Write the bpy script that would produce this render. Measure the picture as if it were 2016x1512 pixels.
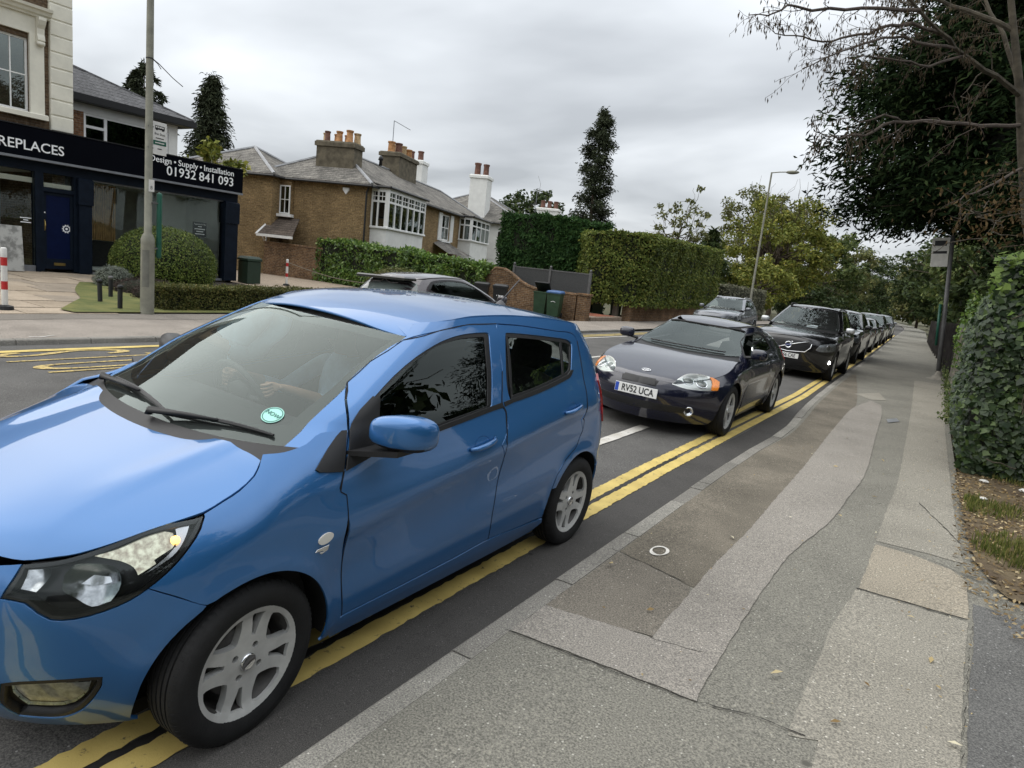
import bpy, bmesh, math, random
import numpy as np
from mathutils import Vector, Matrix
from mathutils.geometry import delaunay_2d_cdt

for o in list(bpy.data.objects): bpy.data.objects.remove(o)
SC = bpy.context.scene
COL = SC.collection
R = random.Random(7)

# ---------------------------------------------------------------- camera
CAM_YAW, CAM_PITCH, CAM_ROLL = .5602, .1730, .1071
def make_camera():
    cd = bpy.data.cameras.new('camera'); cd.sensor_width = 36; cd.lens = 36*1310/2016
    cd.clip_start = .05; cd.clip_end = 6000
    o = bpy.data.objects.new('camera', cd); COL.objects.link(o)
    d = Vector((-math.sin(CAM_YAW)*math.cos(CAM_PITCH), math.cos(CAM_YAW)*math.cos(CAM_PITCH), -math.sin(CAM_PITCH)))
    r = Vector((math.cos(CAM_YAW), math.sin(CAM_YAW), 0)); u = r.cross(d)
    r2 = math.cos(CAM_ROLL)*r+math.sin(CAM_ROLL)*u; u2 = -math.sin(CAM_ROLL)*r+math.cos(CAM_ROLL)*u
    M = Matrix((r2, u2, -d)).transposed().to_4x4(); M.translation = (0, 0, 1.735)
    o.matrix_world = M
    SC.camera = o
make_camera()

# ---------------------------------------------------------------- overcast sky and soft sun
SUN_EL, SUN_AZ = math.radians(52), math.radians(-115)      # azimuth from +Y towards +X
def make_world():
    w = bpy.data.worlds.new('World'); SC.world = w; w.use_nodes = True
    nt = w.node_tree; N = nt.nodes; L = nt.links
    for n in list(N): N.remove(n)
    out = N.new('ShaderNodeOutputWorld'); bg = N.new('ShaderNodeBackground')
    sky = N.new('ShaderNodeTexSky'); sky.sky_type = 'NISHITA'; sky.sun_disc = False
    sky.sun_elevation = SUN_EL; sky.sun_rotation = SUN_AZ; sky.air_density = 1; sky.dust_density = 2
    tc = N.new('ShaderNodeTexCoord'); sep = N.new('ShaderNodeSeparateXYZ'); L.new(tc.outputs['Generated'], sep.inputs[0])
    # cloud deck: direction projected on a flat layer overhead
    z = N.new('ShaderNodeMath'); z.operation = 'MAXIMUM'; L.new(sep.outputs['Z'], z.inputs[0]); z.inputs[1].default_value = 0
    za = N.new('ShaderNodeMath'); za.operation = 'ADD'; L.new(z.outputs[0], za.inputs[0]); za.inputs[1].default_value = .16
    dv = N.new('ShaderNodeVectorMath'); dv.operation = 'DIVIDE'; L.new(tc.outputs['Generated'], dv.inputs[0])
    cb = N.new('ShaderNodeCombineXYZ')
    for i in range(3): L.new(za.outputs[0], cb.inputs[i])
    L.new(cb.outputs[0], dv.inputs[1])
    n1 = N.new('ShaderNodeTexNoise'); n1.inputs['Scale'].default_value = .62; n1.inputs['Detail'].default_value = 5; n1.inputs['Roughness'].default_value = .45; n1.inputs['Distortion'].default_value = .2
    mp = N.new('ShaderNodeMapping'); mp.inputs['Location'].default_value = (3.1, 1.7, 0); mp.inputs['Scale'].default_value = (1, 1.35, .3); mp.inputs['Rotation'].default_value = (0, 0, .6)
    L.new(dv.outputs[0], mp.inputs[0]); L.new(mp.outputs[0], n1.inputs['Vector'])
    cr = N.new('ShaderNodeValToRGB'); e = cr.color_ramp.elements
    e[0].position = .39; e[0].color = (.250, .264, .280, 1); e[1].position = .63; e[1].color = (.465, .484, .502, 1)
    q = e.new(.5); q.color = (.345, .362, .380, 1)
    L.new(n1.outputs['Fac'], cr.inputs[0])
    # overcast luminance rises from horizon to zenith
    mr = N.new('ShaderNodeMapRange'); mr.inputs['From Min'].default_value = 0; mr.inputs['From Max'].default_value = 1
    mr.inputs['To Min'].default_value = 1.; mr.inputs['To Max'].default_value = 2.9
    L.new(z.outputs[0], mr.inputs['Value'])
    mul = N.new('ShaderNodeVectorMath'); mul.operation = 'SCALE'; L.new(cr.outputs[0], mul.inputs[0]); L.new(mr.outputs[0], mul.inputs['Scale'])
    sc = N.new('ShaderNodeVectorMath'); sc.operation = 'SCALE'; sc.inputs['Scale'].default_value = 10.; L.new(mul.outputs[0], sc.inputs[0])
    mx = N.new('ShaderNodeMix'); mx.data_type = 'RGBA'; mx.inputs['Factor'].default_value = .94
    L.new(sky.outputs[0], mx.inputs['A']); L.new(sc.outputs[0], mx.inputs['B'])
    L.new(mx.outputs['Result'], bg.inputs['Color']); bg.inputs['Strength'].default_value = .1
    L.new(bg.outputs[0], out.inputs[0])
make_world()
def make_sun():
    ld = bpy.data.lights.new('sun', 'SUN'); ld.energy = 1.5; ld.angle = math.radians(100); ld.color = (1, .955, .88)
    o = bpy.data.objects.new('sun', ld); COL.objects.link(o)
    d = Vector((math.sin(SUN_AZ)*math.cos(SUN_EL), math.cos(SUN_AZ)*math.cos(SUN_EL), math.sin(SUN_EL)))
    o.rotation_euler = d.to_track_quat('Z', 'Y').to_euler()
make_sun()
SC.view_settings.view_transform = 'Standard'; SC.view_settings.look = 'None'; SC.view_settings.exposure = .70; SC.view_settings.gamma = 1
SC.view_settings.use_curve_mapping = False
SC.render.engine = 'CYCLES'
SC.cycles.use_denoising = True
SC.cycles.max_bounces = 7; SC.cycles.transparent_max_bounces = 12; SC.cycles.glossy_bounces = 4; SC.cycles.diffuse_bounces = 3; SC.cycles.transmission_bounces = 6
SC.cycles.caustics_reflective = False; SC.cycles.caustics_refractive = False; SC.cycles.sample_clamp_indirect = 6
# ---------------------------------------------------------------- helpers
MATS = {}
def mat(name, col, rough=.6, metal=0., var=.12, scale=6., bump=0., bscale=60., coat=0., spec=.5, col2=None, thr=None, detail=5., emit=0., trans=0., ior=1.45, alpha=1., coatr=.03, coords='Object'):
    if name in MATS: return MATS[name]
    m = bpy.data.materials.new(name); m.use_nodes = True; MATS[name] = m
    nt = m.node_tree; N = nt.nodes; L = nt.links; b = N['Principled BSDF']
    b.inputs['Roughness'].default_value = rough; b.inputs['Metallic'].default_value = metal
    b.inputs['Coat Weight'].default_value = coat; b.inputs['Coat Roughness'].default_value = coatr
    b.inputs['Specular IOR Level'].default_value = spec; b.inputs['IOR'].default_value = ior
    b.inputs['Transmission Weight'].default_value = trans; b.inputs['Alpha'].default_value = alpha
    tc = N.new('ShaderNodeTexCoord')
    if var or col2:
        n = N.new('ShaderNodeTexNoise'); n.inputs['Scale'].default_value = scale; n.inputs['Detail'].default_value = detail; n.inputs['Roughness'].default_value = .6
        L.new(tc.outputs[coords], n.inputs['Vector'])
        r = N.new('ShaderNodeValToRGB'); e = r.color_ramp.elements
        c2 = col2 or tuple(min(1, c*(1+var)) for c in col); c1 = col if col2 else tuple(c*(1-var) for c in col)
        a, d = thr or (.35, .65)
        e[0].position = a; e[0].color = (*c1, 1); e[1].position = d; e[1].color = (*c2, 1)
        L.new(n.outputs['Fac'], r.inputs[0]); L.new(r.outputs[0], b.inputs['Base Color'])
    else: b.inputs['Base Color'].default_value = (*col, 1)
    if bump:
        n2 = N.new('ShaderNodeTexNoise'); n2.inputs['Scale'].default_value = bscale; n2.inputs['Detail'].default_value = 4
        L.new(tc.outputs[coords], n2.inputs['Vector'])
        bp = N.new('ShaderNodeBump'); bp.inputs['Strength'].default_value = bump; bp.inputs['Distance'].default_value = .01
        L.new(n2.outputs['Fac'], bp.inputs['Height']); L.new(bp.outputs[0], b.inputs['Normal'])
    if emit:
        b.inputs['Emission Color'].default_value = (*col, 1); b.inputs['Emission Strength'].default_value = emit
    return m

def glass_mat(name, tint, refl_ior=1.55, rough=.0, film=0.):
    """thin pane: fresnel reflection over tinted see-through, with a little dust film"""
    if name in MATS: return MATS[name]
    m = bpy.data.materials.new(name); m.use_nodes = True; MATS[name] = m
    nt = m.node_tree; N = nt.nodes; L = nt.links
    for n in list(N): N.remove(n)
    out = N.new('ShaderNodeOutputMaterial'); tr = N.new('ShaderNodeBsdfTransparent'); gl = N.new('ShaderNodeBsdfGlossy')
    tr.inputs[0].default_value = (*tint, 1); gl.inputs['Roughness'].default_value = rough
    gl.inputs['Color'].default_value = (.90, 1., .965, 1)
    fr = N.new('ShaderNodeFresnel'); fr.inputs['IOR'].default_value = refl_ior
    mx = N.new('ShaderNodeMixShader'); L.new(fr.outputs[0], mx.inputs[0])
    base = tr
    if film:
        df = N.new('ShaderNodeBsdfDiffuse'); df.inputs[0].default_value = (.7, .74, .72, 1)
        m2 = N.new('ShaderNodeMixShader'); m2.inputs[0].default_value = film
        L.new(tr.outputs[0], m2.inputs[1]); L.new(df.outputs[0], m2.inputs[2]); base = m2
    L.new(base.outputs[0], mx.inputs[1]); L.new(gl.outputs[0], mx.inputs[2]); L.new(mx.outputs[0], out.inputs[0])
    return m

def link(name, me, m=None, parent=None, loc=None, rot=None):
    o = bpy.data.objects.new(name, me); COL.objects.link(o)
    if m is not None and me is not None and len(me.materials) == 0:
        for k in (m if isinstance(m, (list, tuple)) else [m]): me.materials.append(k)
    if parent is not None: o.parent = parent
    if loc is not None: o.location = loc
    if rot is not None: o.rotation_euler = rot
    return o
def empty(name, loc=(0, 0, 0), rz=0.):
    o = bpy.data.objects.new(name, None); COL.objects.link(o); o.location = loc; o.rotation_euler = (0, 0, rz); o.empty_display_size = .2
    return o
def tag(o, label=None, cat=None, group=None, kind=None):
    if label: o['label'] = label
    if cat: o['category'] = cat
    if group: o['group'] = group
    if kind: o['kind'] = kind
    return o
def structure(o): o['kind'] = 'structure'; return o

class MB:
    """collects shapes for one mesh"""
    def __init__(s): s.v = []; s.f = []; s.m = []; s.cur = 0
    def add(s, vs, fs):
        b = len(s.v); s.v += [tuple(v) for v in vs]
        for f in fs: s.f.append(tuple(b+i for i in f)); s.m.append(s.cur)
        return s
    def box(s, x0, x1, y0, y1, z0, z1):
        return s.add([(x0,y0,z0),(x1,y0,z0),(x1,y1,z0),(x0,y1,z0),(x0,y0,z1),(x1,y0,z1),(x1,y1,z1),(x0,y1,z1)],
                     [(3,2,1,0),(4,5,6,7),(0,1,5,4),(1,2,6,5),(2,3,7,6),(3,0,4,7)])
    def bbox(s, x0, x1, y0, y1, z0, z1, b=.006):
        """box with chamfered top edges"""
        return s.add([(x0,y0,z0),(x1,y0,z0),(x1,y1,z0),(x0,y1,z0),(x0,y0,z1-b),(x1,y0,z1-b),(x1,y1,z1-b),(x0,y1,z1-b),(x0+b,y0+b,z1),(x1-b,y0+b,z1),(x1-b,y1-b,z1),(x0+b,y1-b,z1)],
                     [(3,2,1,0),(0,1,5,4),(1,2,6,5),(2,3,7,6),(3,0,4,7),(4,5,9,8),(5,6,10,9),(6,7,11,10),(7,4,8,11),(8,9,10,11)])
    def tube(s, pts, rads, n=8, caps=True):
        pts = [Vector(p) for p in pts]; rings = []
        if not isinstance(rads, (list, tuple)): rads = [rads]*len(pts)
        ref = None
        for i, p in enumerate(pts):
            d = (pts[min(i+1, len(pts)-1)]-pts[max(i-1, 0)]).normalized()
            if ref is None: ref = Vector((0, 0, 1)) if abs(d.z) < .9 else Vector((1, 0, 0))
            a = d.cross(ref); a = a.normalized() if a.length > 1e-6 else d.orthogonal().normalized()
            b = a.cross(d).normalized(); ref = b
            rings.append([p+(a*math.cos(2*math.pi*k/n)+b*math.sin(2*math.pi*k/n))*rads[i] for k in range(n)])
        vs = [v for r in rings for v in r]; fs = []
        for i in range(len(pts)-1):
            for k in range(n): fs.append((i*n+k, i*n+(k+1) % n, (i+1)*n+(k+1) % n, (i+1)*n+k))
        if caps: fs.append(tuple(range(n))[::-1]); fs.append(tuple((len(pts)-1)*n+k for k in range(n)))
        return s.add(vs, fs)
    def lathe(s, prof, n=24, c=(0, 0, 0), axis='z', cap=True):
        vs = []
        for r, h in prof:
            for k in range(n):
                a = 2*math.pi*k/n; x, y = r*math.cos(a), r*math.sin(a)
                p = (x, y, h) if axis == 'z' else ((x, h, y) if axis == 'y' else (h, x, y))
                vs.append((c[0]+p[0], c[1]+p[1], c[2]+p[2]))
        fs = []
        for i in range(len(prof)-1):
            for k in range(n): 
                q = (i*n+k, i*n+(k+1) % n, (i+1)*n+(k+1) % n, (i+1)*n+k)
                fs.append(q if axis != 'y' else q[::-1])
        if cap:
            if prof[0][0] > 1e-4: fs.append(tuple(range(n))[::-1])
            if prof[-1][0] > 1e-4: fs.append(tuple((len(prof)-1)*n+k for k in range(n)))
        return s.add(vs, fs)
    def quad(s, a, b, c, d): return s.add([a, b, c, d], [(0, 1, 2, 3)])
    def prism(s, poly, fn, d0, d1):
        """extrude 2-D polygon: fn(a,b,d)->xyz"""
        n = len(poly)
        vs = [fn(a, b, d0) for a, b in poly]+[fn(a, b, d1) for a, b in poly]
        return s.add(vs, [tuple(range(n))[::-1], tuple(range(n, 2*n))]+[(i, (i+1) % n, n+(i+1) % n, n+i) for i in range(n)])
    def mesh(s, name, smooth=False):
        me = bpy.data.meshes.new(name); me.from_pydata(s.v, [], s.f)
        if any(s.m): me.polygons.foreach_set('material_index', s.m)
        if smooth: me.polygons.foreach_set('use_smooth', [True]*len(me.polygons))
        me.update(); return me
    def build(s, name, m=None, parent=None, smooth=False, loc=None, rot=None, recalc=False, auto=None):
        me = s.mesh(name, smooth)
        if recalc:
            bm = bmesh.new(); bm.from_mesh(me); bmesh.ops.recalc_face_normals(bm, faces=bm.faces); bm.to_mesh(me); bm.free()
        if auto:
            me.polygons.foreach_set('use_smooth', [True]*len(me.polygons)); me.set_sharp_from_angle(angle=math.radians(auto))
        return link(name, me, m, parent, loc, rot)

def copy_tree(o, parent=None):
    c = o.copy(); COL.objects.link(c)
    if parent is not None: c.parent = parent
    for ch in list(o.children): copy_tree(ch, c)
    return c

FONT = None
def text_mesh(txt, size, name='lettering', m=None, parent=None, M=None, ext=.002, align='CENTER', bold=0., sx=1.):
    cu = bpy.data.curves.new('t', 'FONT'); cu.body = txt; cu.size = size; cu.extrude = ext; cu.align_x = align; cu.align_y = 'CENTER'; cu.resolution_u = 3
    cu.offset = bold; cu.space_character = 1.0
    t = bpy.data.objects.new('t', cu); COL.objects.link(t)
    me = bpy.data.meshes.new_from_object(t.evaluated_get(bpy.context.evaluated_depsgraph_get()))
    bpy.data.objects.remove(t); bpy.data.curves.remove(cu)
    if sx != 1:
        for v in me.vertices: v.co.x *= sx
    me.materials.clear()
    if M is not None: me.transform(M)
    return link(name, me, m, parent)
def frame(o, right, up):
    """matrix whose local x = right, y = up, z = right x up"""
    r = Vector(right).normalized(); u = Vector(up).normalized(); n = r.cross(u)
    M = Matrix((r, u, n)).transposed().to_4x4(); M.translation = o
    return M
# ---------------------------------------------------------------- car surfaces
def smooth_curve(xs, ys, n=400):
    """monotone cubic through points, returned as a fast lookup"""
    xs = np.array(xs, float); ys = np.array(ys, float)
    if xs[0] > xs[-1]: xs = xs[::-1]; ys = ys[::-1]
    h = np.diff(xs); d = np.diff(ys)/h
    m = np.zeros_like(xs); m[0] = d[0]; m[-1] = d[-1]
    for i in range(1, len(xs)-1):
        if d[i-1]*d[i] > 0:
            w1 = 2*h[i]+h[i-1]; w2 = h[i]+2*h[i-1]
            m[i] = (w1+w2)/(w1/d[i-1]+w2/d[i])
    X = np.linspace(xs[0], xs[-1], n)
    k = np.clip(np.searchsorted(xs, X, side='right')-1, 0, len(h)-1)
    t = (X-xs[k])/h[k]
    Y = ((1+2*t)*(1-t)**2)*ys[k] + t*(1-t)**2*h[k]*m[k] + t*t*(3-2*t)*ys[k+1] + t*t*(t-1)*h[k]*m[k+1]
    return lambda q: np.interp(q, X, Y)

def sstep(a, b, x):
    t = np.clip((np.asarray(x, float)-a)/(b-a), 0, 1)
    return t*t*(3-2*t)

class Corner:
    """superellipse quarter: arc length -> (fraction along L, fraction of width)"""
    def __init__(s, L, w, n):
        a = np.linspace(0, math.pi/2, 600)
        fx = np.sin(a)**(2/n); fy = np.cos(a)**(2/n)
        fy[-1] = 0
        ds = np.hypot(np.diff(fx)*L, np.diff(fy)*w)
        s.u = np.concatenate([[0], np.cumsum(ds)]); s.fx = fx; s.fy = fy; s.L = L; s.n = n; s.len = s.u[-1]
    def at(s, u): return np.interp(u, s.u, s.fx), np.interp(u, s.u, s.fy)
    def inv(s, fx, fy):
        # use whichever fraction is better conditioned
        ux = np.interp(fx, s.fx, s.u); uy = np.interp(-fy, -s.fy, s.u)
        return np.where(np.asarray(fx) > np.asarray(fy), uy, ux)

class Shell:
    def __init__(s, sp):
        s.sp = sp
        s.W = smooth_curve(*zip(*sp['W'])); s.T = smooth_curve(*zip(*sp['T']))
        s.xF = smooth_curve(*zip(*sp['nose'])); s.xR = smooth_curve(*zip(*sp['tail']))
        s.xW = smooth_curve(*zip(*sp['screen']))
        s.ze = smooth_curve(*zip(*sp['bonnet_edge'])); s.zc = smooth_curve(*zip(*sp['bonnet_mid']))
        s.re = smooth_curve(*zip(*sp['roof_edge'])); s.rc = smooth_curve(*zip(*sp['roof_mid']))
        w = max(v for _, v in sp['W'])
        s.cF = Corner(sp['Lf'], w, sp['nf']); s.cR = Corner(sp['Lr'], w, sp['nr']); s.cW = Corner(sp['Lw'], w*.86, sp['nw'])
        s.cr = smooth_curve(*zip(*sp['crease'])) if 'crease' in sp else None
    def width(s, x, z):
        sp = s.sp
        w = s.W(z)*s.T(x)
        # shoulder of the wing rolls in towards the bonnet
        tk = sp.get('tuck', .1)
        e = s.ze(np.maximum(x, sp['cowl']-.3))
        t = np.clip((z-(e-sp.get('tuckh', .14)))/sp.get('tuckh', .14), 0, 1.3)
        w = w - tk*t*t*sstep(sp['cowl']-.45, sp['cowl']-.02, x)
        if s.cr is not None:
            dz = z-s.cr(x)
            b = np.where(dz > 0, np.exp(-(dz/.11)**2), np.exp(-(dz/.06)**2))
            w = w + sp.get('crh', .014)*b*sstep(sp['crx'][0], sp['crx'][0]-.25, x)*sstep(sp['crx'][1], sp['crx'][1]+.25, x)
            # hollow of the lower door
            w = w - sp.get('hol', .012)*np.exp(-((z-s.cr(x)+.2)/.11)**2)*sstep(sp['crx'][0], sp['crx'][0]-.3, x)*sstep(sp['crx'][1], sp['crx'][1]+.3, x)
        for (ax, az, ar) in sp['arches']:
            r = np.hypot(x-ax, z-az)
            w = w + sp.get('flare', .012)*np.exp(-((r-ar)/.045)**2)
        return w
    def ends(s, chart, z):
        if chart == 'glass': c = s.cW; x0 = s.xW(z)-c.L
        else: c = s.cF; x0 = s.xF(z)-c.L
        return c, x0, s.xR(z)+s.cR.L
    def pos(s, chart, u, z):
        u = np.asarray(u, float); z = np.asarray(z, float)
        if chart == 'top' or chart == 'roof':     # u = x, z = y
            return s.height(chart, u, z)
        c, x0, x1 = s.ends(chart, z)
        fx, fy = c.at(np.clip(u, 0, c.len))
        xm = x0+u
        d = np.clip(x1-xm, 0, s.cR.len)
        gx, gy = s.cR.at(d)
        x = np.where(u > 0, x0+c.L*fx, np.where(xm < x1, x1-s.cR.L*gx, xm))
        f = np.where(u > 0, fy, np.where(xm < x1, gy, 1.))
        return np.stack([x, s.width(x, z)*f, z], -1)
    def height(s, chart, x, y):
        if chart == 'top': e = s.ze; c = s.zc; p = s.sp.get('pb', 4.)
        else: e = s.re; c = s.rc; p = s.sp.get('pr', 2.6)
        ze = e(x)
        q = s.halfwidth('glass' if chart == 'roof' else 'side', x, ze)
        q = np.maximum(q, .05)
        zz = c(x)-(c(x)-ze)*np.clip(np.abs(y)/q, 0, 1.3)**p
        if chart == 'top' and 'ridge' in s.sp:
            for (xa, ya, xb, yb, hh, wd) in s.sp['ridge']:
                t = (x-xa)/(xb-xa); yr = ya+(yb-ya)*t
                g = (np.abs(y)-yr)/wd
                zz = zz + hh*np.where(g > 0, np.exp(-g*g), np.exp(-(g*.35)**2))*sstep(1.25, .45, t)
        return np.stack([np.asarray(x, float)+0*zz, np.asarray(y, float)+0*zz, zz], -1)
    def halfwidth(s, chart, x, z):
        c, x0, x1 = s.ends(chart, z)
        fx = np.clip((x-x0)/c.L, 0, 1); gx = np.clip((x1-x)/s.cR.L, 0, 1)
        f = np.where(x > x0, np.maximum(1-fx**c.n, 0)**(1/c.n), np.where(x < x1, np.maximum(1-gx**s.cR.n, 0)**(1/s.cR.n), 1.))
        return s.width(x, z)*f
    def inv(s, chart, x, y, z):
        x = np.asarray(x, float); y = np.asarray(y, float); z = np.asarray(z, float)
        c, x0, x1 = s.ends(chart, z); w = s.width(x, z)
        uf = c.inv(np.clip((x-x0)/c.L, 0, 1), np.clip(y/w, 0, 1))
        ur = s.cR.inv(np.clip((x1-x)/s.cR.L, 0, 1), np.clip(y/w, 0, 1))
        return np.where(x > x0, uf, np.where(x < x1, (x1-x0)-ur, x-x0))
    def normal(s, chart, u, z, e=2e-3):
        a = s.pos(chart, u+e, z)-s.pos(chart, u-e, z); b = s.pos(chart, u, z+e)-s.pos(chart, u, z-e)
        n = np.cross(a, b); n /= np.linalg.norm(n, axis=-1, keepdims=True)+1e-12
        P = s.pos(chart, u, z)
        if chart in ('top', 'roof'): flip = n[..., 2] < 0
        else: flip = (n[..., 1]+.3*np.sign(P[..., 0]-s.sp['mid'])*n[..., 0]) < 0
        n[flip] *= -1
        return n

def densify(poly, h, sharp=48):
    """closed polygon -> evenly sampled outline, rounded through soft vertices, straight at sharp ones"""
    P = [np.array(p[:2], float) for p in poly]; n = len(P); out = []
    cor = []
    for i in range(n):
        a = P[i]-P[i-1]; b = P[(i+1) % n]-P[i]
        c = np.dot(a, b)/(np.linalg.norm(a)*np.linalg.norm(b)+1e-12)
        cor.append(math.degrees(math.acos(max(-1, min(1, c)))) > sharp)
    for i in range(n):
        p0, p1, p2, p3 = P[i-1], P[i], P[(i+1) % n], P[(i+2) % n]
        L = np.linalg.norm(p2-p1)
        t1 = (p2-p0)/2 if not cor[i] else (p2-p1)
        t2 = (p3-p1)/2 if not cor[(i+1) % n] else (p2-p1)
        l1 = np.linalg.norm(t1)+1e-12; l2 = np.linalg.norm(t2)+1e-12
        t1 = t1*min(1, L/l1); t2 = t2*min(1, L/l2)
        k = max(1, int(round(L/h)))
        for j in range(k):
            t = j/k
            out.append((2*t**3-3*t*t+1)*p1+(t**3-2*t*t+t)*t1+(3*t*t-2*t**3)*p2+(t**3-t*t)*t2)
    return np.array(out)

def inset(P, g):
    a = np.roll(P, 1, 0); b = np.roll(P, -1, 0)
    t = b-a; t /= np.linalg.norm(t, axis=1, keepdims=True)+1e-12
    n = np.stack([-t[:, 1], t[:, 0]], 1)
    area = np.sum(P[:, 0]*np.roll(P[:, 1], -1)-np.roll(P[:, 0], -1)*P[:, 1])
    return P+n*g*(1 if area > 0 else -1)

def in_poly(P, pts):
    x, y = pts[:, 0], pts[:, 1]; c = np.zeros(len(pts), bool)
    x0, y0 = P[:, 0], P[:, 1]; x1, y1 = np.roll(x0, -1), np.roll(y0, -1)
    for i in range(len(P)):
        k = ((y0[i] > y) != (y1[i] > y)) & (x < (x1[i]-x0[i])*(y-y0[i])/(y1[i]-y0[i]+1e-15)+x0[i])
        c ^= k
    return c

def seg_dist(P, pts):
    d = np.full(len(pts), 1e9); Q = np.roll(P, -1, 0)
    for a, b in zip(P, Q):
        v = b-a; L = v@v+1e-15
        t = np.clip(((pts-a)@v)/L, 0, 1)
        d = np.minimum(d, np.linalg.norm(pts-(a+t[:, None]*v), axis=1))
    return d

def cdt(outer, holes, h):
    """triangulate a polygon with holes with interior points every h"""
    loops = [outer]+list(holes)
    lo = outer.min(0); hi = outer.max(0)
    gx = np.arange(lo[0]+h*.5, hi[0], h); gy = np.arange(lo[1]+h*.5, hi[1], h)
    if len(gx) and len(gy):
        G = np.stack(np.meshgrid(gx, gy, indexing='ij'), -1)
        G[:, ::2, 0] += h*.25; G[:, 1::2, 0] -= h*.25
        G = G.reshape(-1, 2)
        m = in_poly(outer, G)
        for q in holes: m &= ~in_poly(q, G)
        G = G[m]
        if len(G):
            d = np.min([seg_dist(l, G) for l in loops], axis=0)
            G = G[d > h*.45]
    else: G = np.zeros((0, 2))
    V = []; E = []
    for l in loops:
        b = len(V); V += [tuple(p) for p in l]; E += [(b+i, b+(i+1) % len(l)) for i in range(len(l))]
    nb = len(V)
    V += [tuple(p) for p in G]
    r = delaunay_2d_cdt([Vector(v) for v in V], E, [], 0, 1e-6)
    v2 = np.array([(p.x, p.y) for p in r[0]]); F = [tuple(f) for f in r[2] if len(f) == 3]
    cen = np.array([v2[list(f)].mean(0) for f in F])
    m = in_poly(outer, cen)
    for q in holes: m &= ~in_poly(q, cen)
    return v2, [F[i] for i in range(len(F)) if m[i]]

def boundary(F):
    cnt = {}
    for f in F:
        for i in range(3):
            a, b = f[i], f[(i+1) % 3]
            k = (min(a, b), max(a, b)); cnt.setdefault(k, []).append((a, b))
    return [v[0] for v in cnt.values() if len(v) == 1]

def shell_geo(sh, chart, outer, holes=(), h=.035, gap=.0022, off=0., depth=.012, hb=None):
    hb = hb or h
    O = densify(outer, hb)
    if gap: O = inset(O, gap)
    HL = []
    for q in holes:
        q = densify(q, hb)
        HL.append(inset(q, -gap) if gap else q)
    v2, F = cdt(O, HL, h)
    P = sh.pos(chart, v2[:, 0], v2[:, 1]); N = sh.normal(chart, v2[:, 0], v2[:, 1])
    P = P+N*off
    Fo = []
    for f in F:
        a, b, c = P[list(f)]; nn = np.cross(b-a, c-a)
        Fo.append(f if nn @ N[f[0]] > 0 else f[::-1])
    V = list(P); NN = list(N); FF = list(Fo)
    if depth:
        for (a, b) in boundary(Fo):
            i = len(V)
            pa, pb = P[a], P[b]; qa = pa-N[a]*depth; qb = pb-N[b]*depth
            nn = np.cross(qa-pa, pb-pa); nn = nn/(np.linalg.norm(nn)+1e-12)
            V += [pa, pb, qb, qa]; NN += [nn*.7+N[a]*.7, nn*.7+N[b]*.7, nn, nn]
            FF.append((i+1, i, i+3, i+2))
    return V, NN, FF

def geo_mesh(name, geos, sides=(1,)):
    allV = []; allN = []; allF = []
    for V, NN, FF in geos:
        for sd in sides:
            b = len(allV)
            for v, n in zip(V, NN):
                allV.append((v[0], v[1]*sd, v[2])); n = n/(np.linalg.norm(n)+1e-12); allN.append((n[0], n[1]*sd, n[2]))
            for f in FF: allF.append(tuple(b+i for i in (f if sd > 0 else f[::-1])))
    me = bpy.data.meshes.new(name); me.from_pydata(allV, [], allF)
    me.polygons.foreach_set('use_smooth', [True]*len(me.polygons))
    me.normals_split_custom_set_from_vertices(allN)
    return me

def sheet(sh, name, m, parent, chart, outer, holes=(), sides=(1,), **k):
    return link(name, geo_mesh(name, [shell_geo(sh, chart, outer, holes, **k)], sides), m, parent)
# ---------------------------------------------------------------- ground, road, pavements
_kn = smooth_curve([-60, 4, 7, 8.7, 10, 11.9, 17.25, 25, 40.9, 63.6, 110, 159, 230], [-1.51, -1.51, -1.51, -1.47, -1.54, -1.66, -1.83, -2.0, -2.46, -3.12, -4.53, -7.6, -15.5], 3000)
_kf = smooth_curve([-60, 3.5, 6, 18, 24, 40, 63, 110, 159, 230], [-10.4, -10.35, -10.2, -9.85, -9.9, -10.6, -11.3, -12.8, -16, -24.], 3000)
def kn(y): return float(_kn(y))
def kf(y): return float(_kf(y))
def zg(y): return -.011*max(0., y-6.)
def zroad(x, y):
    a, b = kn(y), kf(y); t = min(1, max(0, (x-a)/(b-a)))
    return zg(y)+.34*t*(1-t)

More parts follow.
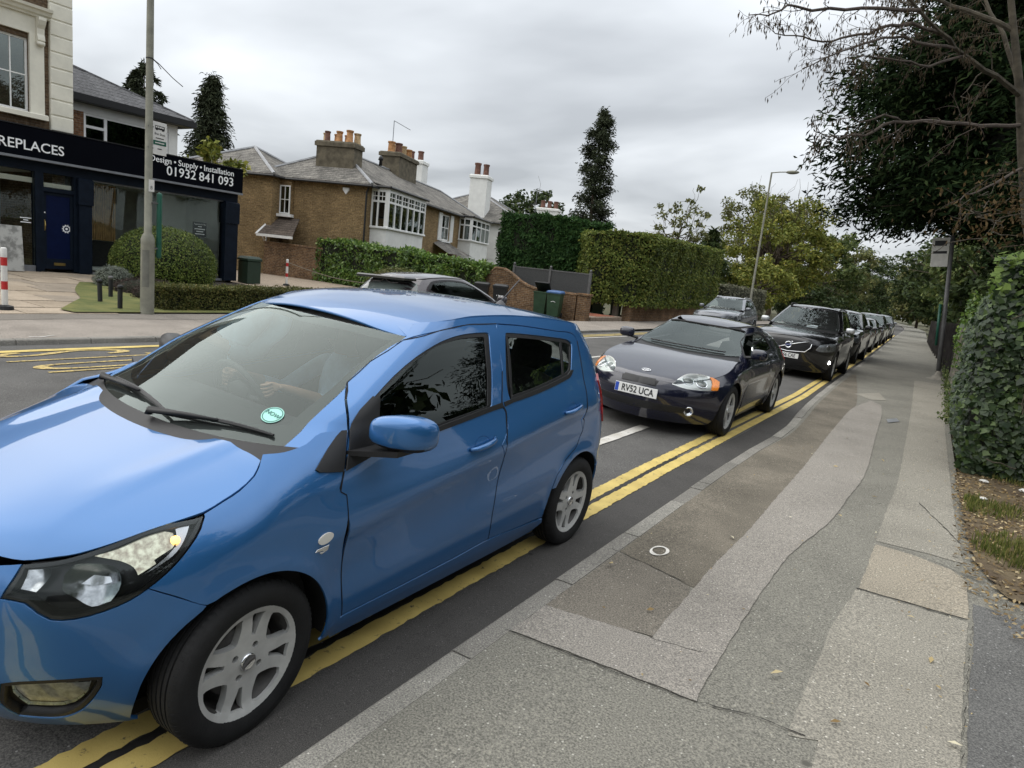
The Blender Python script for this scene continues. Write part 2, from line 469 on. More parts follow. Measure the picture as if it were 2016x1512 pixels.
def tarmac(name, col, chips=.5, stain=.25, fine=210., bump=.35, warm=None, rough=.88):
    if name in MATS: return MATS[name]
    m = bpy.data.materials.new(name); m.use_nodes = True; MATS[name] = m
    nt = m.node_tree; N = nt.nodes; L = nt.links; b = N['Principled BSDF']; b.inputs['Roughness'].default_value = rough; b.inputs['Specular IOR Level'].default_value = .12
    tc = N.new('ShaderNodeTexCoord')
    def noise(sc, det=3, rg=.6):
        n = N.new('ShaderNodeTexNoise'); n.inputs['Scale'].default_value = sc; n.inputs['Detail'].default_value = det; n.inputs['Roughness'].default_value = rg; L.new(tc.outputs['Object'], n.inputs['Vector']); return n
    def ramp(src, stops):
        r = N.new('ShaderNodeValToRGB'); e = r.color_ramp.elements
        e[0].position, e[0].color = stops[0][0], (*stops[0][1], 1); e[1].position, e[1].color = stops[-1][0], (*stops[-1][1], 1)
        for p, c in stops[1:-1]: q = e.new(p); q.color = (*c, 1)
        L.new(src, r.inputs[0]); return r
    def mix(bt, f, a, c):
        x = N.new('ShaderNodeMix'); x.data_type = 'RGBA'; x.blend_type = bt
        if isinstance(f, float): x.inputs['Factor'].default_value = f
        else: L.new(f, x.inputs['Factor'])
        L.new(a, x.inputs['A']) if not isinstance(a, tuple) else x.inputs['A'].__setattr__('default_value', (*a, 1))
        L.new(c, x.inputs['B']) if not isinstance(c, tuple) else x.inputs['B'].__setattr__('default_value', (*c, 1))
        return x.outputs['Result']
    w = warm or col
    base = ramp(noise(1.3, 5, .65).outputs['Fac'], [(.3, tuple(c*(1-stain) for c in col)), (.5, col), (.7, tuple(c*(1+stain*.6) for c in w))])
    sp = ramp(noise(fine, 2, .7).outputs['Fac'], [(.30, (.48, .48, .48)), (.5, (1., 1., 1.)), (.70, (1.65, 1.62, 1.56))])
    c = mix('MULTIPLY', 1., base.outputs[0], sp.outputs[0])
    vo = N.new('ShaderNodeTexVoronoi'); vo.inputs['Scale'].default_value = fine*.42; L.new(tc.outputs['Object'], vo.inputs['Vector'])
    mk = ramp(vo.outputs['Distance'], [(.16, (1, 1, 1)), (.24, (0, 0, 0))])
    sel = N.new('ShaderNodeSeparateColor'); L.new(vo.outputs['Color'], sel.inputs[0])
    th = N.new('ShaderNodeMath'); th.operation = 'GREATER_THAN'; th.inputs[1].default_value = 1-.30*chips; L.new(sel.outputs[0], th.inputs[0])
    mm = N.new('ShaderNodeMath'); mm.operation = 'MULTIPLY'; L.new(mk.outputs[0], mm.inputs[0]); L.new(th.outputs[0], mm.inputs[1])
    c = mix('MIX', mm.outputs[0], c, tuple(min(.62, x*2.1+.06) for x in col))
    # darker worn blotches and gum spots
    v2 = N.new('ShaderNodeTexVoronoi'); v2.inputs['Scale'].default_value = 2.3; L.new(tc.outputs['Object'], v2.inputs['Vector'])
    m2 = ramp(v2.outputs['Distance'], [(.028, (1, 1, 1)), (.05, (0, 0, 0))])
    c = mix('MIX', m2.outputs[0], c, tuple(x*.55 for x in col))
    L.new(c, b.inputs['Base Color'])
    bp = N.new('ShaderNodeBump'); bp.inputs['Strength'].default_value = bump; bp.inputs['Distance'].default_value = .004
    nb = noise(fine*.8, 3, .7); L.new(nb.outputs['Fac'], bp.inputs['Height']); L.new(bp.outputs[0], b.inputs['Normal'])
    return m

M_ROAD = tarmac('road_asphalt', (.108, .105, .101), .35, .22, 130., .6)
M_GUT = tarmac('channel_asphalt', (.072, .069, .066), .18, .18, 260., .3)
M_PAV = tarmac('pavement_tarmac', (.190, .183, .158), .55, .16, 120.)
M_PAVB = tarmac('brown_tarmac', (.168, .152, .128), .45, .24, 130.)
M_PAVM = tarmac('mossy_tarmac', (.152, .136, .110), .4, .30, 120., warm=(.175, .155, .125))
M_PINK = tarmac('pinkish_reinstatement', (.255, .237, .212), .5, .15, 135.)
M_LIGHT = tarmac('pale_reinstatement', (.255, .240, .205), .6, .15, 115.)
M_BEIGE = tarmac('beige_patch', (.285, .255, .205), .5, .18, 115.)
M_DARK = tarmac('dark_tarmac', (.125, .124, .120), .6, .2, 120.)
M_FARPAV = tarmac('far_footway_tarmac', (.27, .24, .21), .25, .2, 120., .3)
M_FARPAV2 = tarmac('far_footway_grey', (.19, .172, .15), .3, .2, 120., .3)
M_KERB = tarmac('kerb_concrete', (.215, .205, .185), .3, .28, 140., .5)
M_KERBS = [M_KERB, tarmac('kerb_concrete_pale', (.25, .24, .215), .3, .28, 140., .5), tarmac('kerb_concrete_dark', (.18, .172, .155), .3, .3, 140., .5)]
M_CRACK = mat('crack_dark', (.022, .020, .018), .95, var=.3)
def paint(name, col, under, thr=(.36, .42), sc=26.):
    """road paint worn through in places"""
    m = bpy.data.materials.new(name); m.use_nodes = True; MATS[name] = m
    nt = m.node_tree; N = nt.nodes; L = nt.links; b = N['Principled BSDF']; b.inputs['Roughness'].default_value = .75
    tc = N.new('ShaderNodeTexCoord')
    n = N.new('ShaderNodeTexNoise'); n.inputs['Scale'].default_value = sc; n.inputs['Detail'].default_value = 8; n.inputs['Roughness'].default_value = .72; L.new(tc.outputs['Object'], n.inputs['Vector'])
    r = N.new('ShaderNodeValToRGB'); e = r.color_ramp.elements; e[0].position = thr[0]; e[0].color = (*under, 1); e[1].position = thr[1]; e[1].color = (*col, 1)
    L.new(n.outputs['Fac'], r.inputs[0])
    n2 = N.new('ShaderNodeTexNoise'); n2.inputs['Scale'].default_value = 5; n2.inputs['Detail'].default_value = 6; L.new(tc.outputs['Object'], n2.inputs['Vector'])
    r2 = N.new('ShaderNodeValToRGB'); e = r2.color_ramp.elements; e[0].position = .3; e[0].color = (.72, .70, .66, 1); e[1].position = .65; e[1].color = (1, 1, 1, 1); L.new(n2.outputs['Fac'], r2.inputs[0])
    x = N.new('ShaderNodeMix'); x.data_type = 'RGBA'; x.blend_type = 'MULTIPLY'; x.inputs['Factor'].default_value = 1; L.new(r.outputs[0], x.inputs['A']); L.new(r2.outputs[0], x.inputs['B'])
    L.new(x.outputs['Result'], b.inputs['Base Color'])
    bp = N.new('ShaderNodeBump'); bp.inputs['Strength'].default_value = .3; bp.inputs['Distance'].default_value = .003
    n3 = N.new('ShaderNodeTexNoise'); n3.inputs['Scale'].default_value = 150; L.new(tc.outputs['Object'], n3.inputs['Vector']); L.new(n3.outputs['Fac'], bp.inputs['Height']); L.new(bp.outputs[0], b.inputs['Normal'])
    return m
M_YEL = paint('yellow_road_paint', (.64, .49, .155), (.09, .08, .06), (.33, .41))
M_WHT = paint('white_road_paint', (.60, .58, .54), (.10, .10, .095), (.34, .42))
M_YEL2 = paint('worn_yellow_paint', (.56, .42, .15), (.10, .09, .075), (.40, .50))

def strip(name, fa, fb, ys, zf, n, m, parent=None):
    v = []; f = []
    for y in ys:
        a, b = fa(y), fb(y)
        for k in range(n+1):
            x = a+(b-a)*k/n; v.append((x, y, zf(x, y)))
    for i in range(len(ys)-1):
        for k in range(n): f.append((i*(n+1)+k, (i+1)*(n+1)+k, (i+1)*(n+1)+k+1, i*(n+1)+k+1))
    mb = MB(); mb.add(v, f)
    o = mb.build(name, m, parent, smooth=True)
    bm = bmesh.new(); bm.from_mesh(o.data)
    bmesh.ops.recalc_face_normals(bm, faces=bm.faces)
    bm.faces.ensure_lookup_table()
    if bm.faces[0].normal.z < 0: bmesh.ops.reverse_faces(bm, faces=bm.faces)
    bm.to_mesh(o.data); bm.free()
    return o
YS = list(np.concatenate([np.arange(-30, 30, 1.), np.arange(30, 232, 4.)]))
# land
gy = [-1500, -300, -60, -30]+list(np.arange(-20, 40, 10.))+list(np.arange(40, 240, 20.))+[300, 500, 900, 1500]
gx = [-1500, -300, -120, -60, -40, -24, -20, -16, -10, 0, 3, 12, 60, 300, 1500]
mb = MB(); mb.add([(x, y, zg(y)-.05+(0 if -40 < x < 3 else 0)) for y in gy for x in gx], [(i*len(gx)+k, i*len(gx)+k+1, (i+1)*len(gx)+k+1, (i+1)*len(gx)+k) for i in range(len(gy)-1) for k in range(len(gx)-1)])
GROUND = structure(mb.build('ground', mat('rough_grass_ground', (.045, .055, .022), .95, var=0, col2=(.09, .075, .04), scale=.6, bump=.6, bscale=9)))
ROAD = structure(strip('road', kn, kf, YS, zroad, 14, M_ROAD))
structure(ROAD)
# channel strip along the near kerb
strip('gutter_channel', kn, lambda y: kn(y)-.37 if y < 11 else kn(y)-.25, [y for y in YS if -30 <= y < 60], lambda x, y: zroad(x, y)+.004, 2, M_GUT, ROAD)

def ragged(y0, y1, step, x0f, x1f, zoff, jit=.006):
    ys = np.arange(y0, y1+1e-6, step); v = []; f = []
    for y in ys:
        a = x0f(y)+R.uniform(-jit, jit); b = x1f(y)+R.uniform(-jit, jit)
        v += [(a, y, zroad(a, y)+zoff), (b, y, zroad(b, y)+zoff)]
    for i in range(len(ys)-1): f.append((2*i, 2*i+1, 2*i+3, 2*i+2))
    return v, f
def yl(y): return min(-1.88, kn(y)-.16-.0*y) if y > 9 else -1.88
for (a, b) in ((0, -.108), (-.152, -.255)):
    mb = MB(); mb.add(*ragged(-6, 8, .035, lambda y: yl(y)+b, lambda y: yl(y)+a, .008)); mb.add(*ragged(8, 70, .5, lambda y: yl(y)+b, lambda y: yl(y)+a, .008, .002))
    mb.build('yellow_line', M_YEL, ROAD)
mb = MB(); mb.add(*ragged(-6, 6.5, .05, lambda y: -2.038-.012*math.sin(y*3), lambda y: -1.982+.010*math.sin(y*2.3), .006, .010)); mb.build('tar_seam', mat('bitumen_seam', (.018, .017, .016), .6, var=.3, scale=30), ROAD)
# advisory cycle lane dashes, centre dashes, far lane marks
def dash(y0, y1, xa, xb, m, name='white_dash'):
    mb = MB(); mb.add(*ragged(y0, y1, .1, lambda y: xa, lambda y: xb, .008, .004)); mb.build(name, m, ROAD)
for k in range(-1, 8):
    y0 = 3.5+6*k if k < 1 else 3.9+6*k
    dash(y0, y0+4., -2.70+kn(y0)+1.51, -2.82+kn(y0)+1.51, M_WHT)
for k in range(-2, 9): dash(12.0+6*k, 14.+6*k, -6.06+kn(12+6*k)+1.6, -6.16+kn(12+6*k)+1.6, M_WHT)
for k in range(0, 6): dash(16.6+6*k, 20.9+6*k, -8.62-.05*k, -8.72-.05*k, M_WHT)
for off in (.55, .80):
    mb = MB(); mb.add(*ragged(13, 70, .5, lambda y: kf(y)+off, lambda y: kf(y)+off+.1, .008, .003)); mb.build('yellow_line', M_YEL, ROAD)
# bus stop box on the far side: kerb line and the word STOP stretched along the lane
mb = MB(); mb.add(*ragged(-8, 12.5, .15, lambda y: -9.62 if y > 4 else -9.62, lambda y: -9.80, .008, .006)); mb.build('yellow_line', M_YEL, ROAD)
def letter(name, paths, wd=.115):
    mb = MB()
    for p in paths:
        q = densify(p+p[::-1][1:-1], .12, 181) if False else np.array(p)
        pts = []
        for i in range(len(p)-1):
            a, b = np.array(p[i]), np.array(p[i+1]); n = max(1, int(np.linalg.norm(b-a)/.08))
            for j in range(n): pts.append(a+(b-a)*j/n)
        pts.append(np.array(p[-1])); pts = np.array(pts)
        for _ in range(6):
            s = pts.copy(); s[1:-1] = (pts[:-2]+2*pts[1:-1]+pts[2:])/4; pts = s
        t = np.gradient(pts, axis=0); t /= np.linalg.norm(t, axis=1, keepdims=True)+1e-9
        nn = np.stack([-t[:, 1], t[:, 0]], 1)
        # strokes along the lane are thin, across it thick
        w = wd*(.55+.9*np.abs(t[:, 0]))*np.array([R.uniform(.88, 1.1) for _ in pts])
        v = []; f = []
        for i, c in enumerate(pts):
            for sg in (1, -1):
                x, y = c+nn[i]*sg*w[i]/2; v.append((x, y, zroad(x, y)+.008))
        for i in range(len(pts)-1): f.append((2*i, 2*i+1, 2*i+3, 2*i+2))
        mb.add(v, f)
    mb.build('painted_letter', M_YEL2, ROAD, recalc=True).name
letter('S', [[(-9.55, 3.62), (-9.52, 3.42), (-9.40, 3.22), (-9.28, 3.30), (-9.25, 3.66), (-9.45, 4.0), (-9.57, 4.22), (-9.55, 4.58), (-9.40, 4.90), (-9.26, 4.84), (-9.20, 4.70), (-9.21, 4.52)]])
letter('T', [[(-8.90, 3.25), (-8.90, 5.0)], [(-9.08, 5.0), (-8.72, 5.0)]])
letter('O', [[(-8.56, 4.3), (-8.55, 3.6), (-8.50, 3.36), (-8.38, 3.28), (-8.27, 3.38), (-8.22, 3.7), (-8.22, 4.6), (-8.30, 5.0), (-8.40, 5.05), (-8.52, 4.95), (-8.56, 4.3)]])
letter('P', [[(-8.06, 3.33), (-8.06, 5.0), (-7.92, 5.04), (-7.80, 4.85), (-7.80, 4.4), (-7.92, 4.2), (-8.06, 4.22)]])

# ---- near pavement and its patches
ZP = lambda x, y: zg(y)+.1+.012*max(0, x+1.4)
def backx(y): return float(np.interp(y, [-30, 3, 4.3, 5.1, 5.9, 7.2, 8.3, 12, 20, 38, 60, 110, 160, 230], [2.6, 2.6, 1.6, .55, .44, .42, .40, .36, .34, .0, -.75, -1.9, -5, -13]))
PAVE = structure(strip('pavement', lambda y: kn(y)+.108, backx, YS, ZP, 8, M_PAV))
def patch(name, poly, lift, m, parent=PAVE, zf=ZP, h=.22, jag=.004, sharp=9):
    P = densify(poly, .06, sharp)
    P = P+np.array([[R.uniform(-jag, jag), R.uniform(-jag, jag)] for _ in P])
    v2, F = cdt(P, [], h)
    mb = MB(); Fo = []
    for f in F:
        a, b, c = v2[list(f)]; Fo.append(f if (b[0]-a[0])*(c[1]-a[1])-(b[1]-a[1])*(c[0]-a[0]) > 0 else f[::-1])
    mb.add([(x, y, zf(x, y)+lift) for x, y in v2], Fo)
    return mb.build(name, m, parent)
patch('mossy_area', [(-1.395, 3.66), (-1.0, 3.55), (-.86, 3.5), (-.86, 4.65), (-.87, 5.9), (-.93, 8.6), (-.97, 12.2), (-1.2, 15), (-1.62, 19), (-1.70, 19.), (-1.64, 16), (-1.50, 12), (-1.38, 10), (-1.33, 8.7), (-1.395, 7)], .003, M_PAVM)
patch('brown_patch', [(-1.395, 2.76), (-1.395, 3.2), (-1.395, 3.64), (-1.20, 3.60), (-.90, 3.5), (-.86, 3.3), (-.86, 2.86), (-1.1, 2.80)], .0045, M_PAVB)
patch('trench_strip', [(-1.395, 2.44), (-1.0, 2.475), (-.55, 2.505), (-.56, 2.74), (-.57, 3.48), (-.56, 4.29), (-.53, 4.66), (-.48, 5.01), (-.43, 5.55), (-.40, 6.35), (-.375, 7.), (-.39, 7.85), (-.47, 9.8), (-.55, 11.9), (-.65, 13.26), (-.85, 13.76), (-1.0, 12.2), (-.98, 10.26), (-.955, 9.05), (-.90, 7.14), (-.88, 5.52), (-.87, 4.64), (-.885, 3.86), (-.875, 3.28), (-.87, 2.84), (-1.395, 2.755)], .006, M_PINK)
patch('pale_area', [(-.21, 2.54), (-.105, 2.585), (-.09, 2.2), (.02, 1.0), (.30, 1.2), (.345, 2.82), (.37, 3.54), (.40, 4.2), (.13, 4.20), (-.14, 4.20), (-.19, 3.68), (-.20, 3.23)], .003, M_LIGHT)
patch('beige_patch', [(-.13, 4.22), (-.115, 5.12), (.10, 5.10), (.33, 5.0), (.41, 4.86), (.405, 4.24), (.13, 4.225)], .005, M_BEIGE)
patch('pale_strip', [(-.12, 5.2), (-.11, 6.1), (-.09, 7.2), (-.12, 9.2), (-.21, 14), (-.36, 20), (.28, 20), (.30, 12), (.34, 8), (.37, 6), (.40, 5.2), (.2, 5.22)], .0035, M_LIGHT)
patch('dark_area', [(.43, 4.5), (.42, 4.0), (.385, 3.4), (.36, 2.6), (.32, 1.), (1.8, 1.), (2.2, 3.2), (1.5, 4.2), (.8, 4.45)], .0045, M_DARK)
patch('pale_patch', [(-1.2, 14.5), (-.84, 15.4), (-.63, 14.2), (-.86, 13.9)], .006, M_LIGHT)
patch('access_cover', [(-.46, 11.55), (-.34, 11.88), (-.29, 11.57), (-.42, 11.2)], .010, mat('cover_steel', (.26, .27, .28), .5, .4, var=.2))
def crack(pts, w, name='crack', zf=ZP, lift=.0075, parent=PAVE):
    P = []
    for (a, b) in zip(pts[:-1], pts[1:]):
        n = max(2, int(math.hypot(b[0]-a[0], b[1]-a[1])/.04))
        for j in range(n): P.append((a[0]+(b[0]-a[0])*j/n+R.uniform(-.006, .006), a[1]+(b[1]-a[1])*j/n+R.uniform(-.006, .006)))
    v = []; f = []
    for i, (x, y) in enumerate(P):
        w_ = w*R.uniform(.25, 1.); v += [(x, y-w_/2, zf(x, y)+lift), (x, y+w_/2, zf(x, y)+lift)]
    for i in range(len(P)-1): f.append((2*i, 2*i+2, 2*i+3, 2*i+1))
    mb = MB(); mb.add(v, f); return mb.build(name, M_CRACK, parent)
crack([(-.55, 2.50), (-.34, 2.565), (-.11, 2.575)], .008)
crack([(-.14, 4.205), (.13, 4.205), (.42, 4.225)], .014)
crack([(-1.42, 2.43), (-1.0, 2.46), (-.56, 2.49)], .007)
crack([(-.88, 2.83), (-.72, 2.86), (-.57, 2.90)], .005)
crack([(-1.45, 3.65), (-1.18, 3.60), (-.9, 3.52)], .006)
crack([(-.09, 5.15), (.14, 5.13), (.36, 5.0), (.5, 4.9)], .006)
crack([(.42, 4.2), (.38, 3.5), (.35, 2.8), (.33, 2.2)], .02)
crack([(.10, 6.6), (.25, 6.1), (.40, 5.6)], .03)

# kerb: one stone at a time
KERB = structure(empty('kerb', (0, 0, 0)))
ym = 2.144-.915*6; ks = []
while ym < 62:
    L_ = .915
    if abs(ym-4.89) < .02: L_ = .45
    if abs(ym-5.34) < .02: L_ = .22
    ks.append((ym, L_)); ym += L_
for i, (y0, L_) in enumerate(ks):
    y1 = y0+L_-.010; b = .016
    dx = R.uniform(-.004, .004); dz = R.uniform(-.003, .004); wI = .112
    v = []
    for y in (y0, y1):
        k = kn(y)+dx; z = zg(y)
        v += [(k-.012, y, z-.06), (k-.004, y, z+.1+dz-b), (k+.004, y, z+.1+dz-b*.35), (k+b, y, z+.1+dz+.002), (k+wI, y, z+.104+dz), (k+wI, y, z-.06)]
    # slight break-up of the arris along the stone
    mb = MB(); n = 6; mb.add(v, [(j, j+1, n+j+1, n+j) for j in range(n-1)]+[(5, 4, 3, 2, 1, 0), (6, 7, 8, 9, 10, 11)])
    mb.build('kerb_stone', R.choice(M_KERBS), KERB, recalc=True)
strip('kerb_far_run', lambda y: kn(y), lambda y: kn(y)+.12, list(np.arange(62, 232, 4.)), lambda x, y: zg(y)+.106, 1, M_KERB, KERB)
strip('kerb_far_run', lambda y: kn(y)-.001, lambda y: kn(y)+.0, list(np.arange(62, 232, 4.)), lambda x, y: zg(y)+(.106 if x > kn(y)-.0005 else -.03), 1, M_KERB, KERB)
# joints show dark mortar under the stones
strip('kerb_bed', lambda y: kn(y)+.006, lambda y: kn(y)+.115, [y for y in YS if -6 < y < 62], lambda x, y: zg(y)+.085, 1, M_CRACK, KERB)

# ---- far footway
def fz(x, y): return zg(y)+.075+.010*max(0, kf(y)-x)
def fback(y): return float(np.interp(y, [-30, 2, 7, 13, 17, 20, 23, 26, 30, 40, 63, 110, 160, 230], [-13.1, -13.1, -13.2, -13.5, -13.8, -14.4, -12.2, -12.1, -12.2, -12.4, -12.9, -14.4, -17.6, -25.6]))
FARPAV = structure(strip('far_footway', fback, lambda y: kf(y)-.12, YS, fz, 4, M_FARPAV))
strip('tarmac_band', lambda y: fback(y)+.28, lambda y: fback(y)+1.05+.12*math.sin(y*.9), [y for y in YS if -20 < y < 15], lambda x, y: fz(x, y)+.004, 2, M_FARPAV2, FARPAV)
FK = structure(empty('far_kerb', (0, 0, 0)))
for i in range(34):
    y0 = -8+.915*i; y1 = y0+.905; v = []
    for y in (y0, y1):
        k = kf(y); z = zg(y); v += [(k+.01, y, z-.05), (k, y, z+.06), (k-.012, y, z+.074), (k-.125, y, z+.077), (k-.125, y, z-.05)]
    mb = MB(); mb.add(v, [(j, j+1, 5+j+1, 5+j) for j in range(4)]+[(4, 3, 2, 1, 0), (5, 6, 7, 8, 9)]); mb.build('kerb_stone', M_KERB, FK, recalc=True)
strip('kerb_far_run', lambda y: kf(y)-.12, kf, list(np.arange(23, 232, 3.)), lambda x, y: zg(y)+.075, 1, M_KERB, FK)
# white surveyor's squiggle on the far footway
mb = MB(); pts = [(-10.55+.05*math.sin(t*4.8), 4.12+.35*t) for t in np.linspace(0, 1, 16)]; v = []
for x, y in pts: v += [(x-.02, y, fz(x, y)+.006), (x+.02, y, fz(x, y)+.006)]
mb.add(v, [(2*i, 2*i+1, 2*i+3, 2*i+2) for i in range(15)]); mb.build('chalk_squiggle', M_WHT, FARPAV)

# ---- forecourt of the shop: concrete flags laid one by one
def cz(x, y): return zg(y)+.115+.010*max(0, -12.8-x)
FORE = structure(strip('forecourt', lambda y: -22.4, lambda y: -12.82, [0, 3, 6, 9, 12, 14, 16, 18], lambda x, y: cz(x, y)-.02, 6, mat('joint_dirt', (.035, .028, .02), .95, var=.3, scale=3)))
M_FLAG = [tarmac('flag_%s' % n, c, .15, .22, 90., .25) for n, c in (('buff', (.33, .27, .205)), ('pale_buff', (.37, .305, .235)), ('grey_buff', (.29, .245, .195)))]
xx = -12.84; row = 0
while xx > -22.0:
    d = 1.02 if row % 3 else .80
    yy = .2-.3*(row % 2); x1 = max(-22.05, xx-d)
    while yy < 10.0:
        L_ = R.choice([.9, 1.2, 1.2, 1.5]); y1 = yy+L_
        lim = 5.5+.28*(-12.8-xx) if xx > -15.5 else 9.6
        if xx <= -15.5: lim = 9.7
        if yy > (5.9 if xx > -13.9 else (6.6 if xx > -15 else 7.7 if xx > -17 else 10.3)): break
        g = .012 if R.random() > .3 else .022
        z0 = R.uniform(-.006, .006); v = []
        for (px, py) in ((xx-g, yy+g), (xx-g, y1-g), (x1+g, y1-g), (x1+g, yy+g)): v.append((px, py, cz(px, py)+z0+R.uniform(-.003, .003)))
        mb = MB(); mb.add([(a, b, c-.03) for a, b, c in v]+v, [(4, 7, 6, 5), (0, 1, 5, 4), (1, 2, 6, 5), (2, 3, 7, 6), (3, 0, 4, 7)])
        mb.build('paving_flag', R.choice(M_FLAG), FORE, recalc=True); yy = y1
    xx = x1; row += 1
    if row > 30: break
# drive beside the shop and lawn corner
strip('drive', lambda y: -30, lambda y: -13.6 if y < 21 else -16.2, [15.2, 17, 19, 21, 23], lambda x, y: cz(x, y)-.002, 5, tarmac('drive_gravel', (.30, .245, .19), .5, .2, 60.), FORE)
M_LAWN = mat('mown_grass', (.085, .105, .028), .95, var=0, col2=(.17, .165, .05), scale=2.2, bump=.8, bscale=120)
LAWN = structure(patch('lawn', [(-12.9, 5.75), (-13.3, 5.7), (-14.1, 6.2), (-15.2, 6.9), (-17, 7.6), (-19, 8.6), (-19.5, 14.5), (-14.2, 14.8), (-13.3, 11), (-13.0, 8)], .02, M_LAWN, None, cz, .5))
# ---------------------------------------------------------------- buildings
def brick_mat(name, c1, c2, mortar, bw=.225, bh=.075, mo=.010, stain=.35, zs=1., bump=.5, offs=.5):
    if name in MATS: return MATS[name]
    m = bpy.data.materials.new(name); m.use_nodes = True; MATS[name] = m
    nt = m.node_tree; N = nt.nodes; L = nt.links; b = N['Principled BSDF']; b.inputs['Roughness'].default_value = .9; b.inputs['Specular IOR Level'].default_value = .12
    tc = N.new('ShaderNodeTexCoord'); sp = N.new('ShaderNodeSeparateXYZ'); L.new(tc.outputs['Object'], sp.inputs[0])
    ad = N.new('ShaderNodeMath'); ad.operation = 'ADD'; L.new(sp.outputs['X'], ad.inputs[0]); L.new(sp.outputs['Y'], ad.inputs[1])
    cb = N.new('ShaderNodeCombineXYZ'); L.new(ad.outputs[0], cb.inputs[0])
    zm = N.new('ShaderNodeMath'); zm.operation = 'MULTIPLY'; zm.inputs[1].default_value = zs; L.new(sp.outputs['Z'], zm.inputs[0]); L.new(zm.outputs[0], cb.inputs[1])
    br = N.new('ShaderNodeTexBrick'); L.new(cb.outputs[0], br.inputs['Vector'])
    br.inputs['Scale'].default_value = 1; br.inputs['Brick Width'].default_value = bw; br.inputs['Row Height'].default_value = bh; br.inputs['Mortar Size'].default_value = mo; br.offset = offs
    br.inputs['Color1'].default_value = (*c1, 1); br.inputs['Color2'].default_value = (*c2, 1); br.inputs['Mortar'].default_value = (*mortar, 1); br.inputs['Bias'].default_value = 0
    n = N.new('ShaderNodeTexNoise'); n.inputs['Scale'].default_value = 1.1; n.inputs['Detail'].default_value = 7; n.inputs['Roughness'].default_value = .65; L.new(tc.outputs['Object'], n.inputs['Vector'])
    r = N.new('ShaderNodeValToRGB'); e = r.color_ramp.elements; e[0].position = .3; e[0].color = (1-stain, 1-stain, 1-stain, 1); e[1].position = .7; e[1].color = (1+stain*.5, 1+stain*.45, 1+stain*.4, 1); L.new(n.outputs['Fac'], r.inputs[0])
    x = N.new('ShaderNodeMix'); x.data_type = 'RGBA'; x.blend_type = 'MULTIPLY'; x.inputs['Factor'].default_value = 1; L.new(br.outputs['Color'], x.inputs['A']); L.new(r.outputs[0], x.inputs['B'])
    n2 = N.new('ShaderNodeTexNoise'); n2.inputs['Scale'].default_value = 14; n2.inputs['Detail'].default_value = 3; L.new(tc.outputs['Object'], n2.inputs['Vector'])
    r2 = N.new('ShaderNodeValToRGB'); e = r2.color_ramp.elements; e[0].position = .3; e[0].color = (.62, .6, .58, 1); e[1].position = .68; e[1].color = (1.3, 1.28, 1.22, 1); L.new(n2.outputs['Fac'], r2.inputs[0])
    y = N.new('ShaderNodeMix'); y.data_type = 'RGBA'; y.blend_type = 'MULTIPLY'; y.inputs['Factor'].default_value = 1; L.new(x.outputs['Result'], y.inputs['A']); L.new(r2.outputs[0], y.inputs['B'])
    L.new(y.outputs['Result'], b.inputs['Base Color'])
    bp = N.new('ShaderNodeBump'); bp.inputs['Strength'].default_value = bump; bp.inputs['Distance'].default_value = .006; bp.invert = True
    L.new(br.outputs['Fac'], bp.inputs['Height']); L.new(bp.outputs[0], b.inputs['Normal'])
    return m
M_STOCK = brick_mat('yellow_stock_brick', (.315, .222, .112), (.195, .132, .066), (.245, .195, .130), stain=.30)
M_STOCKOLD = brick_mat('weathered_garden_brick', (.235, .138, .075), (.140, .082, .052), (.24, .20, .15), stain=.5)
M_BROWNBR = brick_mat('brown_brick', (.150, .105, .068), (.105, .072, .048), (.16, .13, .10))
M_SLATE = brick_mat('roof_slate', (.26, .252, .238), (.155, .152, .147), (.09, .087, .083), .30, .115, .010, .45, bump=.9)
M_SLATE2 = brick_mat('new_roof_slate', (.135, .138, .150), (.115, .118, .128), (.05, .052, .056), .5, .16, .010, .15, bump=.8)
M_SLATEB = brick_mat('brown_roof_slate', (.135, .112, .098), (.095, .080, .072), (.05, .045, .04), .30, .115, .010, .4, bump=.9)
M_LEAD = mat('lead_flashing', (.27, .275, .285), .55, .2, var=.15, scale=4)
M_CREAM = mat('cream_render', (.70, .675, .58), .8, var=.07, scale=2.5, bump=.12, bscale=40)
M_WHITER = mat('white_render', (.74, .74, .71), .8, var=.06, scale=2, bump=.1, bscale=40)
M_WPAINT = mat('white_joinery', (.80, .80, .78), .4, var=.04, scale=6)
M_NAVY = mat('navy_shopfront_paint', (.006, .010, .018), .5, var=.2, scale=5, spec=.12)
M_NAVYD = mat('blue_door_paint', (.003, .007, .034), .4, var=.12, scale=5, spec=.15)
M_SIGN = mat('sign_panel_navy', (.0022, .0028, .0052), .6, var=.1, scale=2, spec=.04)
M_SIGNW = mat('sign_letter_white', (.82, .83, .84), .4, var=0)
M_GREYTRIM = mat('grey_metal_trim', (.20, .21, .23), .45, .3, var=.08)
M_BRASS = mat('brass', (.45, .33, .12), .3, .9, var=.15)
M_PANE = glass_mat('house_window_glass', (.42, .45, .45), 2.3)
M_SHOPGL = glass_mat('shop_window_glass', (.97, .99, .98), 1.35)
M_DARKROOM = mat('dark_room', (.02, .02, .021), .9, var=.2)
M_CURT = mat('net_curtain', (.50, .49, .46), .9, var=.2, scale=9)
M_POT = mat('terracotta_pot', (.40, .205, .088), .85, var=.3, scale=6)
M_POTB = mat('buff_pot', (.42, .30, .165), .85, var=.3, scale=6)
M_POTR = mat('dark_red_pot', (.15, .075, .055), .85, var=.3, scale=6)
M_GUTTER = mat('black_gutter', (.012, .012, .013), .4, var=.1)
M_STONE = mat('chimney_stone', (.115, .098, .068), .92, var=.35, scale=3, bump=.5, bscale=20)

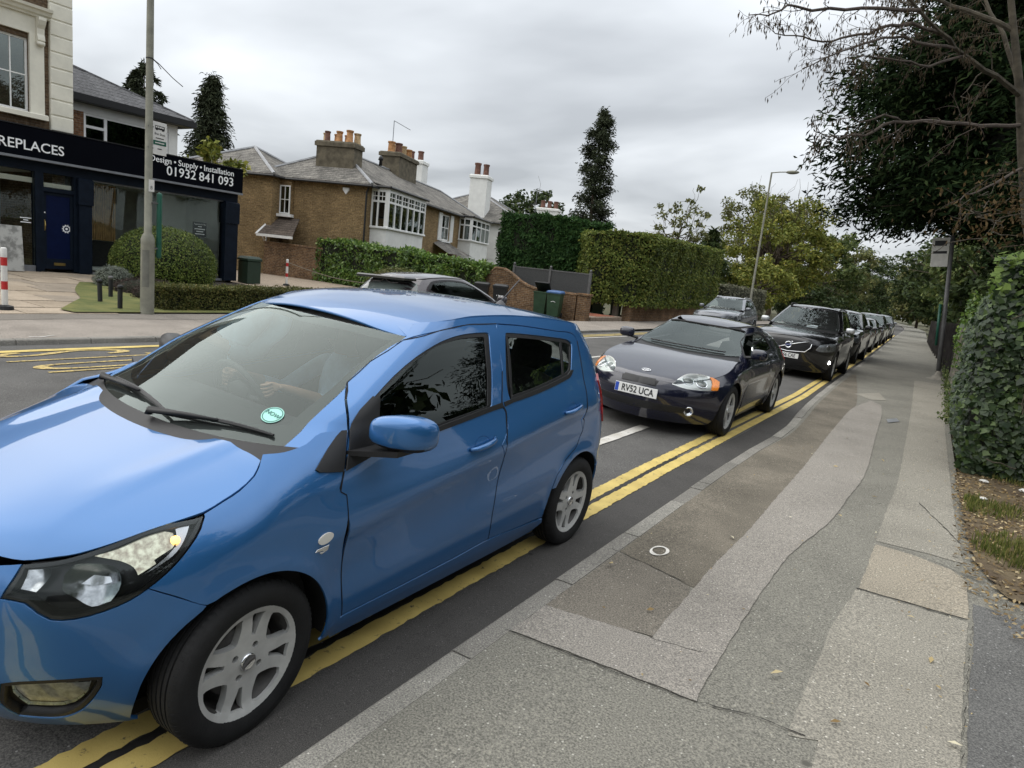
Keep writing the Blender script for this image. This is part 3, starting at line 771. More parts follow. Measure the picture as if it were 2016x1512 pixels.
class Part:
    """parts of one building, written in the building's own coordinates"""
    def __init__(s, root): s.r = root
    def box(s, name, m, x0, x1, y0, y1, z0, z1, parent=None):
        mb = MB(); mb.box(min(x0, x1), max(x0, x1), min(y0, y1), max(y0, y1), z0, z1); return mb.build(name, m, parent or s.r)
    def bbox(s, name, m, x0, x1, y0, y1, z0, z1, b=.01, parent=None):
        mb = MB(); mb.bbox(min(x0, x1), max(x0, x1), min(y0, y1), max(y0, y1), z0, z1, b); return mb.build(name, m, parent or s.r)

def wall_open(P, name, m, axis, c0, c1, u0, u1, z0, z1, openings):
    """wall slab with rectangular openings; axis 'x': slab between x=c0..c1 running along y; 'y': between y=c0..c1 running along x"""
    us = sorted(set([u0, u1]+[q for o in openings for q in o[:2]])); zs = sorted(set([z0, z1]+[q for o in openings for q in o[2:]]))
    mb = MB()
    for i in range(len(us)-1):
        for j in range(len(zs)-1):
            cu, cz_ = (us[i]+us[i+1])/2, (zs[j]+zs[j+1])/2
            if any(o[0] < cu < o[1] and o[2] < cz_ < o[3] for o in openings): continue
            if axis == 'x': mb.box(c0, c1, us[i], us[i+1], zs[j], zs[j+1])
            else: mb.box(us[i], us[i+1], c0, c1, zs[j], zs[j+1])
    me = mb.mesh(name)
    bm = bmesh.new(); bm.from_mesh(me); bmesh.ops.remove_doubles(bm, verts=bm.verts, dist=1e-5)
    # drop inner faces shared by neighbouring cells
    seen = {}
    for f in bm.faces: seen.setdefault(tuple(sorted(v.index for v in f.verts)), []).append(f)
    bmesh.ops.delete(bm, geom=[f for k in seen.values() if len(k) > 1 for f in k], context='FACES')
    bm.to_mesh(me); bm.free()
    return link(name, me, m, P.r)

def sash(P, axis, c, sgn, u0, u1, z0, z1, cols, rows, name='window', glass=M_PANE, m=M_WPAINT, fr=.05, bar=.025, depth=.09, curtain=None, toplight=None):
    """window > frame, pane..., curtain. c: wall face; sgn: outward direction along axis"""
    w = empty(name); w.parent = P.r
    def B(mb, a0, a1, b0, b1, d0, d1):
        x0, x1 = sorted((c+sgn*d0, c+sgn*d1))
        if axis == 'x': mb.box(x0, x1, a0, a1, b0, b1)
        else: mb.box(a0, a1, x0, x1, b0, b1)
    mb = MB(); d0, d1 = -depth, -depth+.05
    B(mb, u0, u0+fr, z0, z1, d0, d1); B(mb, u1-fr, u1, z0, z1, d0, d1); B(mb, u0+fr, u1-fr, z0, z0+fr, d0, d1); B(mb, u0+fr, u1-fr, z1-fr, z1, d0, d1)
    iu0, iu1, iz0, iz1 = u0+fr, u1-fr, z0+fr, z1-fr
    us = [iu0+(iu1-iu0)*k/cols for k in range(cols+1)]; zs = [iz0+(iz1-iz0)*t for t in (rows if isinstance(rows, (list, tuple)) else [k/rows for k in range(rows+1)])]
    for u in us[1:-1]: B(mb, u-bar/2, u+bar/2, iz0, iz1, d0+.008, d1-.006)
    for z in zs[1:-1]: B(mb, iu0, iu1, z-bar/2, z+bar/2, d0+.010, d1-.008)
    mb.build('frame', m, w)
    for i in range(cols):
        for j in range(len(zs)-1):
            mb = MB(); B(mb, us[i], us[i+1], zs[j], zs[j+1], d0+.016, d0+.022); mb.build('pane', glass, w)
    if curtain:
        mb = MB(); n = 40
        for (ua, ub) in curtain:
            v = []; a, b = u0+(u1-u0)*ua, u0+(u1-u0)*ub
            for k in range(n+1):
                u = a+(b-a)*k/n; d = -depth-.10+.03*math.sin(k*1.7)
                for z in (z0, z1): v.append((c+sgn*d, u, z) if axis == 'x' else (u, c+sgn*d, z))
            mb.add(v, [(2*k, 2*k+2, 2*k+3, 2*k+1) for k in range(n)])
        mb.build('curtain', M_CURT, w)
    return w

def chimney(P, a, b, z0, z1, wa, wb, m, pots, name='chimney', cap=.06, potm=None):
    """stack with bands and a row of pots (children of the stack)"""
    mb = MB(); mb.box(a-wa/2, a+wa/2, b-wb/2, b+wb/2, z0, z1-.28); mb.bbox(a-wa/2-cap, a+wa/2+cap, b-wb/2-cap, b+wb/2+cap, z1-.28, z1-.06, .02); mb.bbox(a-wa/2-cap*.4, a+wa/2+cap*.4, b-wb/2-cap*.4, b+wb/2+cap*.4, z1-.06, z1, .03)
    st = mb.build(name, m, P.r)
    for (da, db, h, r, pm) in pots:
        h *= .78; r *= 1.12
        mb = MB(); mb.lathe([(r*1.05, 0), (r*1.05, .05), (r*.92, .08), (r*.84, h*.8), (r*1.0, h*.86), (r*1.02, h*.98), (r*.75, h), (r*.7, h-.1)], 14, c=(a+da, b+db, z1-.005), cap=False)
        mb.build('chimney_pot', pm, st, auto=40)
    return st

def hip_roof(P, a0, a1, b0, b1, ze, rise, m, name='roof', hips=(True, True), lead=True, th=.10, soff=M_GUTTER):
    """hipped roof over a rectangle; ridge along the longer local x (a)"""
    hb = (b1-b0)/2; ra0 = a0+(hb if hips[0] else 0); ra1 = a1-(hb if hips[1] else 0); bm_ = (b0+b1)/2; zr = ze+rise
    v = [(a0, b0, ze), (a1, b0, ze), (a1, b1, ze), (a0, b1, ze), (ra0, bm_, zr), (ra1, bm_, zr)]
    mb = MB(); mb.add(v, [(0, 1, 5, 4), (2, 3, 4, 5), (3, 0, 4), (1, 2, 5)]); mb.add([(x, y, z-th) for x, y, z in v[:4]], [(3, 2, 1, 0)])
    mb.add([v[0], v[1], v[2], v[3]]+[(x, y, z-th) for x, y, z in v[:4]], [(0, 4, 5, 1), (1, 5, 6, 2), (2, 6, 7, 3), (3, 7, 4, 0)])
    ro = mb.build(name, m, P.r, recalc=True)
    if lead:
        for (p, q) in ((0, 4), (3, 4), (1, 5), (2, 5), (4, 5)):
            mb = MB(); A = Vector(v[p]); B = Vector(v[q]); mb.tube([A+Vector((0, 0, .0)), B+Vector((0, 0, .02))], .085, 6); mb.build('ridge_roll', M_LEAD, ro)
    mb = MB()
    for (p, q) in ((0, 1), (3, 0), (1, 2), (2, 3)): mb.tube([Vector(v[p])+Vector((0, 0, -th)), Vector(v[q])+Vector((0, 0, -th))], .06, 6)
    mb.build('gutter', M_GUTTER, ro)
    return ro

# ---- fireplace shop: Victorian house with a shopfront wing
def shop():
    r = empty('shop_building', (-22, 9.76, .18)); ox, oy, oz = r.location
    tag(r, 'fireplace shop with black sign fascia, cream quoins and a blue door', 'shop')
    P = Part(r); X = lambda x: x-ox; Y = lambda y: y-oy; Z = lambda z: z-oz
    # upper house, brown brick with sash window in a moulded cream surround
    win = (Y(7.24), Y(8.72), Z(4.52), Z(6.42))
    wall_open(P, 'upper_wall', M_BROWNBR, 'x', X(-22.35), X(-22.02), Y(2.), Y(9.75), Z(3.0), Z(10.6), [win])
    P.box('side_wall', M_BROWNBR, X(-31), X(-22.36), Y(9.41), Y(9.745), Z(.2), Z(10.6))
    sash(P, 'x', X(-22.02), 1, *win, 4, [0, .5, 1], fr=.055, bar=.03, depth=.12)
    su = MB(); su.box(X(-22.019), X(-21.93), Y(8.723), Y(9.07), Z(4.50), Z(6.55)); su.box(X(-22.019), X(-21.93), Y(6.89), Y(7.238), Z(4.50), Z(6.55)); su.box(X(-22.019), X(-21.93), Y(6.89), Y(9.07), Z(6.55), Z(7.0))
    su.build('window_surround', M_CREAM, r)
    mb = MB(); mb.bbox(X(-22.018), X(-21.82), Y(6.8), Y(9.12), Z(4.36), Z(4.499), .02); mb.build('window_sill', M_CREAM, r)
    prof = [(0, 7.0), (.16, 7.0), (.18, 7.05), (.24, 7.07), (.28, 7.14), (.34, 7.17), (.36, 7.24), (.0, 7.32)]
    mb = MB(); mb.prism([(a, z) for a, z in prof], lambda a, b, d: (X(-22.02)+a, d, Z(b)), Y(6.7), Y(9.20)); mb.build('window_cornice', M_CREAM, r, recalc=True)
    for yc in (8.96, 7.0):
        mb = MB(); pr = [(0, 6.38), (.07, 6.36), (.13, 6.42), (.12, 6.5), (.09, 6.58), (.10, 6.72), (.17, 6.82), (.22, 6.92), (.22, 6.999), (0, 6.999)]
        mb.prism(pr, lambda a, b, d: (X(-21.929)+a, d, Z(b)), Y(yc-.09), Y(yc+.09)); mb.build('console_bracket', M_CREAM, r, recalc=True)
        mb = MB(); mb.lathe([(.001, -.1), (.05, -.09), (.06, 0), (.05, .09), (.001, .1)], 12, c=(X(-21.85), Y(yc), Z(6.34)), axis='y'); mb.build('bracket_scroll', M_CREAM, r, smooth=True)
    mb = MB(); mb.lathe([(.001, .02), (.1, .02), (.16, .05), (.18, .0)], 10, c=(X(-22.0), Y(8.75), Z(7.62)), axis='x'); mb.build('plaster_ornament', M_CREAM, r)
    z = 3.72; k = 0
    while z < 10.5:
        mb = MB(); g = .012; x0, x1, y0, y1, z0, z1 = X(-22.3), X(-21.90), Y(9.21), Y(9.80), Z(z+g), Z(z+.42-g); b = .022
        mb.add([(x0,y0,z0),(x1-b,y0,z0),(x1-b,y1-b,z0),(x0,y1,z0),(x0,y0,z1),(x1-b,y0,z1),(x1-b,y1-b,z1),(x0,y1,z1),(x1,y0+b,z0+b),(x1,y1-b,z0+b),(x1,y1-b,z1-b),(x1,y0+b,z1-b)],
               [(0,1,5,4),(4,5,6,7),(0,3,2,1),(2,3,7,6),(0,4,7,3),(1,8,11,5),(1,2,9,8),(2,6,10,9),(5,11,10,6),(8,9,10,11)])
        mb.build('quoin_block', M_CREAM, r, recalc=True); z += .42; k += 1
    P.box('quoin_core', M_CREAM, X(-22.34), X(-21.925), Y(9.215), Y(9.785), Z(3.3), Z(10.6))
    # sign fascia over everything
    fa = P.box('fascia_sign', M_SIGN, X(-22.0), X(-21.72), Y(2.), Y(15.22), Z(3.30), Z(4.10))
    P.box('fascia_trim', M_GREYTRIM, X(-22.0), X(-21.70), Y(2.), Y(15.23), Z(3.235), Z(3.298), fa)
    P.box('fascia_capping', M_GUTTER, X(-22.05), X(-21.70), Y(2.), Y(15.23), Z(4.102), Z(4.13), fa)
    def word(t, y, zc, cap, align):
        for w_ in t.split(' ')[::-1]:     # word by word from the right-hand end
            M = frame((X(-21.716), Y(y), Z(zc if w_ != '•' else zc)), (0, 1, 0), (0, 0, 1))
            o = text_mesh(w_, cap/.70, 'sign_lettering', M_SIGNW, fa, M, ext=.004, align='RIGHT', bold=.0025*cap/.27); y = min(v.co.y for v in o.data.vertices)+oy-.26*cap/.70
    word('FIREPLACES', 9.46, 3.59, .255, 'RIGHT'); word('Design • Supply • Installation', 14.86, 3.905, .185, 'RIGHT'); word('01932 841 093', 14.86, 3.60, .285, 'RIGHT')
    # shopfront joinery
    P.box('shopfront_head', M_NAVY, X(-22.15), X(-21.95), Y(2.), Y(15.2), Z(2.96), Z(3.234))
    for (y0, y1, x1) in ((8.80, 8.92, -21.93), (9.90, 10.26, -21.86), (14.68, 15.18, -21.86)):
        pl = P.box('pilaster', M_NAVY, X(-22.2), X(x1), Y(y0), Y(y1), Z(.17), Z(2.959))
        if x1 > -21.9: mb = MB(); mb.bbox(X(-22.2), X(x1+.04), Y(y0-.03), Y(y1+.03), Z(2.2), Z(2.96), .05); mb.build('pilaster_block', M_NAVY, pl)
    # door
    d = P.box('door', M_NAVYD, X(-22.08), X(-22.03), Y(9.02), Y(9.80), Z(.26), Z(2.45))
    P.box('door_frame', M_NAVY, X(-22.15), X(-21.96), Y(8.921), Y(9.02), Z(.2), Z(2.958)); P.box('door_frame', M_NAVY, X(-22.15), X(-21.96), Y(9.80), Y(9.899), Z(.2), Z(2.958)); P.box('door_transom', M_NAVY, X(-22.15), X(-21.96), Y(9.02), Y(9.80), Z(2.45), Z(2.56))
    mb = MB()
    for (a, b, c, e) in ((9.02, 9.10, .27, 2.44), (9.72, 9.80, .27, 2.44), (9.1, 9.72, 2.36, 2.44), (9.1, 9.72, .27, .56)): mb.box(X(-22.032), X(-22.012), Y(a), Y(b), Z(c), Z(e))
    mb.build('door_rails', M_NAVY, d)
    P.box('letter_plate', M_BRASS, X(-22.012), X(-22.0), Y(9.28), Y(9.58), Z(.37), Z(.45), d)
    mb = MB(); mb.box(X(-22.012), X(-22.004), Y(9.035), Y(9.065), Z(1.35), Z(1.66)); mb.tube([(X(-21.975), Y(9.05), Z(1.39)), (X(-21.955), Y(9.05), Z(1.5)), (X(-21.975), Y(9.05), Z(1.62))], .012, 8); mb.build('door_handle', M_BRASS, d)
    mb = MB(); mb.lathe([(.001, 0), (.022, .004), (.02, .02), (.001, .024)], 12, c=(X(-22.012), Y(9.05), Z(1.86)), axis='x'); mb.build('door_lock', M_SIGNW, d)
    em = MB(); em.lathe([(.075, .0), (.075, .004), (.10, .004), (.10, .0)], 28, c=(X(-22.029), Y(9.63), Z(1.45)), axis='x', cap=False); em.lathe([(.001, .003), (.035, .003)], 12, c=(X(-22.029), Y(9.63), Z(1.45)), axis='x', cap=False)
    for k in range(10):
        a = k*math.pi/5; em.box(X(-22.029), X(-22.025), Y(9.63+.112*math.cos(a))-.012, Y(9.63+.112*math.cos(a))+.012, Z(1.45+.112*math.sin(a))-.012, Z(1.45+.112*math.sin(a))+.012)
    em.build('door_emblem', M_SIGNW, d)
    P.box('fanlight', M_SHOPGL, X(-22.07), X(-22.06), Y(9.02), Y(9.80), Z(2.56), Z(2.955)); P.box('fanlight_blind', M_CREAM, X(-22.12), X(-22.09), Y(9.03), Y(9.79), Z(2.58), Z(2.70))
    # left window and big display window
    P.box('shop_window', M_SHOPGL, X(-22.07), X(-22.06), Y(2.), Y(8.799), Z(.34), Z(2.958)); P.box('window_plinth', M_GREYTRIM, X(-22.12), X(-21.98), Y(2.), Y(8.799), Z(.17), Z(.34))
    P.box('blind_or_backing', M_CREAM, X(-22.14), X(-22.10), Y(2.1), Y(8.79), Z(2.64), Z(2.78)); P.box('display_window', M_SHOPGL, X(-22.07), X(-22.06), Y(10.26), Y(14.68), Z(.22), Z(2.92))
    P.box('window_plinth', M_GREYTRIM, X(-22.12), X(-21.98), Y(10.261), Y(14.679), Z(.15), Z(.22)); P.box('window_head', M_GREYTRIM, X(-22.12), X(-22.02), Y(10.261), Y(14.679), Z(2.92), Z(2.959))
    for yy in (5.4, 7.4): P.box('glazing_bar', M_NAVY, X(-22.10), X(-22.03), Y(yy), Y(yy+.06), Z(.34), Z(2.95))
    for (a, b, c) in ((8.46, 8.74, 1.64), (8.54, 8.66, 1.58), (8.47, 8.73, 1.52)): P.box('window_print', M_SIGNW, X(-22.058), X(-22.056), Y(a), Y(b), Z(c), Z(c+.025))
    # showroom behind the glass
    WSH = mat('showroom_white', (.80, .83, .79), .85, var=.05, scale=2); WGR = mat('showroom_grey', (.34, .35, .32), .85, var=.2, scale=2)
    P.box('showroom_floor', mat('showroom_floor', (.20, .17, .13), .6, var=.2, scale=3), X(-26), X(-22.08), Y(2.), Y(14.9), Z(.10), Z(.16)); P.box('showroom_ceiling', WSH, X(-26), X(-22.13), Y(2.), Y(15.1), Z(3.0), Z(3.1))
    P.box('showroom_back', WGR, X(-26), X(-25.9), Y(2.), Y(15.1), Z(.16), Z(3.0)); P.box('showroom_side', WSH, X(-26), X(-22.2), Y(15.05), Y(15.15), Z(.16), Z(3.0)); P.box('showroom_wall', WGR, X(-25.9), X(-22.2), Y(9.95), Y(10.05), Z(.16), Z(3.0))
    P.box('chimney_breast', WSH, X(-25.9), X(-24.9), Y(14.0), Y(15.04), Z(.16), Z(3.0))
    slm = mat('timber_slat', (.48, .29, .12), .6, var=.25, scale=4)
    tp = P.box('slat_panel', slm, X(-24.60), X(-24.5), Y(11.3), Y(12.25), Z(1.15), Z(3.0))
    for k in range(13): P.box('slat', slm, X(-24.499), X(-24.46), Y(11.31+.072*k), Y(11.36+.072*k), Z(1.16), Z(2.98), tp)
    P.box('fire_surround', M_DARKROOM, X(-24.9), X(-24.4), Y(11.2), Y(12.4), Z(.2), Z(1.12)); P.box('hearth_slab', WSH, X(-24.4), X(-23.9), Y(11.2), Y(12.5), Z(.16), Z(.26)); P.box('stove', M_DARKROOM, X(-25.2), X(-24.7), Y(13.0), Y(13.6), Z(.2), Z(1.0)); P.box('plinth_block', mat('red_brown_plinth', (.09, .035, .02), .6), X(-23.6), X(-23.2), Y(14.3), Y(14.6), Z(.16), Z(1.1))
    nb = P.bbox('notice_board', M_SIGN, X(-22.30), X(-22.27), Y(13.72), Y(14.22), Z(1.62), Z(2.12)); P.box('notice_leg', M_SIGN, X(-22.32), X(-22.29), Y(13.85), Y(14.0), Z(.2), Z(1.62), nb)
    text_mesh('Appointments', .075, 'board_lettering', M_SIGNW, nb, frame((X(-22.268), Y(13.97), Z(2.05)), (0, 1, 0), (0, 0, 1)), ext=.0008)
    for j, w_ in enumerate((.07, .19, .13, .18)): P.box('board_print', M_SIGNW, X(-22.2695), X(-22.268), Y(13.97-w_), Y(13.97+w_), Z(1.955-.085*j), Z(1.985-.085*j), nb)
    # body of the wing and the taller block behind with its slate roof
    P.box('wing_side_wall', M_STOCK, X(-30), X(-22.2), Y(15.16), Y(15.20), Z(0), Z(3.9)); P.box('wing_flat_roof', M_GUTTER, X(-26.0), X(-22.0), Y(9.8), Y(15.2), Z(3.95), Z(4.05))
    w2 = (Y(11.95), Y(14.95), Z(4.25), Z(5.40))
    wall_open(P, 'rear_wall', M_WHITER, 'x', X(-26.3), X(-26.0), Y(9.8), Y(15.3), Z(3.9), Z(5.9), [w2])
    P.box('rear_wall_brick', brick_mat('red_stock_brick', (.23, .12, .065), (.15, .075, .045), (.2, .16, .12)), X(-26.0), X(-25.985), Y(9.8), Y(11.93), Z(4.05), Z(5.42))
    rw = empty('window'); rw.parent = r
    mb = MB(); fr = .06
    def fb(y0, y1, z0, z1): mb.box(X(-26.10), X(-26.03), Y(y0), Y(y1), Z(z0), Z(z1))
    fb(11.95, 12.02, 4.25, 5.4); fb(14.88, 14.95, 4.25, 5.4); fb(12.02, 14.88, 5.33, 5.4); fb(12.02, 14.88, 4.25, 4.32); fb(12.62, 12.72, 4.32, 5.33); fb(14.15, 14.25, 4.32, 5.33); fb(12.02, 12.62, 4.93, 5.02); fb(14.25, 14.88, 4.93, 5.02)
    mb.build('frame', M_WPAINT, rw)
    for (a, b, c, e) in ((12.02, 12.62, 5.02, 5.33), (12.02, 12.62, 4.32, 4.93), (12.72, 14.15, 4.32, 5.33), (14.25, 14.88, 5.02, 5.33), (14.25, 14.88, 4.32, 4.93)): P.box('pane', M_PANE, X(-26.08), X(-26.075), Y(a), Y(b), Z(c), Z(e), rw)
    P.box('blind_or_backing', M_CURT, X(-26.42), X(-26.40), Y(11.9), Y(15.0), Z(4.1), Z(5.6))  # pale sheet added behind the panes, standing in for bright sky reflections
    e0 = (X(-25.65), Y(15.75), Z(5.95))
    mb = MB(); q = .46; D = 5.2
    v = [(X(-25.65), Y(9.81), Z(5.95)), e0, (X(-25.65-2*D), Y(15.75), Z(5.95)), (X(-25.65-D), Y(15.75-D), Z(5.95+q*D)), (X(-25.65-D), Y(9.81), Z(5.95+q*D)), (X(-25.65-2*D), Y(9.81), Z(5.95))]
    mb.add(v, [(0, 1, 3, 4), (1, 2, 3), (2, 5, 4, 3)]); mb.add([(a, b, c-.16) for a, b, c in v], [(0, 4, 3, 1), (1, 3, 2), (2, 3, 4, 5)])
    rf = mb.build('rear_roof', M_SLATE2, r, recalc=False)
    mb = MB(); mb.box(X(-25.72), X(-25.58), Y(9.82), Y(15.82), Z(5.72), Z(5.93)); mb.box(X(-30), X(-25.72), Y(15.72), Y(15.84), Z(5.72), Z(5.93)); mb.build('gutter', M_GUTTER, rf)
    mb = MB(); mb.tube([v[1], v[3]], .07, 6); mb.build('ridge_roll', M_SLATE2, rf)
    mb = MB(); mb.box(X(-26.0), X(-25.6), Y(9.82), Y(15.7), Z(5.70), Z(5.72)); mb.build('soffit', M_GUTTER, rf)
    for i in range(9):   # slate courses stand proud row by row
        t0 = i/9*2.6; za = Z(5.95+q*t0)+.012; mb = MB(); x_ = X(-25.65-t0); yb = Y(15.75-t0)-.05
        mb.add([(x_, Y(9.82), za), (x_, yb, za), (x_-.27, yb-.27, za+q*.27+.006), (x_-.27, Y(9.82), za+q*.27+.006), (x_, Y(9.82), za-.02), (x_, yb, za-.02)], [(0, 1, 2, 3), (4, 5, 1, 0)]); mb.build('slate_course', M_SLATE2, rf)
    return r
shop()

# ---- long yellow-brick villa pair
HZ = 1.9268      # facing of the villas (rotation of their own axes)
def villa():
    r = empty('brick_villa', (-25, 24.55, 0), math.pi/2+.36)
    tag(r, 'yellow brick villa pair with white bay windows, slate hips and terracotta chimney pots', 'house')
    P = Part(r); E = 5.0
    # flank towards the camera (plane a=0), with the projecting rear wing
    P.box('flank_wall', M_STOCK, 0, .3, 0, 4.02, -.4, E+.05)
    P.box('rear_wing', M_STOCK, -1.0, 4.5, 4.65, 10.5, -.4, E+.05)
    wn = (-.92, -.05, 3.15, 4.62)
    # the window looks out of the short return between wing and flank
    P.box('return_wall', M_STOCK, -.25, .29, 4.03, 4.64, -.4, E+.05)
    sash(P, 'x', -.25, -1, 4.04, 4.62, 3.18, 4.58, 2, [0, .5, 1], depth=-.06, fr=.06, bar=.035, curtain=None)
    P.bbox('window_sill', M_WPAINT, -.55, -.25, 3.85, 4.75, 3.02, 3.16)
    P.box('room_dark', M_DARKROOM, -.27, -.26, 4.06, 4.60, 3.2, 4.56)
    # lean-to porch under it
    pc = empty('porch'); pc.parent = r
    mb = MB(); mb.add([(-.25, 3.5, 3.0), (-.25, 4.9, 3.0), (-1.75, 4.9, 2.05), (-1.75, 3.0, 2.05), (-.25, 3.5, 2.93), (-.25, 4.9, 2.93), (-1.75, 4.9, 1.97), (-1.75, 3.0, 1.97)], [(0, 1, 2, 3), (7, 6, 5, 4), (0, 3, 7, 4), (1, 5, 6, 2), (3, 2, 6, 7)]); mb.build('porch_roof', M_SLATEB, pc, recalc=True)
    mb = MB(); mb.box(-1.79, -1.72, 2.98, 4.93, 1.93, 2.06); mb.build('porch_fascia', M_WPAINT, pc)
    mb = MB(); mb.tube([(-.22, 4.96, 3.02), (-1.78, 4.96, 2.03)], .055, 4); mb.tube([(-1.0, 4.86, 2.50), (-1.0, 4.86, 1.45)], .05, 4); mb.tube([(-1.5, 4.86, 2.1), (-1.05, 4.86, 1.6)], .045, 4); mb.build('porch_bracket', M_WPAINT, pc)
    # front towards the road (plane b=0)
    sw = (11.75, 13.35, 3.02, 4.72)
    wall_open(P, 'front_wall', M_STOCK, 'y', 0, .3, .31, 22.5, -.4, E+.05, [sw])
    sash(P, 'y', 0, -1, *sw, 2, [0, .5, 1], fr=.09, bar=.06, curtain=[(0, .35), (.65, 1)])
    for u in (10.95, 13.45):
        sh_ = P.box('shutter', M_WPAINT, u, u+.68, -.06, -.005, 2.98, 4.78)
        for k in range(16): P.box('louvre', M_WPAINT, u+.07, u+.61, -.075, -.058, 3.08+.10*k, 3.14+.10*k, sh_)
    P.bbox('window_sill', M_WPAINT, 11.6, 13.5, -.14, -.005, 2.9, 3.0)
    mb = MB(); mb.add([(10.3, -.01, 2.75), (14.6, -.01, 2.75), (15.2, -1.3, 2.15), (9.7, -1.3, 2.15), (11.6, -.01, 3.0), (13.2, -.01, 3.0)], [(0, 4, 5, 1, 2, 3)]); mb.build('porch_canopy', M_SLATE, r)
    def bay(a0, a1, d, z0, z1, lights_front, lights_side, panel):
        b = empty('bay_window'); b.parent = r; PB = Part(b)
        PB.box('bay_base', M_WHITER, a0+.05, a1-.05, -d+.05, -.003, -.4, z0)
        PB.box('bay_head', M_WPAINT, a0, a1, -d, -.003, z1, E-.02); PB.bbox('bay_sill', M_WPAINT, a0-.06, a1+.06, -d-.06, -.003, z0, z0+.1, .02)
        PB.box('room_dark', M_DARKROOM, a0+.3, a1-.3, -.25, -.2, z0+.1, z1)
        zt = z0+(z1-z0)*.74
        n = lights_front
        for i in range(n+1):
            u = a0+(a1-a0)*i/n; PB.box('mullion', M_WPAINT, u-.06 if 0 < i < n else (u if i == 0 else u-.12), u+.06 if 0 < i < n else (u+.12 if i == 0 else u), -d, -d+.12, z0+.1, z1)
        PB.box('transom', M_WPAINT, a0+.12, a1-.12, -d+.01, -d+.11, zt-.05, zt+.05)
        for i in range(n):
            u0 = a0+(a1-a0)*i/n+.07; u1 = a0+(a1-a0)*(i+1)/n-.07
            for (p, q) in ((z0+.1, zt-.05), (zt+.05, z1)): PB.box('pane', M_PANE, u0, u1, -d+.05, -d+.056, p, q)
            if panel: 
                mb = MB(); mb.box((u0+u1)/2-.02, (u0+u1)/2+.02, -d+.03, -d+.048, zt+.05, z1); mb.box(u0, u1, -d+.031, -d+.047, (zt+z1)/2-.0, (zt+z1)/2+.04); mb.build('glazing_bar', M_WPAINT, b)
            PB.box('curtain', M_CURT, u0-.02, u0+(u1-u0)*.42, -d+.22, -d+.25, z0+.1, zt-.05)
        m = lights_side
        for s_, aa in ((0, a0), (1, a1)):
            x0, x1 = (aa, aa+.10) if s_ == 0 else (aa-.10, aa)
            for i in range(m+1):
                v_ = -d+.12+(d-.12)*i/m; PB.box('mullion', M_WPAINT, x0, x1, v_ if i < m else v_-.09, v_+.09 if i < m else v_-.003, z0+.1, z1)
            PB.box('transom', M_WPAINT, x0+.01, x1-.01, -d+.2, -.09, zt-.05, zt+.05)
            for i in range(m):
                v0 = -d+.12+(d-.12)*i/m+.09; v1 = -d+.12+(d-.12)*(i+1)/m-.0
                for (p, q) in ((z0+.1, zt-.05), (zt+.05, z1)): PB.box('pane', M_PANE, x0+.04, x0+.046, v0, v1, p, q)
                PB.box('curtain', M_CURT, aa+(.22 if s_ == 0 else -.25), aa+(.25 if s_ == 0 else -.22), v0, v0+(v1-v0)*.5, z0+.1, zt-.05)
                if panel: mb = MB(); mb.box(x0+.02, x0+.05, (v0+v1)/2-.015, (v0+v1)/2+.015, zt+.05, z1); mb.box(x0+.021, x0+.049, v0, v1, (zt+z1)/2, (zt+z1)/2+.04); mb.build('glazing_bar', M_WPAINT, b)
        mb = MB(); mb.tube([(a0-.1, -d-.1, E-.02), (a1+.1, -d-.1, E-.02)], .07, 6); mb.tube([(a0-.1, -d-.1, E-.02), (a0-.1, 0, E-.02)], .07, 6); mb.build('gutter', M_GUTTER, b)
        mb = MB(); mb.add([(a0-.12, -d-.12, E), (a1+.12, -d-.12, E), (a1+.12, -.0, E+.30), (a0-.12, -.0, E+.30)], [(0, 1, 2, 3)]); mb.build('bay_roof', M_SLATE, b)
        return b
    bay(.45, 5.85, .95, 2.95, 4.75, 6, 2, True); bay(15.6, 20.6, 1.0, 3.25, 4.75, 4, 2, False)
    # roofs
    hip_roof(P, -.35, 22.9, -.35, 6.4, E, 1.95, M_SLATE)
    hip_roof(P, -1.3, 5.2, 4.4, 10.9, E+.004, 1.62, M_SLATE)
    # downpipe, alarm box
    mb = MB(); mb.tube([(-.06, -.05, E-.15), (-.05, .05, E-.4), (-.05, .06, -.2)], .045, 8); mb.build('downpipe', M_GUTTER, r)
    mb = MB(); mb.prism([(-.17, .13), (.17, .13), (.17, .02), (.0, -.2), (-.17, .02)], lambda a, b, d: (d, 1.15+a, 4.62+b), -.10, -.005); mb.build('alarm_box', M_SIGNW, r, recalc=True)
    pt = lambda l: [(0, o, h, rr, m) for o, h, rr, m in l]
    chimney(P, 1.55, 2.45, 5.4, 7.12, 1.0, 2.1, M_STONE, [(.22, -.85, .72, .17, M_POTB), (-.2, -.62, .80, .17, M_POT), (.2, -.32, .55, .16, M_POT), (-.2, -.05, .70, .16, M_POT), (.2, .28, .58, .15, M_POT), (-.2, .62, .66, .14, M_POTR), (.15, .88, .60, .15, M_POTB)], cap=.08)
    chimney(P, 10.9, 3.0, 6.0, 8.1, 3.1, 1.3, M_STONE, [(-1.2, .1, .85, .22, M_POT), (-.72, -.2, .85, .22, M_POTR), (-.24, .15, .8, .22, M_POTB), (.28, -.1, .85, .22, M_POTB), (.8, .15, .8, .22, M_POTB), (1.25, -.1, .8, .22, M_POT)], cap=.10)
    chimney(P, 19.5, 5.2, 5.6, 9.1, 1.3, 1.6, M_WHITER, [(0, -.38, .95, .22, M_POTR), (0, .38, .9, .22, M_POTR)], cap=.08)
    mb = MB(); mb.tube([(9.6, 3.0, 8.1), (9.6, 3.0, 10.0)], .025, 5); mb.tube([(9.6, 3.0, 10.0), (10.9, 2.4, 9.75)], .02, 5); mb.build('tv_aerial', M_GREYTRIM, r)
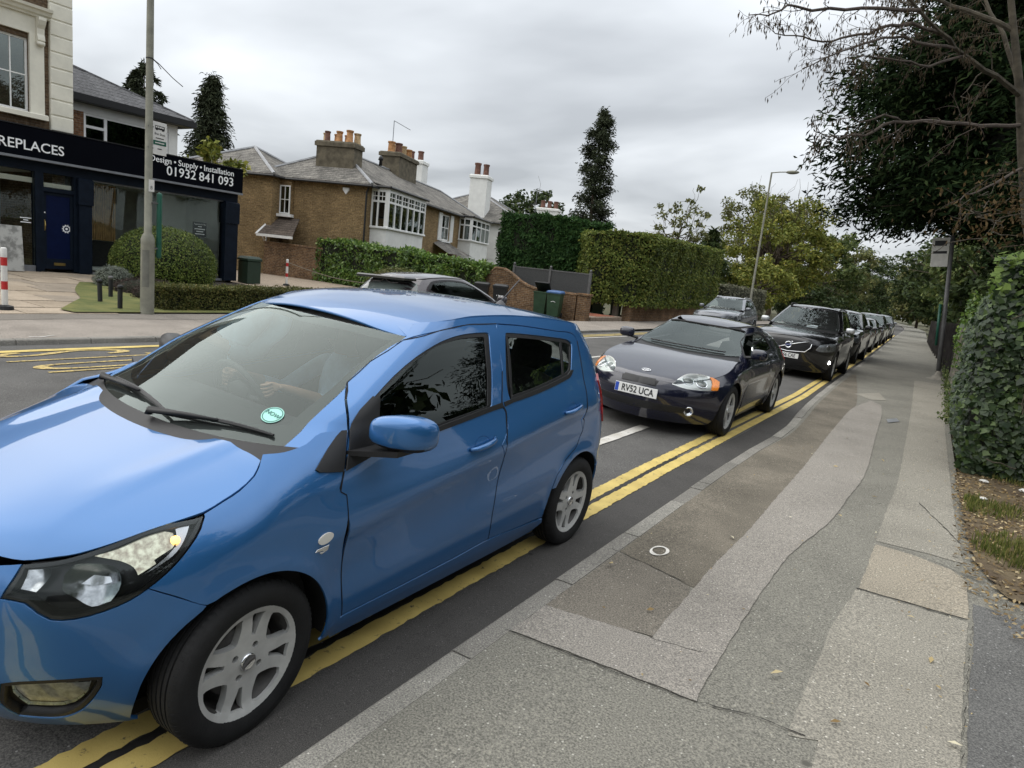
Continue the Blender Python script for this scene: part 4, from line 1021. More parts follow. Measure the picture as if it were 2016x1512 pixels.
    mb = MB(); mb.lathe([(.10, 0), (.09, .3), (.16, .32), (.12, .5), (.02, .6)], 10, c=(7.3, 2.7, 6.9)); mb.build('roof_vent', M_GUTTER, r, smooth=True)
    return r
villa()

def white_house():
    r = empty('white_house', (-25, 24.55, -.2), math.pi/2+.36)
    tag(r, 'white rendered house with slate hip and tall white chimney beyond the brick villa', 'house')
    P = Part(r)
    P.box('wall', M_WHITER, 24.4, 40, -2.6, 8, -.4, 5.55)
    P.box('string_course', M_WHITER, 24.38, 40.02, -2.63, 8.03, 2.4, 2.55)
    hip_roof(P, 23.9, 40.5, -3.1, 8.5, 5.5, 2.9, M_SLATE, lead=True)
    sash(P, 'x', 24.4, -1, -1.6, -.7, 3.3, 4.8, 2, 2, depth=-.03)
    chimney(P, 25.3, 1.4, 5.5, 9.3, 1.6, 1.5, M_WHITER, [(0, -.35, 1.25, .24, M_POTR), (0, .4, 1.35, .26, M_POTR)], cap=.1)
    return r
white_house()
def far_house():
    r = empty('far_gabled_house', (-25, 24.55, -.3), math.pi/2+.36)
    tag(r, 'farther white gabled house whose slate roof and chimney show above the conifer hedge', 'house')
    P = Part(r)
    P.box('wall', M_WHITER, 44, 62, -3, 6, -.5, 5.6)
    mb = MB(); v = [(43.5, -5.6, 5.3), (43.5, 1.0, 8.1), (43.5, 6.6, 5.3), (62.5, -5.6, 5.3), (62.5, 1.0, 8.1), (62.5, 6.6, 5.3)]
    mb.add(v, [(0, 3, 4, 1), (1, 4, 5, 2)]); mb.add([(a, b, c-.15) for a, b, c in v], [(0, 1, 4, 3), (1, 2, 5, 4)]); mb.build('roof', M_SLATE, r)
    mb = MB(); mb.tube([(62.6, -5.7, 5.2), (62.6, 1.0, 8.1), (62.6, 6.7, 5.2)], .18, 4); mb.build('bargeboard', M_WPAINT, r)
    chimney(P, 45.5, -1.2, 5.6, 9.0, 1.6, 2.4, M_WHITER, [(0, -.75, 1.1, .25, M_POTR), (0, 0, 1.1, .25, M_POTR), (0, .75, 1.1, .25, M_POTR)], cap=.12)
    mb = MB(); mb.tube([(46, .5, 8.5), (46, .5, 11.2)], .03, 4); mb.tube([(46, .5, 11.2), (47.8, -1.0, 10.9)], .025, 4); mb.build('tv_aerial', M_GREYTRIM, r)
    return r
far_house()
# ---------------------------------------------------------------- vegetation
NR = np.random.default_rng(11)
def leaf_mat(name, dark, light, third=None, rough=.55, trans=.25, spec=.14):
    if name in MATS: return MATS[name]
    m = bpy.data.materials.new(name); m.use_nodes = True; MATS[name] = m
    nt = m.node_tree; N = nt.nodes; L = nt.links; b = N['Principled BSDF']; out = N['Material Output']
    g = N.new('ShaderNodeNewGeometry'); r = N.new('ShaderNodeValToRGB'); e = r.color_ramp.elements
    e[0].position = 0; e[0].color = (*dark, 1); e[1].position = 1; e[1].color = (*(third or light), 1)
    if third: q = e.new(.72); q.color = (*light, 1)
    L.new(g.outputs['Random Per Island'], r.inputs[0])
    tc = N.new('ShaderNodeTexCoord'); n = N.new('ShaderNodeTexNoise'); n.inputs['Scale'].default_value = .9; n.inputs['Detail'].default_value = 4; L.new(tc.outputs['Object'], n.inputs['Vector'])
    r2 = N.new('ShaderNodeValToRGB'); f = r2.color_ramp.elements; f[0].position = .3; f[0].color = (.72, .72, .70, 1); f[1].position = .7; f[1].color = (1.25, 1.25, 1.15, 1); L.new(n.outputs['Fac'], r2.inputs[0])
    x = N.new('ShaderNodeMix'); x.data_type = 'RGBA'; x.blend_type = 'MULTIPLY'; x.inputs['Factor'].default_value = 1; L.new(r.outputs[0], x.inputs['A']); L.new(r2.outputs[0], x.inputs['B'])
    L.new(x.outputs['Result'], b.inputs['Base Color']); b.inputs['Roughness'].default_value = rough; b.inputs['Specular IOR Level'].default_value = spec
    t = N.new('ShaderNodeBsdfTranslucent'); L.new(x.outputs['Result'], t.inputs[0]); mx = N.new('ShaderNodeMixShader'); mx.inputs[0].default_value = trans
    L.new(b.outputs[0], mx.inputs[1]); L.new(t.outputs[0], mx.inputs[2]); L.new(mx.outputs[0], out.inputs[0])
    return m
M_BARK = mat('bark', (.085, .065, .048), .95, var=.35, scale=5, bump=.8, bscale=18)
M_BARKP = mat('lichen_bark', (.066, .056, .040), .95, var=.45, scale=6, bump=.7, bscale=22)
M_TWIG = mat('twig', (.060, .045, .035), .9, var=.3, scale=10)
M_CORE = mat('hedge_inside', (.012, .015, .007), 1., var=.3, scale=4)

def fast_mesh(name, V, F, m, parent=None, smooth=False):
    """V (n,3), F (k,4) quads"""
    me = bpy.data.meshes.new(name); V = np.ascontiguousarray(V, np.float32); F = np.ascontiguousarray(F, np.int32); k, q = F.shape
    me.vertices.add(len(V)); me.vertices.foreach_set('co', V.ravel()); me.loops.add(k*q); me.loops.foreach_set('vertex_index', F.ravel())
    me.polygons.add(k); me.polygons.foreach_set('loop_start', np.arange(0, k*q, q, dtype=np.int32)); me.polygons.foreach_set('loop_total', np.full(k, q, np.int32))
    me.update(calc_edges=True)
    return link(name, me, m, parent)
def unit(a): return a/(np.linalg.norm(a, axis=-1, keepdims=True)+1e-9)
def leaves(name, P, Nrm, size, m, parent=None, aspect=.55, tilt=.7, droop=0., axis=None, fold=.12, shape='leaf'):
    """one small folded blade per point: P base point, Nrm rough facing"""
    n = len(P); Nn = unit(Nrm+NR.normal(0, tilt, (n, 3)))
    if axis is None: A = NR.normal(0, 1, (n, 3))
    else: A = axis+NR.normal(0, .35, (n, 3))
    A = A+np.array([0, 0, -droop]); T = unit(A-Nn*np.sum(A*Nn, 1, keepdims=True)); B = np.cross(Nn, T)
    s = (np.asarray(size)*NR.uniform(.65, 1.3, n))[:, None] if np.ndim(size) == 0 else np.asarray(size)[:, None]
    w = s*aspect*.5
    if shape == 'ivy':   # five-cornered leaf
        V = np.stack([P, P+T*s*.30+B*w*1.25+Nn*s*fold, P+T*s*.55+B*w*.75, P+T*s, P+T*s*.55-B*w*.75, P+T*s*.30-B*w*1.25+Nn*s*fold], 1)
        F = (np.arange(n)*6)[:, None]+np.array([0, 1, 2, 3, 4, 5])
        return fast_mesh(name, V.reshape(-1, 3), F, m, parent)
    V = np.stack([P, P+T*s*.5+B*w+Nn*s*fold, P+T*s, P+T*s*.5-B*w+Nn*s*fold*.6], 1)
    F = (np.arange(n)*4)[:, None]+np.array([0, 1, 2, 3])
    return fast_mesh(name, V.reshape(-1, 3), F, m, parent)
def noise3(P, f, seed=0):
    a = P*f; return (np.sin(a[:, 0]*1.3+a[:, 1]*.7+seed)+np.sin(a[:, 1]*1.7-a[:, 2]*1.1+seed*2.1)+np.sin(a[:, 2]*1.9+a[:, 0]*.9-seed*1.3))/3

def hedge(name, label, path, width, z0, ztops, leaf, n, m, group=None, cat='hedge', aspect=.6, rough=.10, zg0=None, tilt=.55, shape='leaf', round_top=.12, overhang=None):
    """trimmed hedge along a ground path; leaves on all faces, solid dark core added inside to block see-through"""
    base = Vector((path[0][0], path[0][1], zg0 if zg0 is not None else zg(path[0][1]))); root = empty(name, base)
    tag(root, label, cat, group)
    segs = []; L = 0
    for i in range(len(path)-1):
        a, b = np.array(path[i]), np.array(path[i+1]); segs.append((a, b, ztops[i], ztops[i+1], np.linalg.norm(b-a))); L += segs[-1][4]
    PP = []; NN = []; core = MB()
    for i, (a, b, za, zb, ln) in enumerate(segs):
        d = (b-a)/ln; nr = np.array([d[1], -d[0]])   # right hand side of the path
        h = (za+zb)/2-z0; k = int(n*ln/L)
        def face(cnt, fn): 
            t = NR.uniform(0, 1, cnt); u = NR.uniform(0, 1, cnt); P, N_ = fn(t, u); PP.append(P); NN.append(N_)
        areas = np.array([h*ln, h*ln*.35, width*ln, h*width, h*width]); areas = areas/areas[:3].sum()
        top = lambda t: za+(zb-za)*t
        def right(t, u):
            z = z0+(top(t)-z0)*u; o = width/2-round_top*np.clip((u-.9)/.1, 0, 1)**2; p = a[None]+(b-a)[None]*t[:, None]+nr[None]*o[:, None]
            return np.column_stack([p, z]), np.tile([*nr, .25], (len(t), 1))
        def left(t, u):
            P, N_ = right(t, u); p = P.copy(); p[:, :2] -= nr[None]*width; return p, np.tile([*(-nr), .25], (len(t), 1))
        def topf(t, u):
            p = a[None]+(b-a)[None]*t[:, None]+nr[None]*((u-.5)*width)[:, None]; return np.column_stack([p, top(t)]), np.tile([0., 0, 1], (len(t), 1))
        face(int(k*areas[0]), right); face(int(k*areas[1]), left); face(int(k*areas[2]), topf)
        if i == 0: face(int(k*areas[3]), lambda t, u: (np.column_stack([a[None]+nr[None]*((t-.5)*width)[:, None], z0+(za-z0)*u]), np.tile([*(-d), .2], (len(t), 1))))
        if i == len(segs)-1: face(int(k*areas[4]), lambda t, u: (np.column_stack([b[None]+nr[None]*((t-.5)*width)[:, None], z0+(zb-z0)*u]), np.tile([*d, .2], (len(t), 1))))
        if i < len(segs)-1:
            d2 = (segs[i+1][1]-segs[i+1][0])/segs[i+1][4]; n2 = np.array([d2[1], -d2[0]]); a1_ = math.atan2(nr[1], nr[0]); da = (math.atan2(n2[1], n2[0])-a1_+math.pi) % (2*math.pi)-math.pi
            if da > .02:
                cnt = int(k*areas[0]*(da*width/2)/ln*1.1); t = NR.uniform(0, 1, cnt); u = NR.uniform(0, 1, cnt); an = a1_+da*t; dn = np.column_stack([np.cos(an), np.sin(an)])
                PP.append(np.column_stack([b[None]+dn*width/2, z0+(zb-z0)*u])); NN.append(np.column_stack([dn, np.full(cnt, .25)]))
                cnt = int(cnt*.5); t = NR.uniform(0, 1, cnt); an = a1_+da*t; dn = np.column_stack([np.cos(an), np.sin(an)])*NR.uniform(0, width/2, (cnt, 1)); PP.append(np.column_stack([b[None]+dn, np.full(cnt, zb)])); NN.append(np.tile([0., 0, 1], (cnt, 1)))
        w = width/2-.10; A0 = a+d*.1; B0 = b-d*.1 if i == len(segs)-1 else b
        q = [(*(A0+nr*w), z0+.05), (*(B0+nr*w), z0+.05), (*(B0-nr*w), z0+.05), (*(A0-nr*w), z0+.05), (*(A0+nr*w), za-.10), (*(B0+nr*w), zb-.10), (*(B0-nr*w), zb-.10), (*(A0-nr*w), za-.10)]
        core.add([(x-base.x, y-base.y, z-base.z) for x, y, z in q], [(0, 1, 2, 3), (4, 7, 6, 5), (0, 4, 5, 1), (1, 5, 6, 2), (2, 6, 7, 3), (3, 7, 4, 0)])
    P = np.concatenate(PP); N_ = np.concatenate(NN)
    bump = noise3(P, 2.3, 1)*rough+noise3(P, 7., 3)*rough*.5
    P = P+unit(N_)*bump[:, None]-unit(N_)*NR.uniform(0, .12, (len(P), 1))
    leaves('foliage', P-np.array(base), N_, leaf, m, root, aspect, tilt, shape=shape)
    core.build('branches', M_CORE, root, recalc=True)  # solid dark box added behind the leaves to stop see-through, no modelled branches
    return root
def dome(name, label, c, r, n, leaf, m, group=None, cat='shrub', flat=1., aspect=.6, lump=.05, tilt=.6, under=-.35, core=True, shape='leaf', droop=0.):
    root = empty(name, c); tag(root, label, cat, group)
    D = unit(NR.normal(0, 1, (n, 3))); D = D[D[:, 2] > under]
    Rr = np.array([r[0], r[1], r[2]]); P = D*Rr*(1+lump*noise3(D*3, 2., 4)+lump*.6*noise3(D*7, 2., 8))[:, None]*NR.uniform(.90, 1.02, (len(D), 1)); P[:, 2] += r[2]*(-under*.95)
    leaves('foliage', P, D, leaf, m, root, aspect, tilt, shape=shape, droop=droop)
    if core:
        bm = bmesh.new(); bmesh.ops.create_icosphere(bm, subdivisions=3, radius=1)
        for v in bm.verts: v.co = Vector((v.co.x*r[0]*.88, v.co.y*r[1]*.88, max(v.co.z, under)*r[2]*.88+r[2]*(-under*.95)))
        me = bpy.data.meshes.new('branches'); bm.to_mesh(me); bm.free(); link('branches', me, M_CORE, root)  # solid dark core added under the leaf shell, no modelled branches
    return root
def limb(mb, a, b, r0, r1, wob=.15, n=5, sides=6):
    a, b = np.array(a), np.array(b); L = np.linalg.norm(b-a); pts = []; rr = []
    for i in range(n+1):
        t = i/n; p = a+(b-a)*t+NR.normal(0, wob*L*.12, 3)*math.sin(math.pi*t); pts.append(p); rr.append(r0+(r1-r0)*t)
    mb.tube(pts, rr, sides); return pts
def broad_tree(name, label, base, height, crown_r, crown_z, m, n=9000, leaf=.28, clumps=46, group=None, trunk_r=.22, sparse=0., flatten=1., limbs=16, bark=None, spread=.21, aspect=.6):
    root = empty(name, base); tag(root, label, 'tree', group)
    H = height; cz_ = crown_z; ry = (H-cz_)
    C_ = unit(NR.normal(0, 1, (clumps, 3)))*NR.uniform(.35, 1.0, (clumps, 1))**.6
    C_[:, 2] = np.where(C_[:, 2] < 0, C_[:, 2]*.75, C_[:, 2])
    C_ = C_*np.array([crown_r, crown_r, ry*.92*flatten]); C_[:, 2] += cz_
    idx = NR.integers(0, clumps, n); sg = crown_r*spread*NR.uniform(.7, 1.3, clumps)
    off = NR.normal(0, 1, (n, 3)); off = unit(off)*(NR.uniform(0, 1, (n, 1))**.4)
    P = C_[idx]+off*sg[idx][:, None]*np.array([1, 1, .72])
    N_ = off+np.array([0, 0, .6])
    leaves('crown', P, N_, leaf, m, root, aspect, .6)
    mb = MB(); limb(mb, (0, 0, -.2), (0, 0, cz_*.9), trunk_r, trunk_r*.62, .3, 6, 10)
    order = np.argsort(NR.uniform(0, 1, clumps))[:limbs]
    for k in order:
        s = np.array([0, 0, cz_*NR.uniform(.45, .95)]); limb(mb, s, C_[k], trunk_r*.42, trunk_r*.08, .5, 5, 6)
        for _ in range(2):
            e = C_[k]+NR.normal(0, crown_r*.22, 3); limb(mb, C_[k]*.8+s*.2, e, trunk_r*.1, .012, .4, 4, 5)
    mb.build('trunk', bark or M_BARK, root, smooth=True)
    return root
def plume_tree(name, label, base, height, rad, z0, m, branches=120, sprays=60, leaf=.3, group=None, top=.15, droop=.5, trunk_r=.2, shape=1., gaps=0., cat='tree', lean=(0, 0), aspect=.3, updir=.1, prof=None, core=0., fan=1):
    """conifer: tiers of drooping branches covered with sprays"""
    root = empty(name, base); tag(root, label, cat, group)
    P = []; N_ = []; A_ = []; mb = MB()
    limb(mb, (0, 0, -.2), (lean[0], lean[1], height*.97), trunk_r, .03, .05, 8, 8)
    for k in range(branches):
        t = (k+NR.uniform(0, 1))/branches; z = z0+(height-z0)*t**1.02
        if prof is not None: R_ = rad*float(np.interp(t, [p[0] for p in prof], [p[1] for p in prof]))
        else: R_ = rad*((1-t)**shape*(1-top)+top*(1-t**6))
        R_ *= NR.uniform(.72, 1.12)
        if NR.uniform() < gaps: continue
        az = NR.uniform(0, 2*math.pi); d = np.array([math.cos(az), math.sin(az), updir]); c0 = np.array([lean[0]*z/height, lean[1]*z/height, z])
        u = np.sort(NR.uniform(.08, 1, sprays)**.75)
        p = c0+d*(u*R_)[:, None]; p[:, 2] -= droop*R_*u**2*.6
        side = np.array([-math.sin(az), math.cos(az), 0]); sp = NR.normal(0, .16, sprays)*R_*(.35+.65*(1-u))
        p = p+side*sp[:, None]; p[:, 2] += NR.normal(0, .035*rad, sprays)-np.abs(sp)*.25
        P.append(p); N_.append(np.tile([d[0]*.8, d[1]*.8, .55], (sprays, 1))); A_.append(np.tile(d*1.0+np.array([0, 0, -droop]), (sprays, 1))+side*np.sign(sp)[:, None]*.5)
        if k % 3 == 0:
            mb.tube([c0, c0+d*R_*.5+np.array([0, 0, -droop*R_*.15]), c0+d*R_*.95+np.array([0, 0, -droop*R_*.54])], [trunk_r*.16, trunk_r*.10, .008], 5)
    P = np.concatenate(P); N_ = np.concatenate(N_); A_ = np.concatenate(A_)
    if fan > 1: P = np.repeat(P, fan, 0)+NR.normal(0, leaf*.55, (len(P)*fan, 3)); N_ = np.repeat(N_, fan, 0); A_ = np.repeat(A_, fan, 0)+NR.normal(0, .35, (len(A_)*fan, 3))
    leaves('crown', P, N_, leaf, m, root, aspect, .7, axis=A_)
    mb.build('trunk', M_BARK, root, smooth=True)
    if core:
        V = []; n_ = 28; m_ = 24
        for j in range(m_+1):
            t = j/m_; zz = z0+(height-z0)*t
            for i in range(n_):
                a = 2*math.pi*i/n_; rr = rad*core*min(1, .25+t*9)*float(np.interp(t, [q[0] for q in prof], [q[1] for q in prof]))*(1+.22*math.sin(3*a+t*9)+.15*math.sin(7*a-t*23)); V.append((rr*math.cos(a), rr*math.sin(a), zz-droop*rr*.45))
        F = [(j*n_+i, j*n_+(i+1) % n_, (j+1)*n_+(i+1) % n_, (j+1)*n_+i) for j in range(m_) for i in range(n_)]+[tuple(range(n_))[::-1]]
        c_ = MB(); c_.add(V, F); c_.build('dark_core', mat('conifer_inside', (.006, .008, .005), 1., var=.3), root, smooth=True)  # near-black solid mass added inside so the crown looks opaque and dark
    return root

LF_BOX = leaf_mat('clipped_bush_leaf', (.045, .075, .020), (.135, .180, .045), (.230, .255, .075))
LF_LAUREL = leaf_mat('laurel_leaf', (0.043, 0.096, 0.019), (0.132, 0.232, 0.040), (0.248, 0.333, 0.078), rough=.35, spec=.5)
LF_LOW = leaf_mat('low_hedge_leaf', (0.047, 0.060, 0.018), (0.111, 0.114, 0.036), (0.156, 0.130, 0.046))
LF_HORN = leaf_mat('hornbeam_leaf', (.062, .092, .022), (.155, .195, .045), (.240, .235, .06))
LF_CYP = leaf_mat('cypress_hedge_leaf', (0.016, 0.043, 0.015), (0.041, 0.092, 0.027), (0.061, 0.115, 0.034), rough=.7)
LF_GREYH = leaf_mat('grey_hedge_leaf', (0.081, 0.088, 0.060), (0.169, 0.169, 0.125), (0.213, 0.200, 0.150), rough=.7)
LF_LAV = leaf_mat('lavender_leaf', (.12, .14, .12), (.27, .29, .26), rough=.8)
LF_HEATH = leaf_mat('dark_heather_leaf', (.04, .032, .030), (.10, .075, .07), rough=.8)
LF_DCON = leaf_mat('dark_conifer_spray', (.007, .014, .007), (.018, .032, .013), (.034, .050, .020), rough=.9, trans=.08, spec=.03)
LF_CON2 = leaf_mat('distant_conifer_spray', (0.023, 0.031, 0.018), (0.058, 0.068, 0.039), rough=.8, trans=.1)
LF_YEL = leaf_mat('yellowing_leaf', (.085, .110, .022), (.205, .220, .045), (.290, .255, .06))
LF_OLIVE = leaf_mat('olive_green_leaf', (0.068, 0.081, 0.027), (0.162, 0.173, 0.065), (0.223, 0.209, 0.088))
LF_GRN = leaf_mat('mid_green_leaf', (0.039, 0.067, 0.020), (0.105, 0.137, 0.045), (0.147, 0.168, 0.056))
LF_DGRN = leaf_mat('dark_green_leaf', (0.020, 0.036, 0.014), (0.056, 0.081, 0.028), (0.084, 0.105, 0.036))
LF_IVY = leaf_mat('ivy_leaf', (0.012, 0.027, 0.010), (0.040, 0.069, 0.023), (0.104, 0.156, 0.047), rough=.4, spec=.45)
LF_BROWN = leaf_mat('dead_brown_leaf', (.05, .032, .016), (.13, .088, .042), rough=.8)
LF_GRASS = leaf_mat('grass_blade', (0.063, 0.092, 0.021), (0.172, 0.190, 0.057), (0.299, 0.247, 0.103))

# near the shop
dome('topiary_bush', 'large dome-clipped green bush in front of the shop display window', (-19.6, 11.2, .15), (1.43, 1.43, 1.14), 24000, .055, LF_BOX, under=-.50, lump=.025, tilt=.5)
hedge('low_hedge', 'low clipped hedge running along the footway from the tall lamp post', [(-13.7, 7.6), (-14.2, 14.6)], .75, .1, [.64, .60], .05, 26000, LF_LOW, rough=.04)
dome('lavender_bush', 'round pale grey lavender bush beside the shop forecourt', (-18.4, 9.15, .15), (.48, .46, .40), 4000, .075, LF_LAV, under=-.3, aspect=.16, lump=.08, tilt=.5)
dome('heather_shrub', 'dark purple-brown heather shrub below the clipped dome bush', (-16.9, 9.2, .14), (.75, .8, .32), 4500, .07, LF_HEATH, under=-.1, aspect=.25, lump=.15)
dome('heather_shrub', 'small dark shrub between the path lights and the low hedge', (-15.6, 8.9, .14), (.6, .7, .30), 3500, .06, LF_HEATH, under=-.1, aspect=.25, lump=.15)
dome('wall_shrub', 'small green shrub at the foot of the brick flank wall', (-30.4, 23.2, .1), (.9, .7, .5), 2500, .12, LF_GRN, under=-.2)
# laurel and villas' garden
hedge('laurel_hedge', 'broad laurel hedge with glossy bright green leaves in front of the brick villa', [(-26.2, 23.2), (-21, 23.4), (-17.0, 24.2)], 1.3, .0, [2.15, 1.95, 1.72], .17, 15000, LF_LAUREL, rough=.16, aspect=.42, tilt=.75)
dome('round_shrub', 'rounded pale green shrub in front of the laurel hedge behind the dark hatchback', (-18.9, 20.6, .0), (1.45, 1.2, .95), 6000, .10, LF_OLIVE, under=-.3)
hedge('cypress_hedge', 'tall dark green clipped conifer hedge behind the grey fence panels', [(-19.6, 29.9), (-16.4, 29.6), (-14.6, 30.6)], 2.2, .0, [4.35, 4.3, 4.2], .20, 26000, LF_CYP, rough=.18, aspect=.35, tilt=.7)
hedge('hornbeam_hedge', 'tall square-cut yellow-green hedge overhanging a low brick wall', [(-14.4, 28.0), (-12.55, 29.6), (-13.1, 42.5)], 1.8, .55, [3.72, 3.85, 4.15], .13, 40000, LF_HORN, rough=.10, aspect=.6, zg0=-.2)
hedge('grey_hedge', 'grey-green clipped hedge beside the far street lamp', [(-13.2, 45.0), (-14.0, 60.0)], 1.8, -.6, [2.05, 2.0], .16, 12000, LF_GREYH, rough=.10)
# conifers and trees behind the houses
plume_tree('conifer', 'tall dark conifer with drooping branches behind the shop roof', (-40.5, 26, 0), 11.2, 2.0, 1.5, LF_CON2, 170, 60, .30, fan=2, group=None, droop=.75, top=.25, shape=.7, aspect=.24)
plume_tree('conifer', 'dark round-topped conifer half hidden behind the lamp post and shop roof', (-45.5, 24.5, 0), 12.0, 2.2, 3, LF_CON2, 130, 80, .36, droop=.85, top=.55, shape=.5)
broad_tree('garden_tree', 'light green leafy shrub tree behind the black shop fascia', (-29.5, 19.0, 0), 6.0, 1.5, 4.6, LF_YEL, 1600, .26, 24, trunk_r=.08)
plume_tree('tall_cypress', 'very tall narrow dark cypress standing above the conifer hedge', (-30.6, 60, -.6), 17.6, 2.0, 5.5, LF_CON2, 210, 50, .36, fan=2, droop=.6, gaps=.26, trunk_r=.3, prof=[(0, .85), (.15, 1.), (.4, .8), (.75, .72), (.92, .4), (1, .08)], updir=.5)
broad_tree('sapling_tree', 'thin open tree with small reddish-green leaves above the square hedge', (-20.5, 57, -.5), 11.4, 2.7, 7.0, LF_OLIVE, 1500, .30, 44, trunk_r=.13, limbs=30, spread=.14)
broad_tree('roof_tree', 'round tree crown showing over the white house roofs', (-47, 75, -.7), 12.6, 4.5, 9.0, LF_DGRN, 3500, .5, 40)
plume_tree('small_conifer', 'small dark spreading conifer above the square hedge', (-19.0, 62, -.6), 7.6, 2.6, 3.5, LF_DGRN, 60, 40, .5, droop=.6)
# avenue on the left
broad_tree('yellowing_tree', 'broad yellow-green autumn tree behind the far street lamp', (-16.5, 78, -.9), 14.6, 6.2, 7.6, LF_YEL, 13000, .36, 95, trunk_r=.3, limbs=40, spread=.17, group=None)
broad_tree('olive_tree', 'thin-topped olive-green tree rising behind the yellowing tree', (-20.0, 86, -1.), 16.6, 6.0, 10.0, LF_OLIVE, 7000, .36, 80, trunk_r=.28, limbs=50, spread=.15)
broad_tree('low_yellow_tree', 'low yellow-green bushy tree at the roadside beyond the grey hedge', (-15.2, 66, -.7), 6.6, 4.0, 3.0, LF_YEL, 7000, .30, 50, trunk_r=.2)
for i, (x, y, h, r_, mm, lab) in enumerate([(-15.0, 102, 13.8, 5.0, LF_GRN, 'mid green roadside tree next along from the yellowing tree'), (-15.5, 122, 14.5, 5.5, LF_OLIVE, 'olive-grey tree farther down the left of the road'), (-15.0, 145, 15., 5.5, LF_DGRN, 'dark green tree near the bend on the left of the road'), (-13.0, 172, 15., 6.5, LF_DGRN, 'dark tree closing the road at the bend'), (-6., 205, 17., 8., LF_DGRN, 'farthest dark tree where the road disappears'), (-22.0, 112, 15, 6, LF_DGRN, 'dark tree set back behind the left roadside trees')]):
    broad_tree('roadside_tree', lab, (x, y, zg(y)), h, r_, h*.46, mm, 6500, .5, 60, trunk_r=.25, group='trees lining the far road')
broad_tree('roadside_shrub', 'dark shrubbery at the foot of the left roadside trees', (-15.0, 92, -1.), 5.5, 4.2, 2.2, LF_DGRN, 4500, .4, 40, trunk_r=.15, group='trees lining the far road')
broad_tree('roadside_shrub', 'dark bushes at the roadside farther toward the bend', (-15.2, 112, -1.2), 5.5, 4.6, 2.2, LF_DGRN, 4500, .45, 40, trunk_r=.15, group='trees lining the far road')
broad_tree('roadside_shrub', 'low dark bushes under the trees at the bend', (-16.5, 135, -1.5), 6, 5.6, 2.2, LF_DGRN, 4500, .5, 40, trunk_r=.15, group='trees lining the far road')
# right hand side
broad_tree('verge_tree', 'mid green tree overhanging the pavement beyond the dark conifer', (2.6, 50, -.5), 9.8, 4.3, 4.6, LF_GRN, 9000, .34, 60, trunk_r=.25, group='trees lining the pavement')
broad_tree('verge_tree', 'dark tree over the pavement fence past the leaning sign', (2.6, 36, -.35), 7.4, 3.0, 3.8, LF_DGRN, 8000, .28, 50, trunk_r=.2, group='trees lining the pavement')
broad_tree('verge_tree', 'far dark green tree above the pavement near the bend', (1.2, 70, -.7), 12, 5.0, 5.6, LF_DGRN, 8000, .42, 60, trunk_r=.25, group='trees lining the pavement')
broad_tree('verge_tree', 'last tree above the pavement where the path turns', (-.4, 100, -1.0), 14, 6.0, 6.2, LF_DGRN, 8000, .5, 60, trunk_r=.25, group='trees lining the pavement')
broad_tree('verge_tree', 'olive tree on the pavement side close to the bend', (-4.0, 140, -1.5), 14, 6.5, 6.2, LF_OLIVE, 7000, .6, 60, trunk_r=.25, group='trees lining the pavement')
plume_tree('dark_conifer', 'massive dark evergreen conifer overhanging the pavement on the right', (2.5, 24.3, -.2), 19, 6.7, 5.0, LF_DCON, 1050, 120, .24, droop=.36, fan=4, trunk_r=.45, prof=[(0, .80), (.10, .98), (.22, 1.0), (.38, .84), (.55, .62), (.8, .4), (1, .1)], updir=.12, aspect=.30, core=.5)
plume_tree('dark_conifer', 'lower dark evergreen spreading over the ivy mound below the massive conifer', (3.9, 17.0, 0), 9.0, 3.9, 3.2, LF_DCON, 300, 70, .17, droop=.38, fan=3, trunk_r=.25, prof=[(0, .9), (.3, 1.), (.6, .8), (1, .2)], updir=.1, aspect=.26, core=.45)

